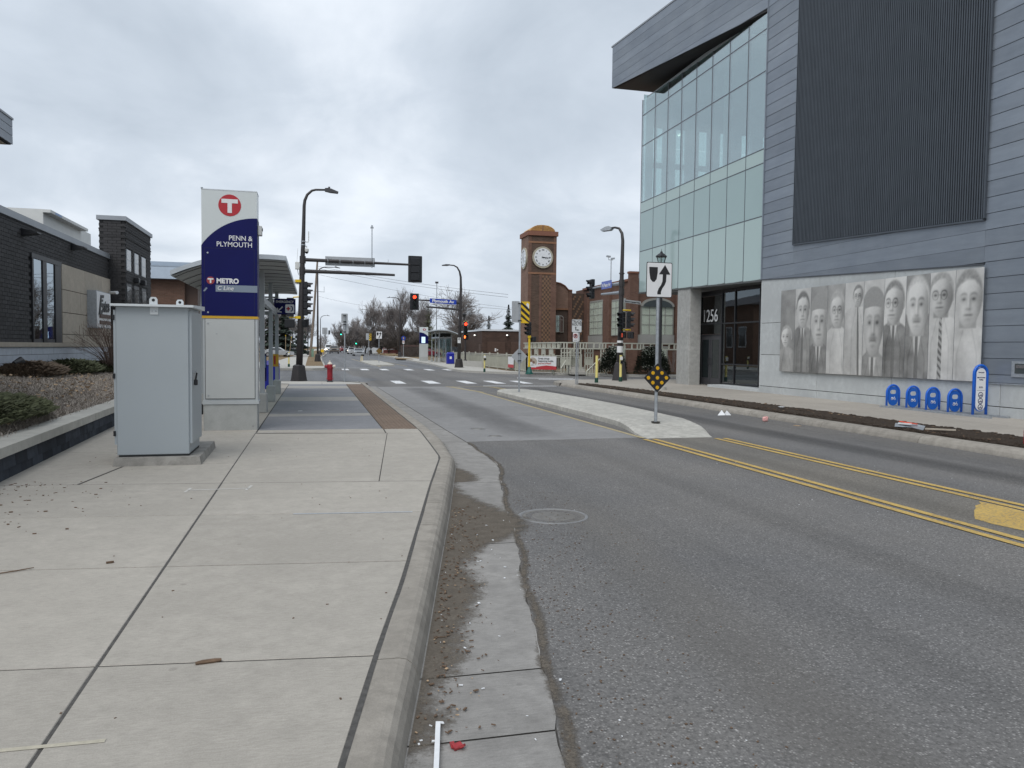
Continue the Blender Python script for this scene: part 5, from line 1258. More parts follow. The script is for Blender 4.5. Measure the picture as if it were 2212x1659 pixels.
# ---- portrait mural: ten printed metal panels
mu=thing('portrait_mural','grey mural of ten printed metal panels showing portraits on the concrete wall','mural',(16.72,20.7,0),world=True)
import numpy as np
def sstep(a,b,x): t=np.clip((x-a)/(b-a),0,1); return t*t*(3-2*t)
def vnoise(U,V,seed,sc):
    rg=np.random.RandomState(seed); g_=rg.rand(40,40); x=U*sc; y=V*sc*3; xi=x.astype(int)%38; yi=y.astype(int)%38; fx=x-np.floor(x); fy=y-np.floor(y); fx=fx*fx*(3-2*fx); fy=fy*fy*(3-2*fy)
    return (g_[yi,xi]*(1-fx)+g_[yi,xi+1]*fx)*(1-fy)+(g_[yi+1,xi]*(1-fx)+g_[yi+1,xi+1]*fx)*fy
def portrait(U,V,p,seed):
    """tone of a generic half-length portrait, u across 0..1, v up 0..1 (panel is 0.88 x 2.94 m)"""
    A=2.94/.88; X=U; Y=V*A
    bgt=p.get('bg',.62); T=np.full(U.shape,bgt)+.16*(vnoise(U,V,seed,4)-.5)+p.get('grad',0)*(V-.5)
    cx,cy,w,h=p['cx'],p['cy']*A,p['w'],p['h']
    # shoulders / garment
    sy=cy-h*.98; sh=sstep(0,.10,(sy+.22*h-Y)-(np.abs(X-cx)/(p.get('sw',1.6)*w))**2*.5*h)
    T=T*(1-sh)+sh*(p.get('suit',.30)+.10*(vnoise(U,V,seed+5,7)-.5)+.10*V+.16*(vnoise(U,V,seed+7,3)-.5))
    if p.get('shirt',1):
        hw=.52*w; vv=sstep(0,.03,(hw*np.clip((sy+.30*h-Y)/(-1.6*h)+1,0,1))-np.abs(X-cx-p.get('lean',0)*(sy-Y)))*sstep(0,.05,sy+.32*h-Y)
        T=T*(1-vv)+vv*.80
        if p.get('tie',1): tt=sstep(0,.02,.13*w+.03*np.clip(sy-Y,0,1)-np.abs(X-cx-p.get('lean',0)*(sy-Y)))*sstep(0,.05,sy+.12*h-Y); T=T*(1-tt)+tt*(.28 if p.get('tie',1)==1 else .42+.2*np.sign(np.sin((X+Y)*28)))
    lp=np.exp(-((np.abs(X-cx)-.30*w-.55*np.clip(sy-Y,0,.8)*.5)/.025)**2)*sh*sstep(0,.1,sy-Y); T-=.10*lp
    T-=sh*.10*sstep(.2,1.2,np.abs(X-cx-.2)/w)
    # neck
    nk=sstep(0,.08,.74*w-np.abs(X-cx))*sstep(-.02,.05,Y-(sy-.06*h))*sstep(0,.1,cy-Y); T=T*(1-nk)+nk*(p.get('skin',.66)-.22)
    # hair (behind), head
    hx=(X-cx)/(w*1.12); hy=(Y-cy-h*p.get('hup',.16))/(h*p.get('hh',1.04)); hr=sstep(-.10,.10,1-np.sqrt(hx*hx+hy*hy)); hr=hr*sstep(-.2,.25,(Y-cy)/h+p.get('hlow',.15)); T=T*(1-hr)+hr*(p.get('hair',.26)+.12*(vnoise(U,V,seed+2,14)-.5))
    if p.get('ear',1):
        for s_ in (-1,1): e=sstep(-.2,.2,1-np.sqrt(((X-cx-s_*w*.98)/(.16*w))**2+((Y-cy+.05*h)/(.2*h))**2)); T=T*(1-e)+e*(p.get('skin',.66)-.1)
    fx=(X-cx)/w; fy=(Y-cy)/h; jaw=1-.16*np.clip(-fy-.25,0,1); r=np.sqrt((fx/jaw)**2+(fy)**2); hd=sstep(-.08,.06,1-r); hd*=sstep(-.10,.10,(p.get('brow',.70)+.16*np.cos(fx*2.4)+.10*(vnoise(U,V,seed+3,9)-.5))-fy)
    sk=p.get('skin',.66)+.16*sstep(-.2,.9,fy)-.20*sstep(.35,1.0,np.abs(fx+p.get('turn',.15)))-.12*sstep(.5,1,-fy)+p.get('lit',.17)*(-fx)
    T=T*(1-hd)+hd*sk
    tx=p.get('turn',.15)*-.5
    for s_ in (-1,1):
        ex=(fx-tx-s_*.38); 
        e=np.exp(-((ex/.24)**2+((fy-.10)/.12)**2)); T-=hd*.30*e
        e=np.exp(-((ex/.12)**2+((fy-.08)/.05)**2)); T-=hd*.34*e
        bz=fy-.30+.18*ex*ex*4; e=np.exp(-((ex/.26)**4+(bz/.06)**2)); T-=hd*p.get('br',.30)*e
        e=np.exp(-((ex/.2)**2+((fy+.30)/.16)**2)); T+=hd*.06*e
    T-=hd*.17*np.exp(-(((fx-tx-.12)/.10)**2+((fy+.06)/.28)**2)); T+=hd*.10*np.exp(-(((fx-tx+.03)/.07)**2+((fy+.05)/.25)**2))
    T-=hd*.26*np.exp(-(((fx-tx)/.24)**2+((fy+.30)/.055)**2))
    T-=hd*.38*np.exp(-(((fx-tx)/.36)**4+((fy+.52)/.05)**2)); T-=hd*.14*np.exp(-(((fx-tx)/.25)**2+((fy+.68)/.06)**2))
    if p.get('smile'): T+=hd*.22*np.exp(-(((fx-tx)/.28)**4+((fy+.545)/.035)**2))
    if p.get('must'): T-=hd*.30*np.exp(-(((fx-tx)/.42)**4+((fy+.42)/.07)**2))
    if p.get('glasses'):
        for s_ in (-1,1):
            rr=np.sqrt(((fx-tx-s_*.38)/.27)**2+((fy-.08)/.22)**2); T-=hd*.22*np.exp(-((rr-1)/.14)**2)
        T-=hd*.2*np.exp(-(((fy-.10)/.03)**2+((fx-tx)/.12)**4))
    if p.get('cap'):
        c_=sstep(-.06,.06,1-np.sqrt(((X-cx)/(1.12*w))**2+((Y-cy-.62*h)/(.62*h))**2))*sstep(0,.05,(Y-(cy+h*.50+.08*h*np.cos((X-cx)/w*1.5)))); T=T*(1-c_)+c_*p['cap']
    T+=.05*(vnoise(U,V,seed+9,22)-.5)
    return np.clip(.54+1.0*(T-.50),.14,.98)
specs=[dict(cx=.45,cy=.42,w=.34,h=.42,bg=.42,hair=.62,suit=.55,shirt=0,skin=.78,turn=.5,br=.2),
 dict(cx=.50,cy=.73,w=.39,h=.66,bg=.70,hair=.28,suit=.42,smile=1,turn=.05,skin=.72),
 dict(cx=.50,cy=.58,w=.46,h=.88,bg=.46,hair=.52,hup=.22,suit=.36,skin=.74,turn=-.1,cap=.48,shirt=1),
 dict(cx=.58,cy=.70,w=.40,h=.62,bg=.52,hair=.62,hh=1.15,suit=.78,shirt=0,smile=1,glasses=1,turn=.1,skin=.72),
 dict(cx=.70,cy=.84,w=.24,h=.36,bg=.74,hair=.36,suit=.76,tie=1,glasses=1,sw=2.4,smile=1,lean=.04),
 dict(cx=.50,cy=.53,w=.49,h=1.08,bg=.74,hair=.44,skin=.68,suit=.50,must=1,smile=1,turn=0,br=.22,cap=.46),
 dict(cx=.46,cy=.73,w=.44,h=.68,bg=.86,hair=.40,suit=.36,glasses=1,turn=.5,tie=1,skin=.74),
 dict(cx=.50,cy=.69,w=.47,h=.92,bg=.40,hair=.74,hup=.08,skin=.80,suit=.42,must=1,br=.40,turn=.1,tie=1),
 dict(cx=.46,cy=.77,w=.45,h=.64,bg=.78,hair=.54,skin=.66,suit=.80,tie=2,glasses=1,turn=.3,br=.28),
 dict(cx=.48,cy=.71,w=.47,h=.78,bg=.72,hair=.44,hh=1.08,skin=.74,suit=.80,shirt=0,turn=-.05,ear=0)]
b=NB('mural_print'); at=b.new('ShaderNodeVertexColor'); at.layer_name='print'
MT['mural_print']=b.done(at.outputs['Color'],.38,.15,.5)
my=[25.18,24.30,23.40,22.51,21.63,20.74,19.84,18.95,18.06,17.17,16.27]; MZ0,MZ1=.87,3.83
GU,GV=42,132
for i,(a,c) in enumerate(zip(my,my[1:])):
    a-=.006; c+=.006
    Ug,Vg=np.meshgrid(np.linspace(0,1,GU+1),np.linspace(0,1,GV+1)); T=portrait(Ug,Vg,specs[i],40+i*17)
    co=np.zeros(((GU+1)*(GV+1),3)); co[:,0]=BX-.10; co[:,1]=(a+(c-a)*Ug).ravel(); co[:,2]=(MZ0+(MZ1-MZ0)*Vg).ravel(); co-=np.array(mu.location)
    me=bpy.data.meshes.new('portrait_panel')
    fs=[(r_*(GU+1)+q,r_*(GU+1)+q+1,(r_+1)*(GU+1)+q+1,(r_+1)*(GU+1)+q) for r_ in range(GV) for q in range(GU)]
    me.from_pydata(co.tolist(),[],fs); ca_=me.color_attributes.new('print','FLOAT_COLOR','POINT')
    tone=(T.ravel()**1.35)*.80+.05; buf=np.ones((len(tone),4)); buf[:,0]=tone*1.0; buf[:,1]=tone*.985; buf[:,2]=tone*.945; ca_.data.foreach_set('color',buf.ravel().astype(np.float32))
    me.materials.append(MT['mural_print']); me.update(); po=link('portrait_panel',me,mu)
    mb=MB(); mb.box(BX-.098,BX-.085,c,a,MZ0,MZ1); mb.build('backing_sheet','galv',po)
mb=MB(); mb.box(BX-.084,BX-.002,16.4,25.0,1.2,1.25); mb.box(BX-.084,BX-.002,16.4,25.0,3.3,3.35); mb.build('mounting_rail','galv',mu)
# ---- bicycle racks and parking totem
rk_=thing('bike_rack','blue looped bicycle rack with oval panel furthest along the row from the totem','bicycle rack',(16.40,19.0,.05),group='blue bicycle racks along the wall')
def loop(mb,w,h,r,zf=0): mb.tube([(-w,0,zf)]+[(-w,0,h-w)]+[(w*math.cos(R(a)),0,h-w+w*math.sin(R(a))) for a in range(165,0,-15)]+[(w,0,h-w),(w,0,zf)],r,10)
mb=MB(); loop(mb,.215,.60,.03); mb.build('hoop','rack_blue_lit',rk_,True)
outer=[(.165*math.cos(R(a)),.40+.165*math.sin(R(a))) for a in range(0,181,12)]+[(.165*math.cos(R(a)),.165+.165*math.sin(R(a))) for a in range(180,361,12)]
hole=[(x,z) for x,z in roundrect(-.105,.105,.34,.46,.055)]
# panel with a rounded handhold: outer ring bridged to the hole
mb=MB(); cxh,czh=0,.40
def ringpts(y):
    o=[];i_=[]
    for k in range(48):
        a=2*math.pi*k/48; dx,dz=math.cos(a),math.sin(a)
        def hit(poly):
            best=0
            for (x0_,z0_),(x1_,z1_) in zip(poly,poly[1:]+poly[:1]):
                ex,ez=x1_-x0_,z1_-z0_; den=dx*ez-dz*ex
                if abs(den)<1e-9: continue
                t=((x0_-cxh)*ez-(z0_-czh)*ex)/den; s_=((x0_-cxh)*dz-(z0_-czh)*dx)/den
                if t>0 and -1e-6<=s_<=1+1e-6: best=max(best,t)
            return best
        t1=hit(outer); t0=hit(hole); o.append((cxh+dx*t1,y,czh+dz*t1)); i_.append((cxh+dx*t0,y,czh+dz*t0))
    return o,i_
o1,i1=ringpts(-.012); o2,i2=ringpts(.012); n=48; mb.v=o1+i1+o2+i2
for k in range(n):
    j=(k+1)%n; mb.f+=[(k,j,n+j,n+k),(2*n+k,3*n+k,3*n+j,2*n+j),(k,2*n+k,2*n+j,j),(n+k,n+j,3*n+j,3*n+k)]
pn_=mb.build('panel','rack_blue',rk_)
mb=MB()
for cx_ in (-.045,.045): mb.tube([(cx_+.03*math.cos(R(a)),-.016,.20+.03*math.sin(R(a))) for a in range(0,361,30)],.005,5,False)
mb.tube([(-.045,-.016,.20),(-.005,-.016,.20),(.03,-.016,.245),(.045,-.016,.20)],.005,5); mb.tube([(-.02,-.016,.25),(-.005,-.016,.20),(.03,-.016,.245),(.035,-.016,.265),(.05,-.016,.265)],.005,5); mb.cbox(-.045,-.016,.235,.05,.006,.03); mb.build('bicycle_symbol','sign_white2',pn_)
for y,lab in ((18.22,'blue looped bicycle rack, second from the far end of the row'),(17.50,'blue looped bicycle rack, second from the white and blue totem'),(16.75,'blue looped bicycle rack right beside the white and blue totem')): dup(rk_,(16.40,y,.05),label=lab)
rl=thing('rack_rail','pair of low steel rails carrying the blue bicycle racks','rail',(16.4,17.2,0),world=True)
for x in (16.12,16.66): mb=MB(); mb.box(x-.05,x+.05,15.35,19.15,.0,.05); mb.build('rail','galv',rl)
for y in (19.0,18.6,18.22,17.85,17.5,17.1,16.75,16.3,15.95): mb=MB(); mb.box(16.17,16.61,y-.05,y+.05,.005,.045); mb.build('cross_bar','galv',rl)
tt_=thing('parking_totem','tall blue-framed white parking totem at the end of the bicycle racks','sign',(16.38,15.95,.05))
mb=MB(); loop(mb,.205,1.25,.034); mb.build('hoop','rack_blue_lit',tt_,True)
cap=lambda r,z0,z1:[(r*math.cos(R(a)),z1-r+r*math.sin(R(a))) for a in range(0,181,12)]+[(r*math.cos(R(a)),z0+r+r*math.sin(R(a))) for a in range(180,361,12)]
mb=MB(); mb.prism(cap(.165,.08,1.20),-.014,.014,'XZ'); fo=mb.build('panel_rim','rack_blue',tt_); mb=MB(); mb.prism(cap(.148,.10,1.18),-.020,-.015,'XZ'); fo=mb.build('panel','sign_white2',tt_)
text('lettering','Minneapolis',.038,'navy',fo,(0,-.023,1.06),(1,0,0),(0,0,1)); text('lettering','Bike & Scooter',.040,'navy',fo,(0,-.023,.93),(1,0,0),(0,0,1),weight=.001); text('lettering','Parking',.040,'navy',fo,(0,-.023,.875),(1,0,0),(0,0,1),weight=.001)
text('lettering','Share bikes\nand scooters',.024,'navy',fo,(0,-.023,.70),(1,0,0),(0,0,1))
mb=MB(); mb.box(-.12,.12,-.022,-.0205,.615,.622); mb.build('print_rule','navy',fo)
for z in (.50,.345,.19):
    mb=MB(); mb.tube([(.068*math.cos(R(a)),-.022,z+.068*math.sin(R(a))) for a in range(0,361,20)],.008,6,False); cz_=mb.build('roundel','navy',fo)
    mb=MB(); mb.tube([(-.03,-.022,z-.02),(0,-.022,z-.02),(.015,-.022,z+.025),(.03,-.022,z-.02)],.005,5); mb.tube([(-.025+.015*math.cos(R(a)),-.022,z-.02+.015*math.sin(R(a))) for a in range(0,361,40)],.004,4,False); mb.tube([(.03+.015*math.cos(R(a)),-.022,z-.02+.015*math.sin(R(a))) for a in range(0,361,40)],.004,4,False); mb.build('symbol','navy',cz_)
# ================================================================ poles, signals, signs
def xf(mb,x,y,z,rz):
    c,s=math.cos(rz),math.sin(rz); mb.v=[(x+a*c-b_*s,y+a*s+b_*c,z+d) for a,b_,d in mb.v]; return mb
def sig(par,x,y,zt,rz,n=3,lit=None,sec=.34,w=.32,back=False,dp=.20):
    """signal head hung from zt, lenses facing local -y turned by rz"""
    mb=MB()
    if back: mb.prism(roundrect(-w*.8,w*.8,-n*sec-.10,.10,.04),.0,.02,'XZ')
    for i in range(n): mb.bbox(-w/2,w/2,-dp/2,dp/2,-(i+1)*sec+.004,-i*sec-.004,.02)
    hd=xf(mb,x,y,zt,rz).build('signal_head','black_plastic',par)
    for i in range(n):
        zc=-(i+.5)*sec; r=sec*.40; mb=MB(); o=len(mb.v); ns=14
        for k in range(ns+1):
            a=R(-35+250*k/ns); mb.v+=[(r*math.cos(a),-dp/2,zc+r*math.sin(a)),(r*math.cos(a),-dp/2-(.24 if 20<-35+250*k/ns<160 else .15),zc+r*math.sin(a)-.015)]
        for k in range(ns): mb.f.append((2*k,2*k+1,2*k+3,2*k+2))
        xf(mb,x,y,zt,rz).build('visor','black_plastic',hd)
        mb=MB(); mb.tube([(0,-dp/2+.005,zc),(0,-dp/2-.02,zc),(0,-dp/2-.035,zc)],[r*.92,r*.90,r*.5],18)
        m_='lens_dark' if i==0 else 'lens_dim'
        if lit==i: m_='red_lit' if i==0 else 'green_lit'
        xf(mb,x,y,zt,rz).build('lens',m_,hd)
    return hd
def pedhead(par,x,y,zt,rz,lit=False,w=.44,h=.40):
    mb=MB(); mb.bbox(-w/2,w/2,-.10,.10,-h,0,.03); hd=xf(mb,x,y,zt,rz).build('pedestrian_head','black_plastic',par)
    mb=MB(); mb.box(-w/2,w/2,-.22,-.09,-.03,0); mb.box(-w/2,-w/2+.02,-.20,-.09,-h,-.03); mb.box(w/2-.02,w/2,-.20,-.09,-h,-.03); xf(mb,x,y,zt,rz).build('visor','black_plastic',hd)
    mb=MB()
    hand=[(-.06,-.30),(.05,-.30),(.07,-.20),(.11,-.16),(.09,-.13),(.055,-.155),(.055,-.06),(.03,-.055),(.022,-.12),(.012,-.05),(-.012,-.05),(-.018,-.12),(-.03,-.06),(-.055,-.07),(-.06,-.18)]
    mb.prism([(a-.08,c) for a,c in hand],-.112,-.104,'XZ'); xf(mb,x,y,zt,rz).build('hand_symbol','hand_lit' if lit else 'lens_dark',hd); return hd
def pole_base(par,x,y,h=.67,w0=.27,w1=.19,mat='bronze_paint',z0=0):
    mb=MB(); mb.tube([(x,y,z0-.03),(x,y,z0+.02),(x,y,z0+.02),(x,y,z0+h),(x,y,z0+h+.06)],[w0*1.42,w0*1.42,w0*1.35,w1*1.35,w1*.9],4); o=mb.build('base_skirt',mat,par); o.rotation_euler=(0,0,0); return o
def lum_pole(par,x,y,h,r0,r1,dirx,diry,reach,mat='bronze_paint',n=12):
    pts=[(x,y,.3),(x,y,h*.55),(x,y,h-.75)]; rad=[r0,(r0+r1)/2,r1]
    for a in (20,45,70,90):
        k=.75*(1-math.cos(R(a))); zz=h-.75+.75*math.sin(R(a)); pts.append((x+dirx*k,y+diry*k,zz)); rad.append(r1*.8)
    pts.append((x+dirx*reach,y+diry*reach,h+.02)); rad.append(r1*.55)
    mb=MB(); mb.tube(pts,rad,n); po=mb.build('pole',mat,par,True)
    mb=MB(); ang=math.atan2(diry,dirx); mb.prism([(0,.0),(.25,-.05),(.62,-.09),(.64,-.05),(.30,.05),(.05,.06)],-.12,.12,'XZ'); mb.cbox(.20,0,.10,.08,.08,.10)
    xf(mb,x+dirx*reach,y+diry*reach,h+.02,ang).build('luminaire','galv' if mat=='galv' else 'dark_trim',par); return po
# ---- near left mast-arm signal
ms=thing('traffic_signal_mast','tall black mast-arm signal pole with street lamp by the hydrant','traffic signal',(-.72,37.3,0),world=True)
pole_base(ms,-.72,37.3,.68,.27,.20)
mb=MB(); mb.tube([(-.71,37.3,.5),(-.62,37.3,3.0),(-.56,37.3,5.2),(-.50,37.3,6.9),(-.47,37.3,8.1),(-.44,37.3,8.35),(-.33,37.3,8.62),(-.12,37.3,8.82),(.05,37.3,8.87),(.48,37.3,8.89)],[.155,.14,.115,.085,.075,.07,.062,.055,.05,.045],14); mb.build('pole','bronze_paint',ms,True)
mb=MB(); mb.prism([(0,.07),(.14,.09),(.30,.06),(.62,-.06),(.60,-.12),(.25,-.10),(0,-.05)],-.14,.14,'XZ'); mb.cbox(.20,0,.11,.09,.09,.10); xf(mb,.46,37.3,8.88,0).build('luminaire','dark_trim',ms)
mb=MB(); mb.tube([(-.55,37.3,5.62),(1.5,37.3,5.60),(4.45,37.3,5.57)],[.085,.075,.05],12); mb.cyl(-.54,37.3,5.45,5.78,.14,n=12); mb.build('mast_arm','bronze_paint',ms)
mb=MB(); mb.tube([(-.57,37.3,5.09),(1.5,37.3,5.08),(3.72,37.3,5.05)],[.09,.08,.055],12); mb.cyl(-.56,37.3,4.94,5.26,.14,n=12); mb.build('mast_arm','bronze_paint',ms)
mb=MB(); mb.box(.48,2.78,37.40,37.42,5.40,5.83); sb_=mb.build('street_sign','sign_back',ms,label='large street name sign seen from its plain grey back')
for x in (.6,1.15,1.75,2.3,2.7): mb=MB(); mb.tube([(x,37.22,5.45),(x,37.2,5.6),(x,37.22,5.72),(x,37.40,5.75)],.012,5); mb.build('band_clamp','galv',sb_)
sig(ms,4.69,37.3,5.90,math.pi,3,None,.36,.42,True)
sig(ms,-.42,37.3,4.60,R(90),5,None,.315,.30)
sig(ms,-1.10,37.3,3.84,R(180),3,None,.29,.32)
pedhead(ms,-1.13,37.3,2.84,R(180),False,.46,.39); pedhead(ms,-.52,37.3,2.84,R(110),False,.36,.36)
for z in (2.93,4.62): mb=MB(); mb.tube([(-1.15 if z<3 else -.62,37.3,z),(-.45,37.3,z)],.035,8); mb.tube([(-.72,37.3,z-.06),(-.72,37.3,z+.06)],.17,10); mb.build('yellow_bracket','yellow_paint',ms)
mb=MB(); mb.tube([(-.98,37.3,3.86),(-.6,37.3,3.9)],.03,8); mb.build('yellow_bracket','yellow_paint',ms)
mb=MB(); mb.bbox(-.88,-.68,37.2,37.4,5.16,5.50,.02); bx=mb.build('radio_box','rtu_white',ms); mb=MB(); mb.tube([(-.80,37.3,5.5),(-.76,37.3,6.12)],.008,5); mb.build('antenna','rtu_white',bx); mb=MB(); mb.tube([(-.78,37.3,5.16),(-.74,37.3,4.95),(-.66,37.3,4.85)],.012,5); mb.build('cable','wire',bx)
mb=MB(); mb.tube([(-.48,37.3,6.44),(-.28,37.3,6.44),(-.27,37.3,6.5),(-.27,37.3,6.93)],[.02,.02,.022,.022],6); mb.build('antenna','rtu_white',ms)
mb=MB(); mb.tube([(-.52,37.3,6.26),(-.36,37.3,6.24),(-.36,37.3,6.18)],.025,8); mb.lathe([(-.11,.09),(0,.10),(.04,.06)],-.36,37.3,6.10,14); cm=mb.build('dome_camera','rtu_white',ms); mb=MB(); mb.lathe([(-.10,.03),(-.06,.07),(0,.085)],-.36,37.3,6.0,12); mb.build('camera_bubble','black_plastic',cm)
for z in (6.3,6.46): mb=MB(); mb.tube([(-.515,37.3,z-.02),(-.515,37.3,z+.02)],.105,12); mb.build('band_clamp','galv',ms)
mb=MB(); mb.box(-.93,-.70,37.28,37.30,4.47,4.69); av=mb.build('street_sign','sign_white2',ms); text('lettering','Av',.15,'sign_black',av,(-.81,37.275,4.53),(1,0,0),(0,0,1),weight=.004)
mb=MB(); mb.tube([(2.64,37.36,5.36),(2.64,37.36,7.2)],.022,8); mb.cbox(2.64,37.36,7.26,.14,.12,.07); mb.cbox(2.64,37.36,7.33,.07,.08,.08); mb.tube([(3.4,37.3,5.6),(3.4,37.3,5.78)],.01,5); mb.build('detector_mast','galv',ms)
# ---- far signal pole with red light and Plymouth Av sign
fs_=thing('traffic_signal_mast','black signal pole with blue Plymouth Av sign and red light over the road','traffic signal',(11.33,61.5,0),world=True)
pole_base(fs_,11.33,61.5,.66,.27,.20)
mb=MB(); mb.tube([(11.32,61.5,.5),(11.40,61.5,4.0),(11.44,61.5,6.6),(11.42,61.5,7.3),(11.32,61.5,7.75),(11.12,61.5,8.08),(10.85,61.5,8.22),(10.5,61.5,8.24)],[.15,.125,.10,.09,.075,.06,.05,.045],12); mb.build('pole','bronze_paint',fs_,True)
mb=MB(); mb.prism([(0,.05),(-.3,.05),(-.62,-.02),(-.6,-.08),(-.2,-.08),(0,-.04)],-.12,.12,'XZ'); xf(mb,10.5,61.5,8.24,0).build('luminaire','dark_trim',fs_)
mb=MB(); mb.tube([(11.42,61.5,5.22),(9.5,61.5,5.34),(7.9,61.5,5.38)],[.10,.08,.05],10); mb.build('mast_arm','bronze_paint',fs_); mb=MB(); mb.tube([(11.40,61.5,4.68),(8.62,61.5,4.86)],[.10,.06],10); mb.build('mast_arm','bronze_paint',fs_)
mb=MB(); mb.hexa([(8.90,61.36,5.17),(11.05,61.36,5.07),(11.05,61.38,5.07),(8.90,61.38,5.17)],[(8.90,61.36,5.53),(11.05,61.36,5.47),(11.05,61.38,5.47),(8.90,61.38,5.53)]); bs=mb.build('street_sign','street_blue',fs_,label='blue street sign reading Plymouth Av')
text('lettering','Plymouth Av',.30,'sign_white2',bs,(9.97,61.35,5.21),(1,0,-.035),(0,0,1),weight=.012,xscale=1.12)
for z0,z1 in ((5.50,5.53),(5.09,5.115)): mb=MB(); mb.hexa([(8.9,61.352,z0+.02),(11.05,61.352,z0-.05),(11.05,61.358,z0-.05),(8.9,61.358,z0+.02)],[(8.9,61.352,z0+.04),(11.05,61.352,z0-.03),(11.05,61.358,z0-.03),(8.9,61.358,z0+.04)]); mb.build('border','sign_white2',bs)
sig(fs_,7.69,61.5,5.78,0,3,0,.37,.44,True)
mb=MB(); mb.box(11.17,11.42,61.30,61.32,1.98,2.42); nps=mb.build('parking_sign','sign_white2',fs_); mb=MB(); mb.tube([(11.295+.07*math.cos(R(a)),61.295,2.30+.07*math.sin(R(a))) for a in range(0,361,24)],.012,5,False); mb.tube([(11.25,61.295,2.25),(11.34,61.295,2.35)],.012,5); mb.build('symbol','sign_black',nps)
# ---- pedestrian signal post with lantern behind it
ps=thing('pedestrian_signal','black post signal with red light and lit orange hand beside the far shelter','traffic signal',(13.1,68,0),world=True)
pole_base(ps,13.1,68,.5,.18,.12); mb=MB(); mb.cyl(13.1,68,.4,4.0,.075); mb.build('pole','bronze_paint',ps)
sig(ps,13.09,68,3.92,0,3,0,.375,.38); pedhead(ps,13.10,68,2.76,0,True,.48,.42)
for z in (3.98,2.79): mb=MB(); mb.tube([(12.95,68,z),(13.25,68,z)],.035,6); mb.build('yellow_bracket','yellow_paint',ps)
mb=MB(); mb.cyl(13.05,68.4,4.0,4.35,.05); mb.lathe([(4.35,.10),(4.60,.19),(4.62,.26),(4.70,.05),(4.78,.02)],13.05,68.4,0,6); mb.build('lantern','black_paint',ps)
# ---- right corner signal pole
rp=thing('traffic_signal_mast','bronze corner signal pole with N Penn Av sign in front of the clock tower building','traffic signal',(15.35,37.3,0),world=True)
pole_base(rp,15.35,37.3,.9,.31,.20)
mb=MB(); mb.tube([(15.33,37.3,.5),(15.36,37.3,3.0),(15.37,37.3,5.5),(15.39,37.3,7.2),(15.36,37.35,7.6),(15.26,37.5,7.86),(15.12,37.7,7.93),(15.0,37.9,7.93)],[.16,.14,.105,.085,.075,.062,.055,.05],14); mb.build('pole','bronze_paint',rp,True)
mb=MB(); mb.prism([(0,.05),(.15,.12),(.32,.10),(.62,-.04),(.55,-.12),(.1,-.10),(0,-.05)],-.16,.16,'XZ'); xf(mb,15.02,37.85,7.90,R(135)).build('luminaire','galv',rp)
mb=MB(); mb.cyl(15.37,37.3,5.5,5.56,.14); mb.build('band_clamp','bronze_paint',rp)
mb=MB(); mb.tube([(15.36,37.4,5.03),(15.3,40.4,5.06),(15.3,41.5,5.06)],[.09,.06,.05],10); mb.build('mast_arm','galv',rp); mb=MB(); mb.tube([(15.36,37.4,4.56),(15.3,39.95,4.63)],[.09,.06],10); mb.build('mast_arm','galv',rp)
for z in (5.03,4.56): mb=MB(); mb.cyl(15.37,37.3,z-.17,z+.17,.15,n=10); mb.build('arm_collar','bronze_paint',rp)
mb=MB(); mb.box(15.20,15.22,38.3,39.75,4.87,5.28); ns_=mb.build('street_sign','street_blue_pale',rp,label='blue street sign reading N Penn Av'); text('lettering','N Penn Av',.27,'sign_white2',ns_,(15.19,39.02,4.97),(0,-1,0),(0,0,1),weight=.008)
sig(rp,15.3,41.5,5.58,R(-90),3,None,.37,.40,False)
mb=MB(); mb.hexa([(15.46,37.20,4.04),(16.42,37.20,3.95),(16.42,37.22,3.95),(15.46,37.22,4.04)],[(15.46,37.20,4.20),(16.42,37.20,4.11),(16.42,37.22,4.11),(15.46,37.22,4.20)]); rc_=mb.build('street_sign','sign_back',rp,label='grey street sign reading Richard Copeland Way'); text('lettering','Richard Copeland Way',.105,'sign_black',rc_,(15.94,37.19,4.035),(1,0,-.09),(0,0,1),weight=.002,xscale=.86)
sig(rp,15.32,37.05,3.54,R(-60),3,None,.28,.30); sig(rp,15.72,37.15,3.56,R(80),3,None,.28,.30); pedhead(rp,15.40,37.1,2.52,R(-35),False,.34,.32); pedhead(rp,15.78,37.1,2.52,R(60),False,.38,.34)
mb=MB(); mb.box(15.265,15.33,36.93,36.96,2.24,2.44); mb.build('orange_lens','orange_red',rp)
for z in (3.63,2.62): mb=MB(); mb.tube([(15.38,37.08,z),(15.82,37.1,z)],.035,8); mb.build('yellow_bracket','yellow_paint',rp)
for z,h in ((1.95,.12),(1.45,.25),(1.70,.08)): mb=MB(); mb.tube([(15.34,37.3,z),(15.34,37.3,z+h)],.158,12); mb.build('sticker','sign_white2',rp)
# ---- yellow signal post at the far right corner
yp_=thing('pedestrian_signal','yellow post on a green base carrying a black signal head','traffic signal',(13.2,47.1,0),world=True)
mb=MB(); mb.lathe([(-.02,.26),(.06,.26),(.06,.20),(.12,.19),(.36,.11),(.44,.10)],13.22,47.1,0,8); mb.build('base_skirt','green_teal',yp_); mb=MB(); mb.cyl(13.2,47.1,.4,2.44,.075,.065); mb.cyl(13.2,47.1,2.28,2.42,.11); mb.build('pole','yellow_paint',yp_)
sig(yp_,13.16,47.1,3.28,R(-70),3,None,.28,.30); pedhead(yp_,13.42,47.25,2.36,R(120),False,.34,.32)
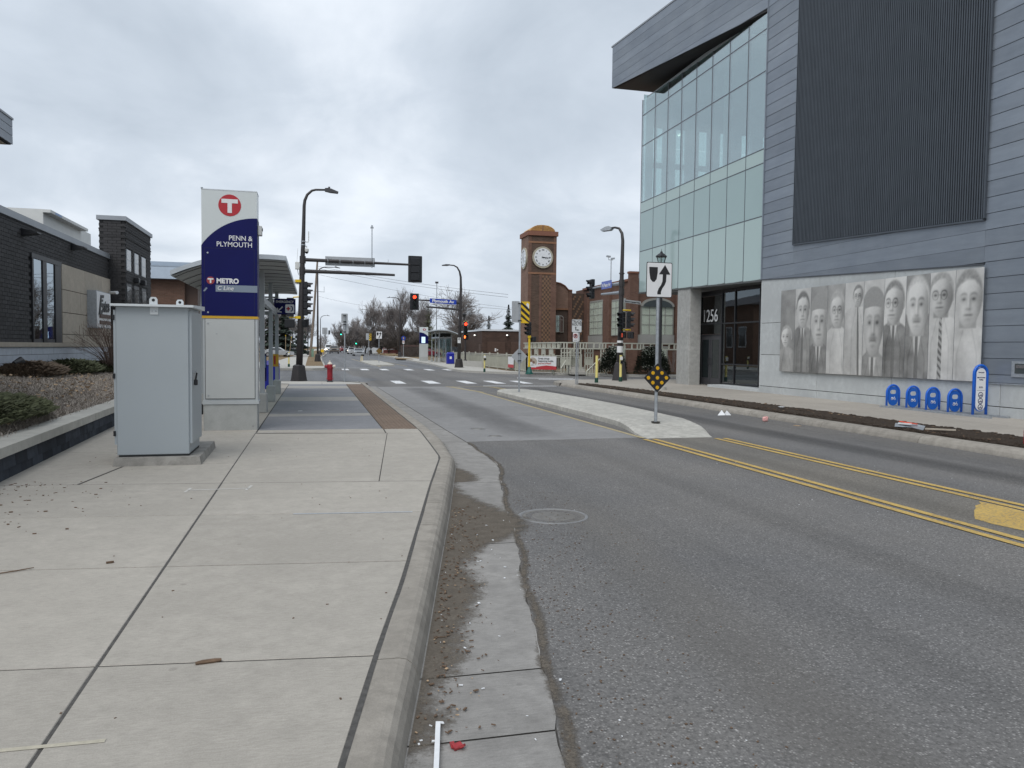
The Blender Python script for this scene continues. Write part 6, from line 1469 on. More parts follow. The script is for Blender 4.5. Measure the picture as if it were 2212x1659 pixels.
# ---- push-button bollards and posts
def bollard(name,label,x,y,h,r,btn=False):
    t=thing(name,label,'bollard',(x,y,0),group='pale yellow posts with green feet'); mb=MB(); mb.lathe([(.18,r),(h-.03,r),(h-.03,r*1.08),(h,r*1.08)],n=14); mb.build('post','pale_yellow',t,False)
    mb=MB(); mb.lathe([(-.02,r*1.5),(.20,r*1.45),(.24,r*1.1)],n=8); mb.build('foot','green_base',t)
    if btn: mb=MB(); mb.bbox(-.05,.09,-r-.06,-r+.02,h*.68,h*.80,.01); mb.build('push_button','black_plastic',t); mb=MB(); mb.box(-.07,.07,-r-.02,-r+.0,h*.82,h*.95); mb.build('notice','sign_white2',t)
    return t
bollard('bollard','pale yellow post with green foot beside the TRUCK ROUTE sign',13.13,34.8,1.30,.062)
bollard('bollard','pale yellow post with green foot standing against the corner signal pole',14.82,35.9,1.32,.062,True)
bollard('bollard','thin pale yellow button post alone on the far right corner',11.11,50.8,1.15,.05,True)
bollard('bollard','thin pale yellow button post on the far left corner across the crossing',-1.92,61.2,1.12,.055,True)
# ---- keep-right sign on the near median
def keep_right(t,zb,zt,w,y=-.045):
    plate(t,'sign_border',roundrect(-w/2,w/2,zb,zt,.035),'sign_black',y); s_=plate(t,'sign_face',roundrect(-w/2+.015,w/2-.015,zb+.015,zt-.015,.028),'sign_white2',y-.003,.003)
    h=zt-zb; f=lambda x,z:(-w/2+x*w,zb+z*h)
    mb=MB(); mb.prism([f(.10,.86),f(.43,.86),f(.43,.70),f(.39,.52),f(.31,.44),f(.24,.44),f(.15,.52),f(.11,.70)][::-1],y-.006,y-.0035,'XZ'); mb.build('median_symbol','sign_black',s_)
    mb=MB(); path=[f(.50,.09),f(.50,.16),f(.55,.26),f(.64,.36),f(.69,.46),f(.70,.62),f(.70,.72)]; hw=.07*w
    L_=[(x-hw,z) for x,z in path]; R_=[(x+hw,z) for x,z in path]; 
    for k in range(len(path)-1): mb.prism([L_[k],R_[k],R_[k+1],L_[k+1]],y-.006,y-.0035,'XZ')
    mb.prism([f(.48,.66),f(.92,.66),f(.71,.93)],y-.0065,y-.0035,'XZ'); mb.build('arrow_symbol','sign_black',s_)
def diamond(t,zc,r,y=-.05,n_dots=True):
    c=.07*r; pts=[]
    for a in (270,0,90,180):
        ax,az=math.cos(R(a)),math.sin(R(a)); px,pz=-az,ax
        pts+=[((r-c)*ax-c*px,zc+(r-c)*az-c*pz),((r-.3*c)*ax,zc+(r-.3*c)*az),((r-c)*ax+c*px,zc+(r-c)*az+c*pz)]
    o=plate(t,'hazard_plate',pts,'sign_black',y,.006)
    if n_dots:
        for i in (-1,0,1):
            for j in (-1,0,1):
                dx,dz=(i+j)*r*.33,(i-j)*r*.33; mb=MB(); mb.tube([(dx,y,zc+dz),(dx,y-.010,zc+dz)],[r*.128,r*.115],16); mb.build('reflector','amber',o)
    return o
kr=sign_post('keep_right_sign','keep-right arrow sign above a black hazard diamond on the near median',7.34,15.71,3.3,.036)
kr['category']='sign'; keep_right(kr,2.755,3.525,.615); diamond(kr,.985,.325)
mb=MB(); mb.prism(arc(0,0,.10,0,360,12)[:-1],-.01,.012,'XY'); mb.build('collar','joint_dark',kr)
k2=sign_post('hazard_marker_sign','yellow and black striped marker with a grey diamond back on the near median end',7.28,27.3,3.25,.034)
plate(k2,'sign_plate',roundrect(-.30,.0,2.55,3.33,.03),'sign_back',.03)
hm=plate(k2,'striped_plate',roundrect(.03,.36,2.53,3.32,.03),'sign_yellow',-.02)
for i in range(4):
    z=2.50+i*.23; x0_,x1_=.035,.355
    f=lambda zz:min(3.315,max(2.535,zz)); q=[(x0_,f(z+.26)),(x1_,f(z-.02)),(x1_,f(z+.10)),(x0_,f(z+.38))]
    if q[0][1]-q[3][1]!=0: mb=MB(); mb.prism(q,-.026,-.021,'XZ'); mb.build('black_stripe','sign_black',hm)
mb=MB(); mb.prism([(.22,3.20),(.33,3.06),(.34,3.22),(.27,3.28)],-.028,-.0262,'XZ'); mb.build('peeled_patch','sign_white2',hm)
o=diamond(k2,1.31,.31,.035,False); o.data.materials[0]=MT['sign_back']; o.name='diamond_plate'
for z in (3.25,2.62,1.42,1.15): mb=MB(); mb.box(-.06,.06,-.045,.05,z-.015,z+.015); mb.build('clamp','black_paint',k2)
tr=sign_post('truck_route_sign','white TRUCK ROUTE arrow sign over a no-parking plate at the corner kerb',11.5,33.1,2.9,.03)
plate(tr,'sign_border',roundrect(-.25,.22,2.36,2.94,.035),'sign_back',-.04); fc=plate(tr,'sign_face',roundrect(-.235,.205,2.375,2.925,.03),'sign_white',-.044)
text('lettering','TRUCK',.155,'sign_black',fc,(-.015,-.049,2.79),(1,0,0),(0,0,1),weight=.0015,xscale=.88); text('lettering','ROUTE',.155,'sign_black',fc,(-.015,-.049,2.665),(1,0,0),(0,0,1),weight=.0015,xscale=.88)
mb=MB(); mb.prism([(-.08,2.45),(.02,2.45),(.02,2.48),(-.05,2.48),(-.05,2.56),(-.08,2.56)],-.050,-.0445,'XZ'); mb.prism([(.02,2.425),(.02,2.505),(.10,2.465)],-.0505,-.0445,'XZ'); mb.prism([(-.105,2.555),(-.025,2.555),(-.065,2.625)],-.0505,-.0445,'XZ'); mb.build('arrow_symbol','sign_black',fc)
np_=plate(tr,'parking_plate',roundrect(-.19,.05,1.93,2.35,.02),'sign_white2',-.04); text('lettering','P',.20,'sign_black',np_,(-.07,-.046,2.13),(1,0,0),(0,0,1),weight=.008)
mb=MB(); mb.tube([(-.07+.09*math.cos(R(a)),-.046,2.195+.09*math.sin(R(a))) for a in range(0,361,20)],.012,6,False); mb.tube([(-.13,-.047,2.255),(-.01,-.047,2.135)],.011,6); mb.build('red_ring','sign_red',np_); mb=MB(); mb.box(-.14,.0,-.046,-.041,1.99,2.0); mb.build('arrow_symbol','sign_black',np_)
plate(tr,'side_plate',roundrect(.055,.14,1.95,2.34,.02),'sign_white',.01); mb=MB(); mb.cyl(.10,.05,-.05,2.6,.022,n=8); mb.build('second_post','galv',tr)
# ---- ornamental lantern behind the keep-right sign
ln=thing('lantern_post','black ornamental lantern post rising behind the keep-right sign','street lamp',(13.52,28.7,0))
mb=MB(); mb.lathe([(-.05,.30),(.12,.30)],n=16); mb.build('footing','concrete_far',ln)
mb=MB(); mb.lathe([(.12,.16),(.20,.16),(.30,.11),(.9,.10),(1.0,.085),(4.75,.065),(4.85,.10),(4.95,.06),(5.0,.09)],n=14); mb.build('post','black_paint',ln,False)
mb=MB()
for k in range(6):
    a=R(60*k); mb.tube([(.10*math.cos(a),.10*math.sin(a),5.0),(.20*math.cos(a),.20*math.sin(a),5.33)],.010,5)
mb.lathe([(5.33,.235),(5.36,.25),(5.38,.24),(5.47,.12),(5.50,.06),(5.55,.05),(5.57,.015),(5.68,.004)],n=6); mb.build('lantern_head','black_paint',ln)
mb=MB(); mb.lathe([(5.01,.09),(5.32,.185)],n=6); mb.build('lantern_glass','glass_shelter',ln)
# ---- street lamps down the street
def street_lamp(name,label,x,y,h,side,reach=1.6,r=.10):
    t=thing(name,label,'street lamp',(x,y,0),group='black street lamps along the street'); pole_base(t,0,0,.75,.25,.18); lum_pole(t,0,0,h,r,r*.6,side,0,reach); return t
street_lamp('street_lamp','black street lamp on the left verge in front of the leaning wooden pole',.30,83,9.85,1,1.65,.11)
street_lamp('street_lamp','second black street lamp on the left verge, beyond the wooden pole',1.04,150,7.4,1,1.1,.10)
street_lamp('street_lamp','black street lamp by the clipped hedge on the right',13.42,126,9.6,-1,1.5,.13)
street_lamp('street_lamp','distant black street lamp on the right beyond the far median',12.87,185,10.4,-1,1.7,.13)
fl2=thing('floodlight_mast','slim mast with twin floodlights behind the brick building roof','light mast',(29.7,75,0)); mb=MB(); mb.cyl(0,0,-.1,10.8,.07,.05,8); mb.build('pole','galv',fl2); mb=MB(); mb.cbox(-.30,0,11.20,.42,.25,.16,0,0,.1); mb.cbox(.18,0,11.0,.36,.25,.16,0,0,-.1); mb.build('floodlight','galv',fl2); mb=MB(); mb.cbox(-.05,0,10.85,.5,.06,.06); mb.cyl(-.28,0,10.85,11.15,.03,n=6); mb.build('crossbar','galv',fl2)
fl3=thing('floodlight_mast','slim mast with a finial standing before the bare elm','light mast',(23.12,150,0)); mb=MB(); mb.cyl(0,0,-.1,14.2,.09,.07,8); mb.build('pole','galv',fl3); mb=MB(); mb.cbox(0,0,14.3,.6,.3,.35); mb.build('floodlight','dark_trim',fl3)
# wooden pole, leaning
wp=thing('utility_pole','leaning wooden utility pole on the left verge','utility pole',(-.68,120,0)); mb=MB(); mb.tube([(0,0,-.2),(.52,0,6),(1.08,0,14.4)],[.21,.18,.13],10); mb.build('pole','wood_pole',wp)
mb=MB(); mb.tube([(.2,0,9.9),(2.06,0,9.8)],.035,6); mb.tube([(2.06,0,9.75),(2.06,0,10.6)],.03,6); mb.build('bracket','galv',wp)
lp2=thing('lantern_post','small black lantern post on the left verge behind the wooden pole','street lamp',(-1.2,145,0)); mb=MB(); mb.lathe([(0,.22),(.6,.18),(.7,.10),(5.9,.08)],n=8); mb.build('post','black_paint',lp2); mb=MB(); mb.lathe([(5.9,.1),(6.35,.24),(6.4,.26),(6.65,.05)],n=6); mb.build('lantern_head','black_paint',lp2)
gb2=thing('utility_box','pale green utility box at the foot of the wooden pole','utility box',(-.31,118,0)); mb=MB(); mb.bbox(-.17,.17,-.2,.2,0,1.15,.02); mb.build('body','green_box',gb2); mb=MB(); mb.bbox(-.19,.19,-.22,.22,1.15,1.2,.01); mb.build('lid','green_box',gb2)
# far signal with green lights
fg=thing('traffic_signal_mast','distant black signal with green lights and green street sign','traffic signal',(10.2,195,0),world=True)
mb=MB(); mb.cyl(10.3,195,0,6.0,.16,.12,8); mb.tube([(10.3,195,5.2),(4.6,195,4.75)],[.12,.08],8); mb.build('pole','bronze_paint',fg)
sig(fg,6.28,195,5.5,0,3,2,.36,.44); sig(fg,9.95,195,3.4,0,3,2,.40,.46); sig(fg,3.44,195,5.55,math.pi,3,None,.34,.42)
mb=MB(); mb.box(8.15,9.65,194.8,194.9,5.03,5.52); gs=mb.build('street_sign','street_green',fg); text('lettering','James Av',.36,'sign_white2',gs,(8.9,194.75,5.15),(1,0,0),(0,0,1),weight=.01)
mb=MB(); mb.bbox(11.3,11.96,194.6,195.2,2.84,4.32,.05); mb.build('signal_back','black_plastic',fg); mb=MB(); mb.cyl(11.6,195,0,3,.10,n=8); mb.build('post','bronze_paint',fg)
# far median signs
f1=sign_post('keep_right_sign','small keep-right sign above a hazard diamond on the far median',6.31,79,3.1,.035); keep_right(f1,2.42,3.17,.60); diamond(f1,1.19,.31)
f2=sign_post('hazard_marker_sign','small striped hazard marker with a plain white back on the far median',6.16,92,3.2,.035)
plate(f2,'sign_plate',roundrect(-.33,.0,2.41,3.19,.04),'sign_back',.03); h2=plate(f2,'striped_plate',roundrect(.01,.31,2.37,3.19,.03),'sign_yellow',-.02)
for i in range(4):
    z=2.34+i*.24; f=lambda zz:min(3.18,max(2.38,zz)); mb=MB(); mb.prism([(.02,f(z+.26)),(.30,f(z-.02)),(.30,f(z+.10)),(.02,f(z+.38))],-.027,-.021,'XZ'); mb.build('black_stripe','sign_black',h2)
o=diamond(f2,1.35,.26,.035,False); o.data.materials[0]=MT['sign_back']; o.name='diamond_plate'
c2_=sign_post('route_sign','blue county route 2 shield above a no-parking plate by the hedge',13.11,118,2.7,.035)
mb=plate(c2_,'shield_plate',[(-.22,2.66),(.22,2.66),(.35,3.1),(.0,3.36),(-.35,3.1)],'route_blue',-.05); text('lettering','2',.42,'sign_yellow',mb,(0,-.06,2.84),(1,0,0),(0,0,1),weight=.012)
q=plate(c2_,'parking_plate',roundrect(-.15,.15,2.12,2.62,.03),'sign_white2',-.05); mb=MB(); mb.tube([(.09*math.cos(R(a)),-.06,2.42+.09*math.sin(R(a))) for a in range(0,361,30)],.02,5,False); mb.build('red_ring','sign_red',q)
c3_=sign_post('parking_sign','small white no-parking plate on a post beyond the red rail',14.48,160,3.2,.04); plate(c3_,'parking_plate',roundrect(-.15,.15,2.9,3.38,.03),'sign_white2',-.06)
c4_=sign_post('sign_post','plain white sign back on the left kerb beyond the lamp',1.85,150,4.9,.05); plate(c4_,'sign_plate',roundrect(-.5,.5,3.86,5.14,.05),'sign_back',.06); plate(c4_,'sign_plate',roundrect(-.16,.16,2.77,3.8,.05),'sign_back',.06)
# overhead wires
def wire(name,label,p,q,sag,r):
    a,c=Vector(p),Vector(q); pts=[a.lerp(c,i/14)-Vector((0,0,sag*4*(i/14)*(1-i/14))) for i in range(15)]
    mb=MB(); mb.tube(pts,r,4,False); return tag(mb.build('overhead_wire','wire'),label,'wire','overhead wires')
wire('w','upper of the two long wires from the wooden pole to the tower',(.5,120,13.6),(23.5,94,8.35),.3,.018)
wire('w','lower of the two long wires from the wooden pole to the tower',(.5,120,13.3),(23.5,94,8.0),.35,.018)
wire('w','thin wire sagging from the wooden pole past the bare trees',(.45,120,12.4),(40,133,8.3),.6,.016)
wire('w','faint low wire behind the pole towards the trees',(.3,120,9.2),(14,146,9.0),.4,.012)
wire('w','wire meeting the roof of the low brown brick building',(17.8,90,6.54),(24,62,4.6),.1,.014)
# ================================================================ clock tower building across the cross street
ct=thing('clock_tower_building','brown and red brick building with a square clock tower across the cross street','building',(19,58,0),world=True)
tx0,tx1,ty0,ty1=16.13,18.35,58.0,60.2
mb=MB(); mb.box(tx0,tx1,ty0,ty1,-.3,10.40); tw=mb.build('tower','brick_brown',ct)
for x in (tx0,tx1): 
    mb=MB(); mb.box(x-.03 if x==tx0 else x-.22,x+.22 if x==tx0 else x+.03,ty0-.03,ty0+.02,0,10.38); mb.build('corner_brick','brick_red',tw)
mb=MB(); mb.box(tx0-.03,tx0+.02,ty0,ty1,0,10.38); mb.build('side_brick','brick_tan',tw)
for z in (9.82,7.42): mb=MB(); mb.box(tx0-.035,tx1+.02,ty0-.035,ty0+.02,z,z+.14); mb.build('brick_band','band_tan',tw)
mb=MB(); mb.box(tx0+.87,tx0+1.07,ty0-.02,ty0+.02,1,7.42); mb.build('brick_strip','brick_red',tw); mb=MB(); mb.box(tx1-.42,tx1-.2,ty0-.02,ty0+.02,1,7.42); mb.build('brick_strip','brick_red',tw)
ck=MB()
for r_ in range(31):
    for q in range(5):
        if (r_+q)%2==0: x=tx0+1.10+q*.145; z=1.9+r_*.175; ck.box(x,x+.145,ty0-.018,ty0+.01,z,z+.175)
stuff(ck.build('checker_tiles','brick_check',tw))
mb=MB(); mb.box(tx0-.13,tx1+.13,ty0-.13,ty1+.13,10.40,10.75); mb.build('cornice','terracotta',tw)
ap=[(17.24+1.02*math.cos(R(a)),10.75+.50*math.sin(R(a))) for a in range(0,181,12)]
mb=MB(); mb.prism(ap,ty0+.02,ty1-.02,'XZ'); vt=mb.build('arched_roof','copper_vent',tw)
for i in range(6):
    z=10.80+i*.075; hw=1.02*math.sqrt(max(0,1-((z-10.75)/.50)**2))-.05
    if hw>.1: mb=MB(); mb.box(17.24-hw,17.24+hw,ty0-.02,ty0+.01,z,z+.03); mb.build('vent_slat','copper_vent',vt)
mb=MB(); mb.box(17.20,17.28,ty0-.03,ty0+.0,10.75,11.22); mb.build('vent_rib','band_tan',vt)
def clock(par,c,axis,h_ang,m_ang):
    n=(0,-1,0) if axis=='y' else (-1,0,0)
    ex=Vector((1,0,0)) if axis=='y' else Vector((0,-1,0)); ez=Vector((0,0,1)); nn=Vector(n); C_=Vector(c)
    mb=MB(); mb.tube([C_,C_+nn*.10],.84,40); k=mb.build('clock_rim','clock_rim',par)
    mb=MB(); mb.tube([C_+nn*.10,C_+nn*.115],.70,40); f=mb.build('clock_face','clock_face',k)
    for i,s_ in enumerate(('XII','I','II','III','IIII','V','VI','VII','VIII','IX','X','XI')):
        a=R(90-30*i); p=C_+nn*.12+ex*(.57*math.cos(a))+ez*(.57*math.sin(a)); up=ex*math.cos(a)+ez*math.sin(a); xd=up.cross(nn)*-1
        xd=Vector((up.cross(nn))); xd=-xd if xd.dot(ex*math.cos(a-math.pi/2)+ez*math.sin(a-math.pi/2))<0 else xd
        text('numeral',s_,.17,'sign_black',f,p-up*.06,xd,up,weight=.003)
    for ang,l,w in ((h_ang,.40,.035),(m_ang,.56,.022)):
        d=ex*math.sin(R(ang))+ez*math.cos(R(ang)); s_=d.cross(nn); p=C_+nn*.14
        mb=MB(); q=[p-d*.10-s_*w,p-d*.10+s_*w,p+d*l+s_*w*.4,p+d*l-s_*w*.4]; mb.hexa(q,[v+nn*.015 for v in q]); mb.build('clock_hand','sign_black',f)
clock(tw,(17.24,ty0-.02,8.72),'y',97,93); clock(tw,(tx0-.03,59.1,8.72),'x',175,0)
# gabled link and walls
mb=MB(); mb.box(18.35,21.42,60.0,63,-.3,6.16); mb.build('wall','brick_dark',ct)
ga=[(18.4,4.9),(20.05,4.9)]+[(x,z) for x,z in ((20.05,6.30),(19.75,6.68),(19.35,6.88),(18.95,6.95),(18.4,6.95))]
mb=MB(); mb.prism(ga,59.90,60.05,'XZ'); gbl=mb.build('arched_gable','brick_tan',ct)
mb=MB()
gp=[(18.4,6.95),(18.95,6.95),(19.35,6.88),(19.75,6.68),(20.05,6.36),(20.35,6.34)]
for (a,b_),(c,d_) in zip(gp,gp[1:]): mb.hexa([(a,59.8,b_),(c,59.8,d_),(c,60.1,d_),(a,60.1,b_)],[(a,59.8,b_+.09),(c,59.8,d_+.09),(c,60.1,d_+.09),(a,60.1,b_+.09)])
mb.build('gable_coping','terracotta',gbl)
mb=MB(); mb.box(20.05,20.36,59.85,60.05,-.2,6.34); mb.build('brick_pier','brick_red',ct); mb=MB(); mb.box(18.4,20.05,59.88,60.02,4.78,4.9); mb.build('brick_band','band_tan',ct)
ck=MB()
for r_ in range(22):
    for q in range(8):
        if (r_*3+q*5)%4==0: x=20.45+q*.115; z=1.6+r_*.2; ck.box(x,x+.15,59.975,60.01,z,z+.16)
stuff(ck.build('checker_tiles','brick_check',ct))
wa=[(18.98,2.95),(19.66,2.95),(19.66,4.12)]+[(19.32+.34*math.cos(R(a)),4.12+.22*math.sin(R(a))) for a in range(0,91,15)]+[(18.98,4.34)]
mb=MB(); mb.prism(wa,59.86,60.0,'XZ'); wo=mb.build('window','trim_grey',ct)
mb=MB(); mb.prism([(19.03,3.0),(19.61,3.0),(19.61,4.1),(19.55,4.22),(19.35,4.30),(19.03,4.30)],59.845,59.86,'XZ'); mb.build('pane','screen_lit' if 0 else 'glass_window',wo); mb=MB(); mb.box(19.33,19.36,59.83,59.85,3.0,4.3); mb.box(19.03,19.61,59.83,59.85,3.95,3.98); mb.build('glazing_bar','trim_grey',wo)
mb=MB(); mb.box(21.42,60,50.25,62,-.3,6.5); mb.build('wall','brick_red',ct)
mb=MB(); mb.box(21.30,21.5,50.2,60.05,6.42,6.58); mb.build('coping','terracotta',ct); mb=MB(); mb.box(21.3,60,50.1,50.3,6.46,6.60); mb.build('coping','terracotta',ct)
# street-side windows and piers (wall faces -x)
def gridwin(par,fx,a,c,z0,z1,axis,nu,nv,curt=.6):
    P=(lambda u0,u1,d0,d1,za,zb_:(d0,d1,u0,u1,za,zb_)) if axis=='x' else (lambda u0,u1,d0,d1,za,zb_:(u0,u1,d0,d1,za,zb_))
    mb=MB(); mb.box(*P(a-.08,c+.08,fx-.04,fx+.06,z0-.05,z1+.12)); w_=mb.build('window','trim_grey',par)
    mb=MB(); mb.box(*P(a,c,fx-.05,fx-.041,z0,z1)); mb.build('curtain','curtain',w_)
    for i in range(nu):
        for j in range(nv):
            ua=a+(c-a)*i/nu; uc=a+(c-a)*(i+1)/nu; za=z0+(z1-z0)*j/nv; zb2=z0+(z1-z0)*(j+1)/nv
            mb=MB(); mb.box(*P(ua+.02,uc-.02,fx-.062,fx-.056,za+.02,zb2-.02)); mb.build('pane','glass_clear',w_)
    for i in range(nu+1): u_=a+(c-a)*i/nu; mb=MB(); mb.box(*P(u_-.025,u_+.025,fx-.075,fx-.052,z0,z1)); mb.build('glazing_bar','trim_grey',w_)
    for j in range(nv+1): z_=z0+(z1-z0)*j/nv; mb=MB(); mb.box(*P(a,c,fx-.072,fx-.054,z_-.02,z_+.02)); mb.build('glazing_bar','trim_grey',w_)
    return w_
gridwin(ct,21.40,55.5,58.3,2.75,5.3,'x',3,5); gridwin(ct,21.40,51.2,53.6,2.65,5.15,'x',3,5)
mb=MB(); mb.box(21.32,21.42,55.2,58.6,1.6,2.68); mb.build('stone_panel','panel_grey',ct)
for a,c in ((53.8,55.1),(58.6,59.4)): mb=MB(); mb.box(21.22,21.45,a,c,-.2,6.0); mb.build('brick_pier','brick_red',ct)
# front piers and arched window (wall faces the cross street)
for x0_,x1_,zt in ((21.20,21.86,6.9),(24.75,25.4,5.7)): 
    mb=MB(); mb.box(x0_,x1_,49.95,50.3,-.2,zt); p_=mb.build('brick_pier','brick_red',ct); mb=MB(); mb.box(x0_-.05,x1_+.05,49.9,50.35,zt,zt+.14); mb.build('pier_cap','terracotta',p_)
gridwin(ct,50.2,22.2,24.6,2.68,4.75,'y',4,3)
aw=[(23.4+1.28*math.cos(R(a)),4.65+.62*math.sin(R(a))) for a in range(0,181,12)]; ai=[(23.4+1.12*math.cos(R(a)),4.62+.50*math.sin(R(a))) for a in range(180,-1,-12)]
mb=MB(); mb.prism(aw,50.06,50.2,'XZ'); ao=mb.build('window_arch','trim_grey',ct); mb=MB(); mb.prism(ai[::-1],50.04,50.06,'XZ'); mb.build('pane','glass_mid',ao)
mb=MB(); mb.box(21.9,24.72,50.1,50.22,2.05,2.66); mb.build('stone_panel','panel_grey',ct)
for x0_,x1_ in ((22.4,24.2),(19.9,21.0),(26,28)): gridwin(ct,50.22,x0_,x1_,.35,1.75,'y',2,2)
# ---- low brown brick garage
lg=thing('brick_garage','low dark brown brick garage with roller doors and pale roof edge','garage',(20,78,0),world=True)
mb=MB(); mb.box(16.13,26,75,86,-.3,3.32); mb.build('wall','brick_low',lg); mb=MB(); mb.box(16.05,26.1,74.9,86.1,3.32,3.48); mb.build('roof_edge','trim_white',lg)
for x0_,x1_ in ((16.65,18.5),(19.05,20.9)):
    mb=MB(); mb.box(x0_,x1_,74.9,75.02,-.1,2.26); d_=mb.build('roller_door','brown_metal',lg)
    for i in range(11): mb=MB(); mb.box(x0_+.02,x1_-.02,74.885,74.905,.02+i*.2,.02+i*.2+.185); mb.build('door_slat','brown_metal',d_)
for x,z in ((17.4,1.38),(17.62,1.38)): mb=MB(); mb.box(x,x+(.16 if x<17.5 else .13),74.86,74.88,z-.1 if x<17.5 else z,z+.22 if x<17.5 else z+.12); mb.build('notice','sign_white2',lg)
mb=MB(); mb.box(16.1,16.14,75.5,76.4,-.1,2.0); mb.build('side_door','brown_metal',lg)
for x,y in ((15.98,77.5),(18.75,74.85)): mb=MB(); mb.box(x-.15,x+.12,y-.1,y+.12,2.85,3.0); l_=mb.build('wall_light','dark_trim',lg); mb=MB(); mb.box(x-.16,x-.05,y-.12,y+.05,2.86,2.97); mb.build('lamp_lens','wall_lamp',l_)
# ---- palisade fence, banner
fe=thing('metal_fence','pale khaki metal fence along the far right pavement','fence',(13.8,60,0),world=True)
def fence_run(x0_,y0_,x1_,y1_,h,n_post,pitch):
    a=Vector((x0_,y0_)); c=Vector((x1_,y1_)); L_=(c-a).length
    for z in (h-.04,h*.88,.12): mb=MB(); mb.tube([(x0_,y0_,z),(x1_,y1_,z)],.03,4); mb.build('rail','fence_paint',fe)
    for i in range(n_post+1): p=a.lerp(c,i/n_post); mb=MB(); mb.box(p.x-.05,p.x+.05,p.y-.05,p.y+.05,-.1,h+.10); mb.build('post','fence_paint',fe)
    k=int(L_/pitch); me_=mesh_only(MB().box(-.02,.02,-.02,.02,0,1),'picket','fence_paint')
    for i in range(k): p=a.lerp(c,(i+.5)/k); inst('picket',me_,fe,(p.x,p.y,.1),scale=(1,1,h*.88-.1))
fence_run(13.75,49.6,13.75,78,1.18,10,.22); fence_run(13.75,49.6,17.0,48.0,1.18,2,.14)
sg_=MB(); 
for y in [50+.25*i for i in range(112)]: sg_.quad((13.80,y,.05),(13.80,y+.25,.05),(13.80,y+.25,.95),(13.80,y,.95))
sg_.build('mesh_panel','fence_paint',fe)
bn2=thing('vinyl_banner','white and red vinyl banner with a printed couple tied to the fence','banner',(14.6,48.95,0),rz=math.atan2(-1.6,3.25))
def bz(mb): return mb
mb=MB(); mb.box(-.95,.98,-.06,-.055,.22,1.10); mb.build('sheet','sign_white2',bn2)
mb=MB(); mb.prism([(-.95,.22),(.98,.22),(.98,.44),(.3,.50),(-.35,.40),(-.95,.36)],-.066,-.061,'XZ'); mb.build('red_band','banner_red',bn2)
mb=MB(); mb.disc((-.62,-.064,.72),.30,24); mb.build('photo_disc','limestone',bn2)
for x,z,r in ((-.72,.82,.10),(-.55,.70,.09)): mb=MB(); mb.disc((x,-.067,z),r,16); h_=mb.build('printed_head','skin_print',bn2); mb=MB(); mb.prism([(x-.18,z-.34),(x+.18,z-.34),(x+.12,z-.12),(x-.12,z-.12)],-.0668,-.0645,'XZ'); mb.build('printed_shirt','sign_white2',bn2)
for s_,z,m_ in (('Great things',.90,'sign_black'),('happening inside,',.74,'sign_black'),("you're invited!",.58,'sign_red')): text('lettering',s_,.16,m_,bn2,(-.25,-.066,z),(1,0,0),(0,0,1),'LEFT',.003,xscale=.95)
bn3=thing('vinyl_banner','small white and red banner on the fence behind the grey diamond plate','banner',(13.65,53.5,0)); mb=MB(); mb.box(-.02,-.015,-.8,.8,.22,1.0); mb.build('sheet','sign_white2',bn3); mb=MB(); mb.box(-.028,-.021,-.8,.8,.22,.45); mb.build('red_band','banner_red',bn3)
# ---- timber-look pergola and steps
pg=thing('pergola','pale grey slatted pergola and stair screen in front of the clock tower building','pergola',(17,48.5,0),world=True)
px0,py0=15.55,47.9
def beam(x0_,x1_,y0_,y1_,z0,z1,nm='beam'): mb=MB(); mb.box(x0_,x1_,y0_,y1_,z0,z1); mb.build(nm,'pergola',pg)
for z in (1.60,1.98): beam(px0,26,py0-.05,py0+.05,z,z+.075); beam(px0-.05,px0+.05,py0+.05,57,z,z+.075)
me_=mesh_only(MB().box(-.04,.04,-.05,.05,0,.31),'baluster','pergola')
y=py0
gaps=[.0,.28,.5,.95,1.18,1.42]
yy=py0
while yy<56.5:
    for g0 in (0,.35,.62): inst('baluster',me_,pg,(px0,yy+g0,1.67))
    yy+=1.15
xx=px0
while xx<25.8:
    for g0 in (0,.22,.42,.95): inst('baluster',me_,pg,(xx+g0,py0,1.67))
    xx+=1.35
def screen(x,y,w,n,zt=1.6):
    for i in range(n+1): xx_=x+w*i/n; beam(xx_-.035,xx_+.035,y-.035,y+.035,0,zt,'upright')
    for z in (.55,.62,1.0,1.32): beam(x-.035,x+w+.035,y-.03,y+.03,z,z+.07)
    mb=MB(); mb.box(x,x+w,y-.01,y+.01,.66,.98); mb.build('panel','pergola',pg)
for x,y,w,n in ((15.6,py0,.62,3),(16.15,py0+.5,.7,4),(17.35,py0+.3,.55,3),(18.35,py0,.72,4),(17.0,py0+1.6,.5,2)): screen(x,y,w,n)
for y in (49.6,51.4,53.2,55.0): 
    mb=MB(); mb.box(px0-.02,px0+.02,y,y+.75,1.2,1.58); mb.build('panel','pergola',pg); beam(px0-.035,px0+.035,y-.035,y+.035,0,1.6,'upright'); beam(px0-.035,px0+.035,y+.715,y+.785,0,1.6,'upright')
for x in (18.9,19.55,22.0,22.55): beam(x-.05,x+.05,py0-.05,py0+.05,1.25,1.62,'drop_post')
mb=MB(); mb.tube([(17.0,46.9,.15),(18.1,47.5,.95),(18.9,47.6,.95)],.05,5); mb.tube([(17.0,46.9,-.1),(17.0,46.9,.2)],.05,5); mb.tube([(15.3,47.0,.35),(15.75,47.4,.85)],.04,5); mb.build('handrail','pergola',pg)
for i in range(7): mb=MB(); mb.tube([(17.2+.24*i,47.0+.09*i,-.05),(17.2+.24*i,47.0+.09*i,.3+.11*i if i<5 else .9)],.03,5); mb.build('baluster','pergola',pg)
for i in range(4): mb=MB(); mb.box(16.2,17.2,47.4+.3*i,47.7+.3*i,-.05,.12+.15*i); mb.build('step','concrete_far',pg)
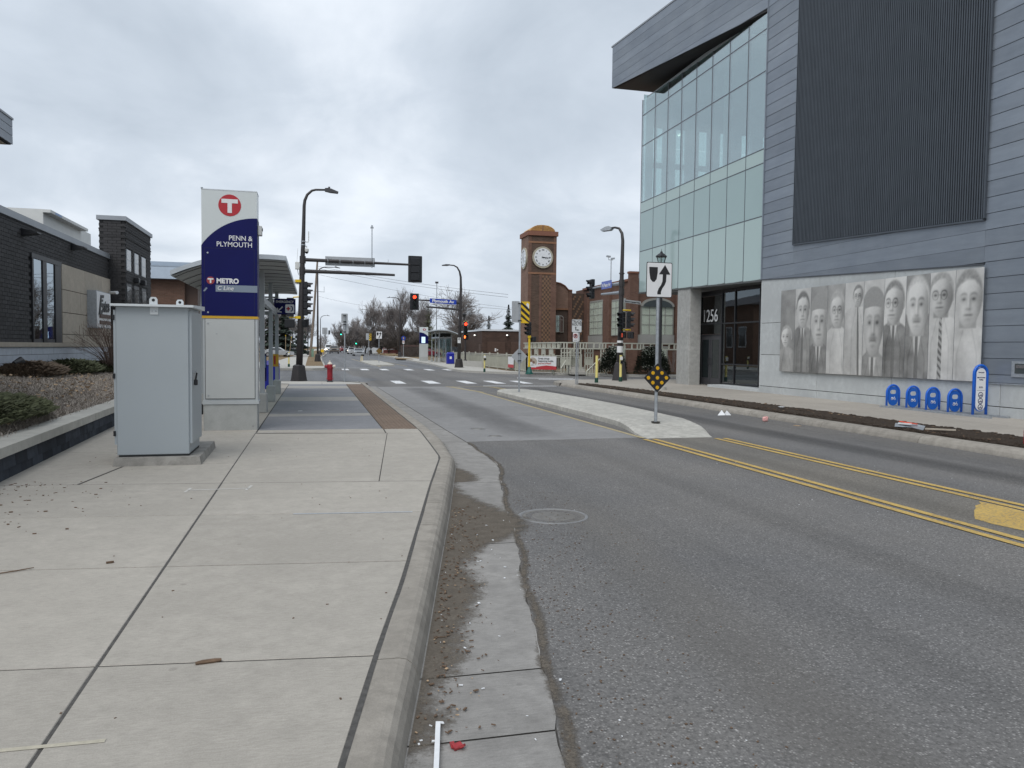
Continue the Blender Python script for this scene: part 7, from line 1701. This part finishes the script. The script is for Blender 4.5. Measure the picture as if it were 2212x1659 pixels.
# retaining edge of the yard
re=thing('garden_edge','low brown garden edging in front of the brick building','edging',(22,47,0),world=True); mb=MB(); mb.hexa([(18.6,47.0,-.05),(28,44.9,-.05),(28,45.2,-.05),(18.6,47.3,-.05)],[(18.6,47.0,.16),(28,44.9,.16),(28,45.2,.16),(18.6,47.3,.16)]); mb.build('timber','stick_brown',re)
# clipped evergreens
def round_bush(name,label,x,y,r,h,seed,n=2600):
    return conifer_shrub(name,label,x,y,r,r,h,seed,'boxwood',n,spike=.16,zb=0.02)
round_bush('clipped_bush','dark clipped evergreen bush left of the corner signal pole',18.65,46.5,.85,1.75,21)
round_bush('clipped_bush','dark clipped evergreen bush right of the corner signal pole',21.15,46.0,1.1,1.80,22,3200)
bare_shrub('bare_shrub','sparse leafless shrub against the brick wall by the concrete column',23.9,48.6,0,2.3,1.3,23,12,'twig')
# ---- far shelter group
s2=build_shelter('bus_shelter','far bus shelter with curved roof on the right beyond the crossing',(13.05,82.6,0),-1,5.5)
p2=thing('station_pylon','distant navy and white transit pylon behind the far shelter','sign pylon',(12.5,91,0)); 
mb=MB(); mb.box(-.5,.5,-.2,.2,.5,2.05); mb.build('cabinet_body','pylon_panel',p2); mb=MB(); mb.box(-.5,.5,-.2,.2,-.05,.5); mb.build('footing','concrete_base',p2); mb=MB(); mb.box(-.5,.5,-.2,.2,2.05,4.0); w2=mb.build('white_field','pylon_white',p2)
mb=MB(); mb.prism([(-.505,2.05),(.505,2.05),(.505,2.9),(.3,3.1),(0,3.28),(-.3,3.36),(-.505,3.38)],-.215,.21,'XZ'); n2=mb.build('navy_field','navy',p2); t_logo(w2,.05,3.72,.17,-.2,'metro_red_dim','sign_white2')
mb=MB(); mb.box(-.28,.16,-.225,-.216,2.12,2.85); mb.build('display_screen','screen_lit',n2)
b2=thing('litter_bin','blue litter bin beside the far shelter','litter bin',(12.85,74.5,0)); mb=MB(); mb.bbox(-.36,.36,-.3,.3,.03,1.0,.03); mb.build('body','blue_bin',b2); mb=MB(); mb.hexa([(-.38,-.32,1.0),(.38,-.32,1.0),(.38,.32,1.0),(-.38,.32,1.0)],[(-.25,-.2,1.16),(.25,-.2,1.16),(.25,.2,1.16),(-.25,.2,1.16)]); mb.build('lid','blue_bin',b2); mb=MB(); mb.box(-.10,.10,-.31,-.302,.5,.75); mb.build('recycling_mark','sign_white2',b2)
bk=thing('concrete_bench','low pale concrete bench block beside the far signal pole','bench',(13.3,66,0)); mb=MB(); mb.hexa([(-.45,3.2,0),(-.95,3.2,0),(.22,-3.2,0),(.68,-3.2,0)][::-1],[(-.50,3.15,.46),(-.90,3.15,.46),(.26,-3.15,.46),(.64,-3.15,.46)][::-1]); mb.build('block','concrete_far',bk)
# ================================================================ trees, cars, houses, litter
def grow(seed,h,spread,levels,kids,up,ang,r0,trunk_frac=.3,bend=.25,lenf=.72,rmin=.014):
    rg=random.Random(seed); limb=MB(); twig=MB()
    def rec(p,d,l,r,lv):
        pts=[p]; dd=d.copy(); n=3 if lv<2 else 2
        for i in range(n):
            dd=(dd+Vector((rg.gauss(0,bend),rg.gauss(0,bend),rg.gauss(up*.3,bend*.5)))*.5).normalized(); pts.append(pts[-1]+dd*l/n)
        r=max(r,rmin); re=max(r*.62,rmin*.8); rad=[r+(re-r)*i/n for i in range(n+1)]
        (limb if lv<=1 else twig).tube(pts,rad,6 if lv==0 else (4 if lv==1 else 3),False)
        if lv>=levels: return
        k=kids[min(lv,len(kids)-1)]
        for j in range(k):
            t=rg.uniform(.35,1.0) if lv>0 else rg.uniform(.75,1.0); q=pts[0].lerp(pts[-1],t) if n==2 else pts[min(n,max(1,int(t*n+.5)))]
            az=rg.uniform(0,6.283); a=R(ang)*rg.uniform(.6,1.3); side=Vector((math.cos(az),math.sin(az),0)); side=(side-dd*side.dot(dd)); side=side.normalized() if side.length>.01 else Vector((1,0,0))
            nd=(dd*math.cos(a)+side*math.sin(a)+Vector((0,0,up))).normalized()
            rec(q,nd,l*lenf*rg.uniform(.75,1.2) if lv>0 else (h-l)*.42*rg.uniform(.8,1.15)*spread,re*rg.uniform(.55,.8),lv+1)
    rec(Vector((0,0,-.2)),Vector((0,0,1)),h*trunk_frac,r0,0); return limb,twig
tree_meshes={}
def tree_kind(key,**kw):
    l_,t_=grow(**kw); mt=kw.pop('m',None); tree_meshes[key]=(mesh_only(l_,key+'_trunk','bark'),mesh_only(t_,key+'_crown','twig'))
tree_kind('tall',seed=11,h=14,spread=.92,levels=5,kids=[7,6,5,5,4],up=.42,ang=30,r0=.26,trunk_frac=.22,bend=.22,lenf=.66,rmin=.0145)
tree_kind('tall2',seed=15,h=13,spread=.9,levels=5,kids=[7,5,5,5,4],up=.34,ang=34,r0=.26,trunk_frac=.24,bend=.25,lenf=.66,rmin=.0145)
tree_kind('elm',seed=23,h=11.5,spread=1.0,levels=5,kids=[7,5,5,5,4],up=.13,ang=44,r0=.40,trunk_frac=.32,bend=.30,lenf=.68,rmin=.016)
tree_kind('small',seed=31,h=8,spread=.9,levels=4,kids=[8,7,7,6],up=.22,ang=42,r0=.20,trunk_frac=.22,bend=.3,lenf=.74,rmin=.024)
for k_,(a,c) in tree_meshes.items():
    if k_ in('small',): a.materials[0]=MT['bark_dark']; c.materials[0]=MT['bark']
def bare_tree(label,x,y,key,s=1.0,rz=0,sz=None,dark=False,group='leafless street trees'):
    t=thing('bare_tree',label,'tree',(x,y,0),rz,group); t.scale=(s,s,sz or s); a,c=tree_meshes[key]; link('trunk',a,t); link('crown',c,t); return t
bare_tree('tall leafless tree left of the red light, its top above the others',15.9,150,'tall',1.02,.3)
bare_tree('leafless tree with a broad pale crown left of the tallest tree',10.9,162,'tall2',1.02,1.2)
bare_tree('leafless tree standing between the red light and the blue sign',19.0,147,'tall2',.98,2.5)
bare_tree('round-headed dark elm behind the blue Plymouth Av sign',21.0,116,'elm',.98,.4)
bare_tree('small leafless tree at the left end of the distant tree line',6.6,225,'tall',.70,2.0)
bare_tree('distant leafless tree over the green light',8.6,190,'tall2',.72,.8)
bare_tree('distant leafless tree right of the green street sign',11.3,205,'tall',.74,3.3)
bare_tree('leafless tree behind the pale elm trunk near the brown garage',25.5,138,'tall2',.62,4.4)
bare_tree('low leafless tree between the spruces and the garage roof',24.5,125,'small',.75,1)
xs=[(13.2,165,.72),(14.8,172,.80),(16.6,160,.70),(17.8,175,.85),(19.2,162,.72),(20.8,170,.80),(22.2,156,.72),(23.8,165,.80),(13.9,150,.55),(12.2,182,.8),(10.2,200,.85),(9.0,215,.85),(18.4,140,.62),(22.9,135,.66),(26,160,.8),(28,150,.8),(15.5,185,1.0),(18,195,1.05),(20.5,188,1.0),(12.8,205,1.0),(24.5,180,1.0),(17.2,152,.75),(21.6,148,.75)]
for i,(x,y,s) in enumerate(xs): bare_tree('one of the low dark leafless trees massed behind the hedge and parking lot',x,y,'small',s,i*1.3,s*1.0,group='low dark trees behind the parking lot')
for i,(x,y,s) in enumerate(((-6.5,150,.9),(-9.5,135,1.0),(-4.6,180,.8),(-12,120,1.1),(-3.5,230,.9))): bare_tree('one of the leafless trees behind the left verge',x,y,'small' if i%2 else 'tall2',s,i*2.1,group='trees behind the left verge')
fw=MB(); rf=random.Random(77)
for i in range(5200):
    x=rf.uniform(-160,-12) if rf.random()<.45 else rf.uniform(26,190); y=rf.uniform(330,420); hgt=rf.uniform(3,9)*(.8+.3*math.sin(x*.07)); l=rf.uniform(2,4); z=rf.uniform(0,hgt); a=rf.gauss(0,.5)
    fw.tube([(x,y,z),(x+l*math.sin(a),y,z+l*math.cos(a))],[.12,.05],3,False)
for i in range(1500):
    x=rf.uniform(2,34); y=rf.uniform(430,520); hgt=6.5*(.75+.3*math.sin(x*.21)); l=rf.uniform(1.5,3.2); z=rf.uniform(-.3,hgt); a=rf.gauss(0,.5); 
    if 7<x<16 and z>1.5: continue
    fw.tube([(x,y,z),(x+l*math.sin(a),y,z+l*math.cos(a))],[.14,.06],3,False)
stuff(fw.build('far_woods','twig'),'hazy grey line of leafless woods at the end of the street','woods')
def spruce(label,x,y,h,r,seed,n=1500,mat='spruce',group=None):
    rg=random.Random(seed); t=thing('spruce_tree',label,'tree',(x,y,0),group=group); mb=MB(); mb.cyl(0,0,-.1,h,.16,.02,6); mb.build('trunk','bark_dark',t); mb=MB()
    for _ in range(n):
        z=h*(.06+.94*rg.random()**.9); lay=.75+.25*math.cos(z*9/h*6.28); rr=r*(1-z/h)**.85*lay*rg.uniform(.55,1.08)+.05; a=rg.uniform(0,6.283); dx,dy=math.cos(a),math.sin(a); q=rr*rg.uniform(.1,.75); w=.10+.10*rr
        mb.add([(dx*q,dy*q,z),(dx*(q+rr)*.5-dy*w,dy*(q+rr)*.5+dx*w,z-.08*rr),(dx*rr,dy*rr,z-.22*rr+.05),(dx*(q+rr)*.5+dy*w,dy*(q+rr)*.5-dx*w,z-.12*rr)],[(0,1,2),(0,2,3)])
    mb.build('crown',mat,t); return t
spruce('tall blue-green spruce beside the clock tower above the garage roof',27.6,110,8.0,2.2,1,2600)
spruce('smaller spruce left of the tall one above the garage roof',25.1,112,6.4,1.5,2,1600)
spruce('large dark spruce behind the near signal pole on the left',-4.4,120,8.6,2.6,3,3000)
spruce('dark spruce right of the near signal pole on the left',-2.2,128,7.2,2.0,4,2200)
spruce('broad shadowy spruce at the back of the left lawn',-7.0,132,8.8,2.6,5,2400)
spruce('ragged olive pine in the tree line under the lower mast arm',20.3,142,9.6,2.6,6,900,'juniper')
# hedge
hg=thing('clipped_hedge','reddish-brown leafless clipped hedge left of the far shelter','hedge',(15.7,129,0)); mb=MB(); rg=random.Random(4)
for _ in range(5200):
    x=rg.uniform(-1.55,1.6); y=rg.uniform(-1.2,6); z=rg.uniform(.05,1.95)*(1-.06*abs(x)); l=rg.uniform(.15,.4); d=Vector((rg.gauss(0,.6),rg.gauss(0,.6),1)).normalized(); mb.tube([(x,y,z),(x+d.x*l,y+d.y*l,min(2.0,z+d.z*l))],[.02,.012],3,False)
mb.build('twigs','hedge_twig',hg); mb=MB(); mb.box(-1.45,1.5,-1.0,5.8,.0,1.7); mb.build('inner_mass','bark_dark',hg)
gt_=MB(); 
for _ in range(260): x,y=rg.uniform(12.9,14.6),rg.uniform(135,165); tuft(gt_,x,y,.02,10,.9,.15,rg,.03)
stuff(gt_.build('dry_grass','grass_straw'),'tufts of dry straw grass along the far right pavement','dry grass')
# houses and fences in the distance
bh_=thing('blue_house','dark blue house with white windows behind the bare trees','house',(18.2,190,0),world=True); mb=MB(); mb.box(16.5,20.4,190,202,-.2,3.4); mb.build('wall','vinyl_blue',bh_); mb=MB(); mb.prism([(16.2,3.4),(20.7,3.4),(20.2,4.5),(16.7,4.5)],189.6,202,'XZ'); mb.build('roof','roof_dark',bh_)
for x in (17.2,18.8,19.7): mb=MB(); mb.box(x-.25,x+.25,189.9,190.02,1.5,2.7); w_=mb.build('window','vinyl_white',bh_); mb=MB(); mb.box(x-.17,x+.17,189.86,189.9,1.6,2.6); mb.build('pane','glass_mid',w_)
bh2=thing('blue_house','second dark blue house with a triple white window right of the lamp','house',(25,190,0),world=True); mb=MB(); mb.box(22.6,28,190,202,-.2,3.6); mb.build('wall','vinyl_blue',bh2); mb=MB(); mb.prism([(22.3,3.6),(28.3,3.6),(25.3,5.6)],189.6,202,'XZ'); mb.build('roof','vinyl_blue',bh2)
mb=MB(); mb.box(23.9,25.5,189.9,190.02,1.9,3.05); w_=mb.build('window','vinyl_white',bh2)
for i in range(3): mb=MB(); mb.box(24.02+i*.5,24.4+i*.5,189.86,189.9,2.02,2.93); mb.build('pane','glass_mid',w_)
wf=thing('white_fence','white vinyl fence beyond the far median','fence',(15.3,210,0),world=True)
for i in range(6): mb=MB(); mb.box(12.3+i*.8,13.06+i*.8,210,210.06,.1,1.75); mb.build('panel','vinyl_white',wf)
wh=thing('white_house','pale cream house corner beyond the red rail','house',(14.6,200,0),world=True); mb=MB(); mb.box(13.9,15.6,200,208,-.2,3.4); mb.build('wall','vinyl_white',wh); mb=MB(); mb.prism([(13.6,3.4),(15.9,3.4),(14.75,4.4)],199.6,208,'XZ'); mb.build('roof','roof_dark',wh)
rfn=thing('red_rail_fence','low red rail fence along the parking lot','fence',(17,150,0),world=True)
for z in (.85,1.25): mb=MB(); mb.box(12.8,21.8,149.97,150.03,z,z+.22); mb.build('rail','fence_red',rfn)
for i in range(9): mb=MB(); mb.box(12.8+i*1.12,12.92+i*1.12,149.95,150.05,0,1.5); mb.build('post','fence_red',rfn)
mb=MB(); mb.box(12.9,17.6,150.1,150.14,.4,.85); mb.build('lower_board','fence_red',rfn)
rh=thing('reflection_house','brown brick house beyond the left lot, unseen, added to fill the reflection in the office entrance glass','house',(-26,88,0),world=True); mb=MB(); mb.box(-40,-14,80,96,-.2,7); mb.build('wall','brick_back',rh); mb=MB(); mb.prism([(-41,7),(-13,7),(-27,10)],79.5,96.5,'XZ'); mb.build('roof','roof_dark',rh)  # out-of-view house, added only for what the entrance glass mirrors
for i in range(5): mb=MB(); mb.box(-13.99,-13.95,81.5+i*3,83+i*3,2,4.5); w_=mb.build('window','vinyl_white',rh); mb=MB(); mb.box(-13.95,-13.93,81.6+i*3,82.9+i*3,2.1,4.4); mb.build('pane','glass_mid',w_)
# ---- cars
def car(label,x,y,rz,kind,paint,s=1.0,lamps='',group=None,z=-.15):
    t=thing('parked_car' if 'park' in lamps else 'car',label,'car',(x,y,z),rz,group); t.scale=(s,s,s)
    # side profile in (y,z): front at -y
    P={'sedan':([(-2.3,.30),(-2.3,.62),(-2.15,.78),(-1.1,.92),(-.35,1.40),(.75,1.42),(1.55,1.02),(2.25,.95),(2.32,.55),(2.25,.30)],.90,(-1.0,-.30,.72,1.42),1.40),
       'suv':([(-2.35,.35),(-2.38,.80),(-2.2,1.02),(-1.25,1.14),(-.65,1.70),(1.75,1.76),(2.2,1.15),(2.32,1.0),(2.32,.45),(2.2,.35)],.96,(-1.15,-.60,1.70,2.12),1.74),
       'van':([(-2.7,.35),(-2.72,.9),(-2.4,1.15),(-1.8,1.35),(-1.2,2.15),(2.6,2.25),(2.72,1.3),(2.72,.45),(2.6,.35)],1.0,(-1.7,-1.2,2.5,2.65),2.2)}[kind]
    prof,hw,(g0,g1,g2,g3),zr=P
    mb=MB(); n=len(prof); belt=.95 if kind=='sedan' else (1.15 if kind=='suv' else 1.4)
    sec=lambda f,zs=1:[(hw*f,yy,zz) for yy,zz in prof]
    rows=[]
    for xx in (-1,-.94,.94,1):
        row=[]
        for yy,zz in prof:
            k=1.0 if zz<belt else 1-.22*(zz-belt)/max(.2,(zr-belt)); f=hw*k; row.append((xx*f,yy*(1.0 if abs(xx)<.97 else .985),zz-(.03 if abs(xx)>.97 and zz>belt else 0)))
        rows.append(row)
    for row in rows: mb.v+=row
    for i in range(3):
        for j in range(n): a=i*n+j; b_=i*n+(j+1)%n; mb.f.append((a,b_,b_+n,a+n))
    mb.f.append(tuple(range(n))); mb.f.append(tuple(3*n+j for j in range(n))[::-1]); bo=mb.build('body',paint,t)
    def yz(q,dy=0,dz=.012): return q
    ih=[i for i,(a,c) in enumerate(prof) if c>=zr-.08]; f0,f1=ih[0]-1,ih[0]; r0_,r1_=ih[-1],ih[-1]+1
    for nm,a,c,sg_ in (('windscreen',prof[f0],prof[f1],-1),('rear_window',prof[r1_],prof[r0_],1)):
        d=Vector((c[0]-a[0],c[1]-a[1])); nn=Vector((-d.y,d.x)).normalized()*(.015) ; nn=nn if nn.x*sg_>0 else -nn
        p=Vector(a)+d*.12+nn; q=Vector(a)+d*.90+nn; w0,w1=hw*.84,hw*.70
        mb=MB(); mb.quad((-w0,p.x,p.y),(w0,p.x,p.y),(w1,q.x,q.y),(-w1,q.x,q.y)); mb.build(nm,'car_glass',t)
    for sx in (-1,1):
        mb=MB(); zb_=belt+.03; zt=zr-.10; mb.quad((sx*(hw*.985),g0+.25,zb_),(sx*(hw*.83),g1+.15,zt),(sx*(hw*.83),g2-.05,zt),(sx*(hw*.985),g3-.30,zb_)); mb.build('side_window','car_glass',t)
        for yy in (-1.42,1.42):
            mb=MB(); mb.tube([(sx*(hw-.20),yy,.33),(sx*(hw+.01),yy,.33)],.33,16); wh_=mb.build('wheel','tyre',t); mb=MB(); mb.tube([(sx*(hw+.005),yy,.33),(sx*(hw+.02),yy,.33)],.20,12); mb.build('rim','rim',wh_)
        fy=prof[1][0]; ry=prof[-2][0]; zl_=.68 if kind=='sedan' else .92
        mb=MB(); mb.bbox(sx*hw*.72-.20,sx*hw*.72+.20,fy-.02,fy+.10,zl_-.09,zl_+.09,.03); mb.build('headlight','head_lamp' if 'head' in lamps else 'chrome',t)
        mb=MB(); mb.bbox(sx*hw*.76-.16,sx*hw*.76+.16,ry-.10,ry+.02,zl_+.04,zl_+.24,.03); mb.build('tail_light','tail_lamp' if 'tail' in lamps else 'sign_red',t)
    mb=MB(); mb.box(-.28,.28,prof[-2][0],prof[-2][0]+.03,.62,.78); mb.build('number_plate','sign_white',t); mb=MB(); mb.box(-hw*.9,hw*.9,prof[0][0]-.03,prof[0][0]+.05,.30,.55); mb.box(-hw*.9,hw*.9,prof[-1][0]-.05,prof[-1][0]+.06,.30,.52); mb.build('bumper','car_dark' if kind!='sedan' else paint,t)
    mb=MB(); mb.box(-hw*.5,hw*.5,prof[1][0]-.03,prof[1][0]+.02,.62 if kind=='sedan' else .78,.78 if kind=='sedan' else 1.0); mb.build('grille','black_plastic',t)
    return t
car('silver sedan with lit tail lamps, nearest of the cars driving away',8.05,150,R(2),'sedan','car_silver',1.04,'tail')
car('white sedan waiting just ahead of the silver one',8.6,188,R(2),'sedan','car_white',1.08,'')
car('grey hatchback with red lamps further up the queue',9.0,222,R(2),'suv','car_silver',1.05,'tail')
car('dark red car with lit lamps at the head of the queue',8.6,245,R(2),'suv','car_red',1.05,'tail')
car('tan pickup-like SUV driving towards the camera',4.5,190,R(-1),'suv','car_tan',1.12,'')
car('white van with bright headlights behind the oncoming SUV',3.75,218,R(-1),'van','car_white',1.05,'head')
car('silver car parked on the left behind the near signal pole',-5.3,118,R(95),'sedan','car_silver',1.0,'park',z=.0)
car('dark car parked further back on the left lot',-4.6,140,R(85),'suv','car_dark',1.0,'park',z=.0)
car('white car parked behind the red rail fence, left of the lamp',16.2,163,R(80),'suv','car_white',1.05,'park',z=.0)
car('white hatchback half hidden behind the lamp post by the red rail',18.6,165,R(95),'sedan','car_white',1.05,'park',z=.0)
car('maroon car parked between the hedge and the far shelter',18.6,131,R(88),'sedan','car_maroon',1.0,'park',z=.0)
car('dark pickup parked behind the far shelter and bin',21.8,105 if 0 else 118,R(90),'suv','car_dark',1.0,'park',z=.0)
car('pale car parked deeper in the lot behind the hedge',21.5,165,R(90),'sedan','car_silver',1.05,'park',z=.0)
ml=thing('delineator_post','thin kerb post with a bright reflector on the left kerb','post',(.74,80,0)); mb=MB(); mb.cyl(0,0,-.1,1.2,.03,n=6); mb.build('post','galv',ml); mb=MB(); mb.tube([(0,-.03,1.15),(0,-.05,1.15)],.17,12); mb.build('reflector','sign_yellow',ml)
for i,(x,y,h,ln_) in enumerate(((-4.15,118,3.2,.0),(-3.5,112,2.9,.35))): pt=thing('stake','thin %s yellow stake standing in the left lawn'%('upright' if not i else 'leaning'),'stake',(x,y,0)); mb=MB(); mb.tube([(0,0,-.1),(ln_,0,h)],.04,5); mb.build('shaft','grass_straw',pt); mb=MB(); mb.tube([(ln_*.95,0,h*.95),(ln_,0,h)],.055,5); mb.build('tip','yellow_paint',pt)
bw=thing('bare_tree','pale leaning bare trunk behind the left signal heads','tree',(-4.2,125,0)); mb=MB(); mb.tube([(0,0,-.1),(-.1,0,4),(.3,0,9)],[.22,.17,.05],8); mb.build('trunk','wood_pole',bw); mb=MB(); mb.tube([(-.1,0,5),(-1.2,.3,8)],[.08,.03],5); mb.tube([(0,0,6),(1.3,-.2,8.6)],[.07,.03],5); mb.build('crown','wood_pole',bw)
# ---- litter and small things
def lit(name,label,cat,x,y,z,mb,mat): 
    t=mb.build(name,mat); t.location=(x,y,z); return tag(t,label,cat)
lit('white_strip','white plastic trim strip lying against the kerb at the bottom edge','litter',.50,3.16,-.128,MB().cbox(0,0,.004,.022,.56,.012,R(-10)),'paper_white')
mb=MB(); mb.cbox(0,0,.008,.045,.03,.012,.4,.3); mb.cbox(.02,-.01,.012,.03,.02,.01,1.1,-.4,.3); mb.cbox(-.02,.01,.01,.02,.03,.008,.2,.5)
lit('red_scrap','crumpled red scrap on the gutter beside the white strip','litter',.60,3.22,-.138,mb,'scrap_red')
mb=MB(); mb.tube([(-.06,0,.006),(-.03,.004,.009),(.03,.012,.009),(.06,.02,.007)],[.008,.011,.011,.008],6); lit('twig_stub','short brown stick lying on the sidewalk slab','stick',-.52,4.05,.001,mb,'stick_brown')
mb=MB(); mb.tube([(-.12,-.05,.006),(0,0,.008),(.09,.055,.01)],[.004,.005,.003],5); lit('twig','forked twig lying on the left sidewalk slab','stick',-2.02,6.0,.001,mb,'stick_brown')
mb=MB(); mb.cbox(0,0,.008,.05,.016,.012,.3); lit('cigar_stub','tiny reddish brown stub on the sidewalk joint row','litter',-1.45,6.1,.001,mb,'stick_brown')
mb=MB(); mb.add([(-.2,0,0),(.05,.1,.02),(-.05,.05,.14),(.2,-.02,.0),(.12,.08,.13),(-.02,-.1,.01)],[(0,5,2),(5,1,2),(1,0,2),(5,3,4),(3,1,4)]); lit('crumpled_paper','crumpled white paper in the far gutter','litter',10.75,18.7,-.148,mb,'paper_white')
mb=MB(); mb.bbox(-.07,.07,-.05,.05,0,.12,.03); mb.cbox(.03,0,.10,.10,.06,.04,.4,.3); lit('paper_cup','pink and white crushed paper cup by the far kerb','litter',10.85,16.9,-.148,mb,'paper_pink')
mb=MB(); mb.lathe([(0,.05),(.035,.085),(.04,.085)],n=12); lit('paper_bowl','white paper bowl lying on the mulch bed','litter',12.3,18.4,.06,mb,'paper_white')
bs_=thing('broken_sign','bent grey sheet with a red edge dumped on the mulch bed','litter',(11.95,13.3,.03)); bs_.scale=(.65,.65,.6); mb=MB(); mb.add([(-.15,.55,.02),(.2,.2,.02),(.35,.45,.16),(.05,.75,.12),(.05,-.45,.0),(.45,-.1,.10)],[(0,1,2,3),(1,4,5,2)]); mb.build('sheet','galv',bs_); mb=MB(); mb.cbox(.2,.35,.17,.06,.55,.03,.5,.1); mb.build('red_edge','orange_red',bs_); mb=MB(); mb.cbox(.12,.4,.13,.10,.4,.05,.5); mb.build('white_foam','paper_white',bs_)
mb=MB(); mb.cbox(0,0,.02,.03,.55,.03,.9); lit('wood_lath','thin pale wood lath beside the dumped sheet','litter',12.25,12.85,.04,mb,'limestone')
mb=MB(); mb.bbox(-.06,.06,-.05,.05,0,.26,.01); lit('red_box','bright red box at the right edge of the mulch bed','box',12.08,10.72,.02,mb,'scrap_red')
mb=MB(); mb.cbox(0,0,.004,.10,.05,.006,.5); lit('paper_scrap','white paper scrap on the blue-grey platform slab','litter',-.35,19.6,.001,mb,'paper_white')
mb=MB(); mb.cbox(0,0,.006,.09,.16,.012,.3); lit('leaf_scrap','small dark scrap beside the far kerb joint','litter',11.0,15.8,-.148,mb,'leaf_litter')
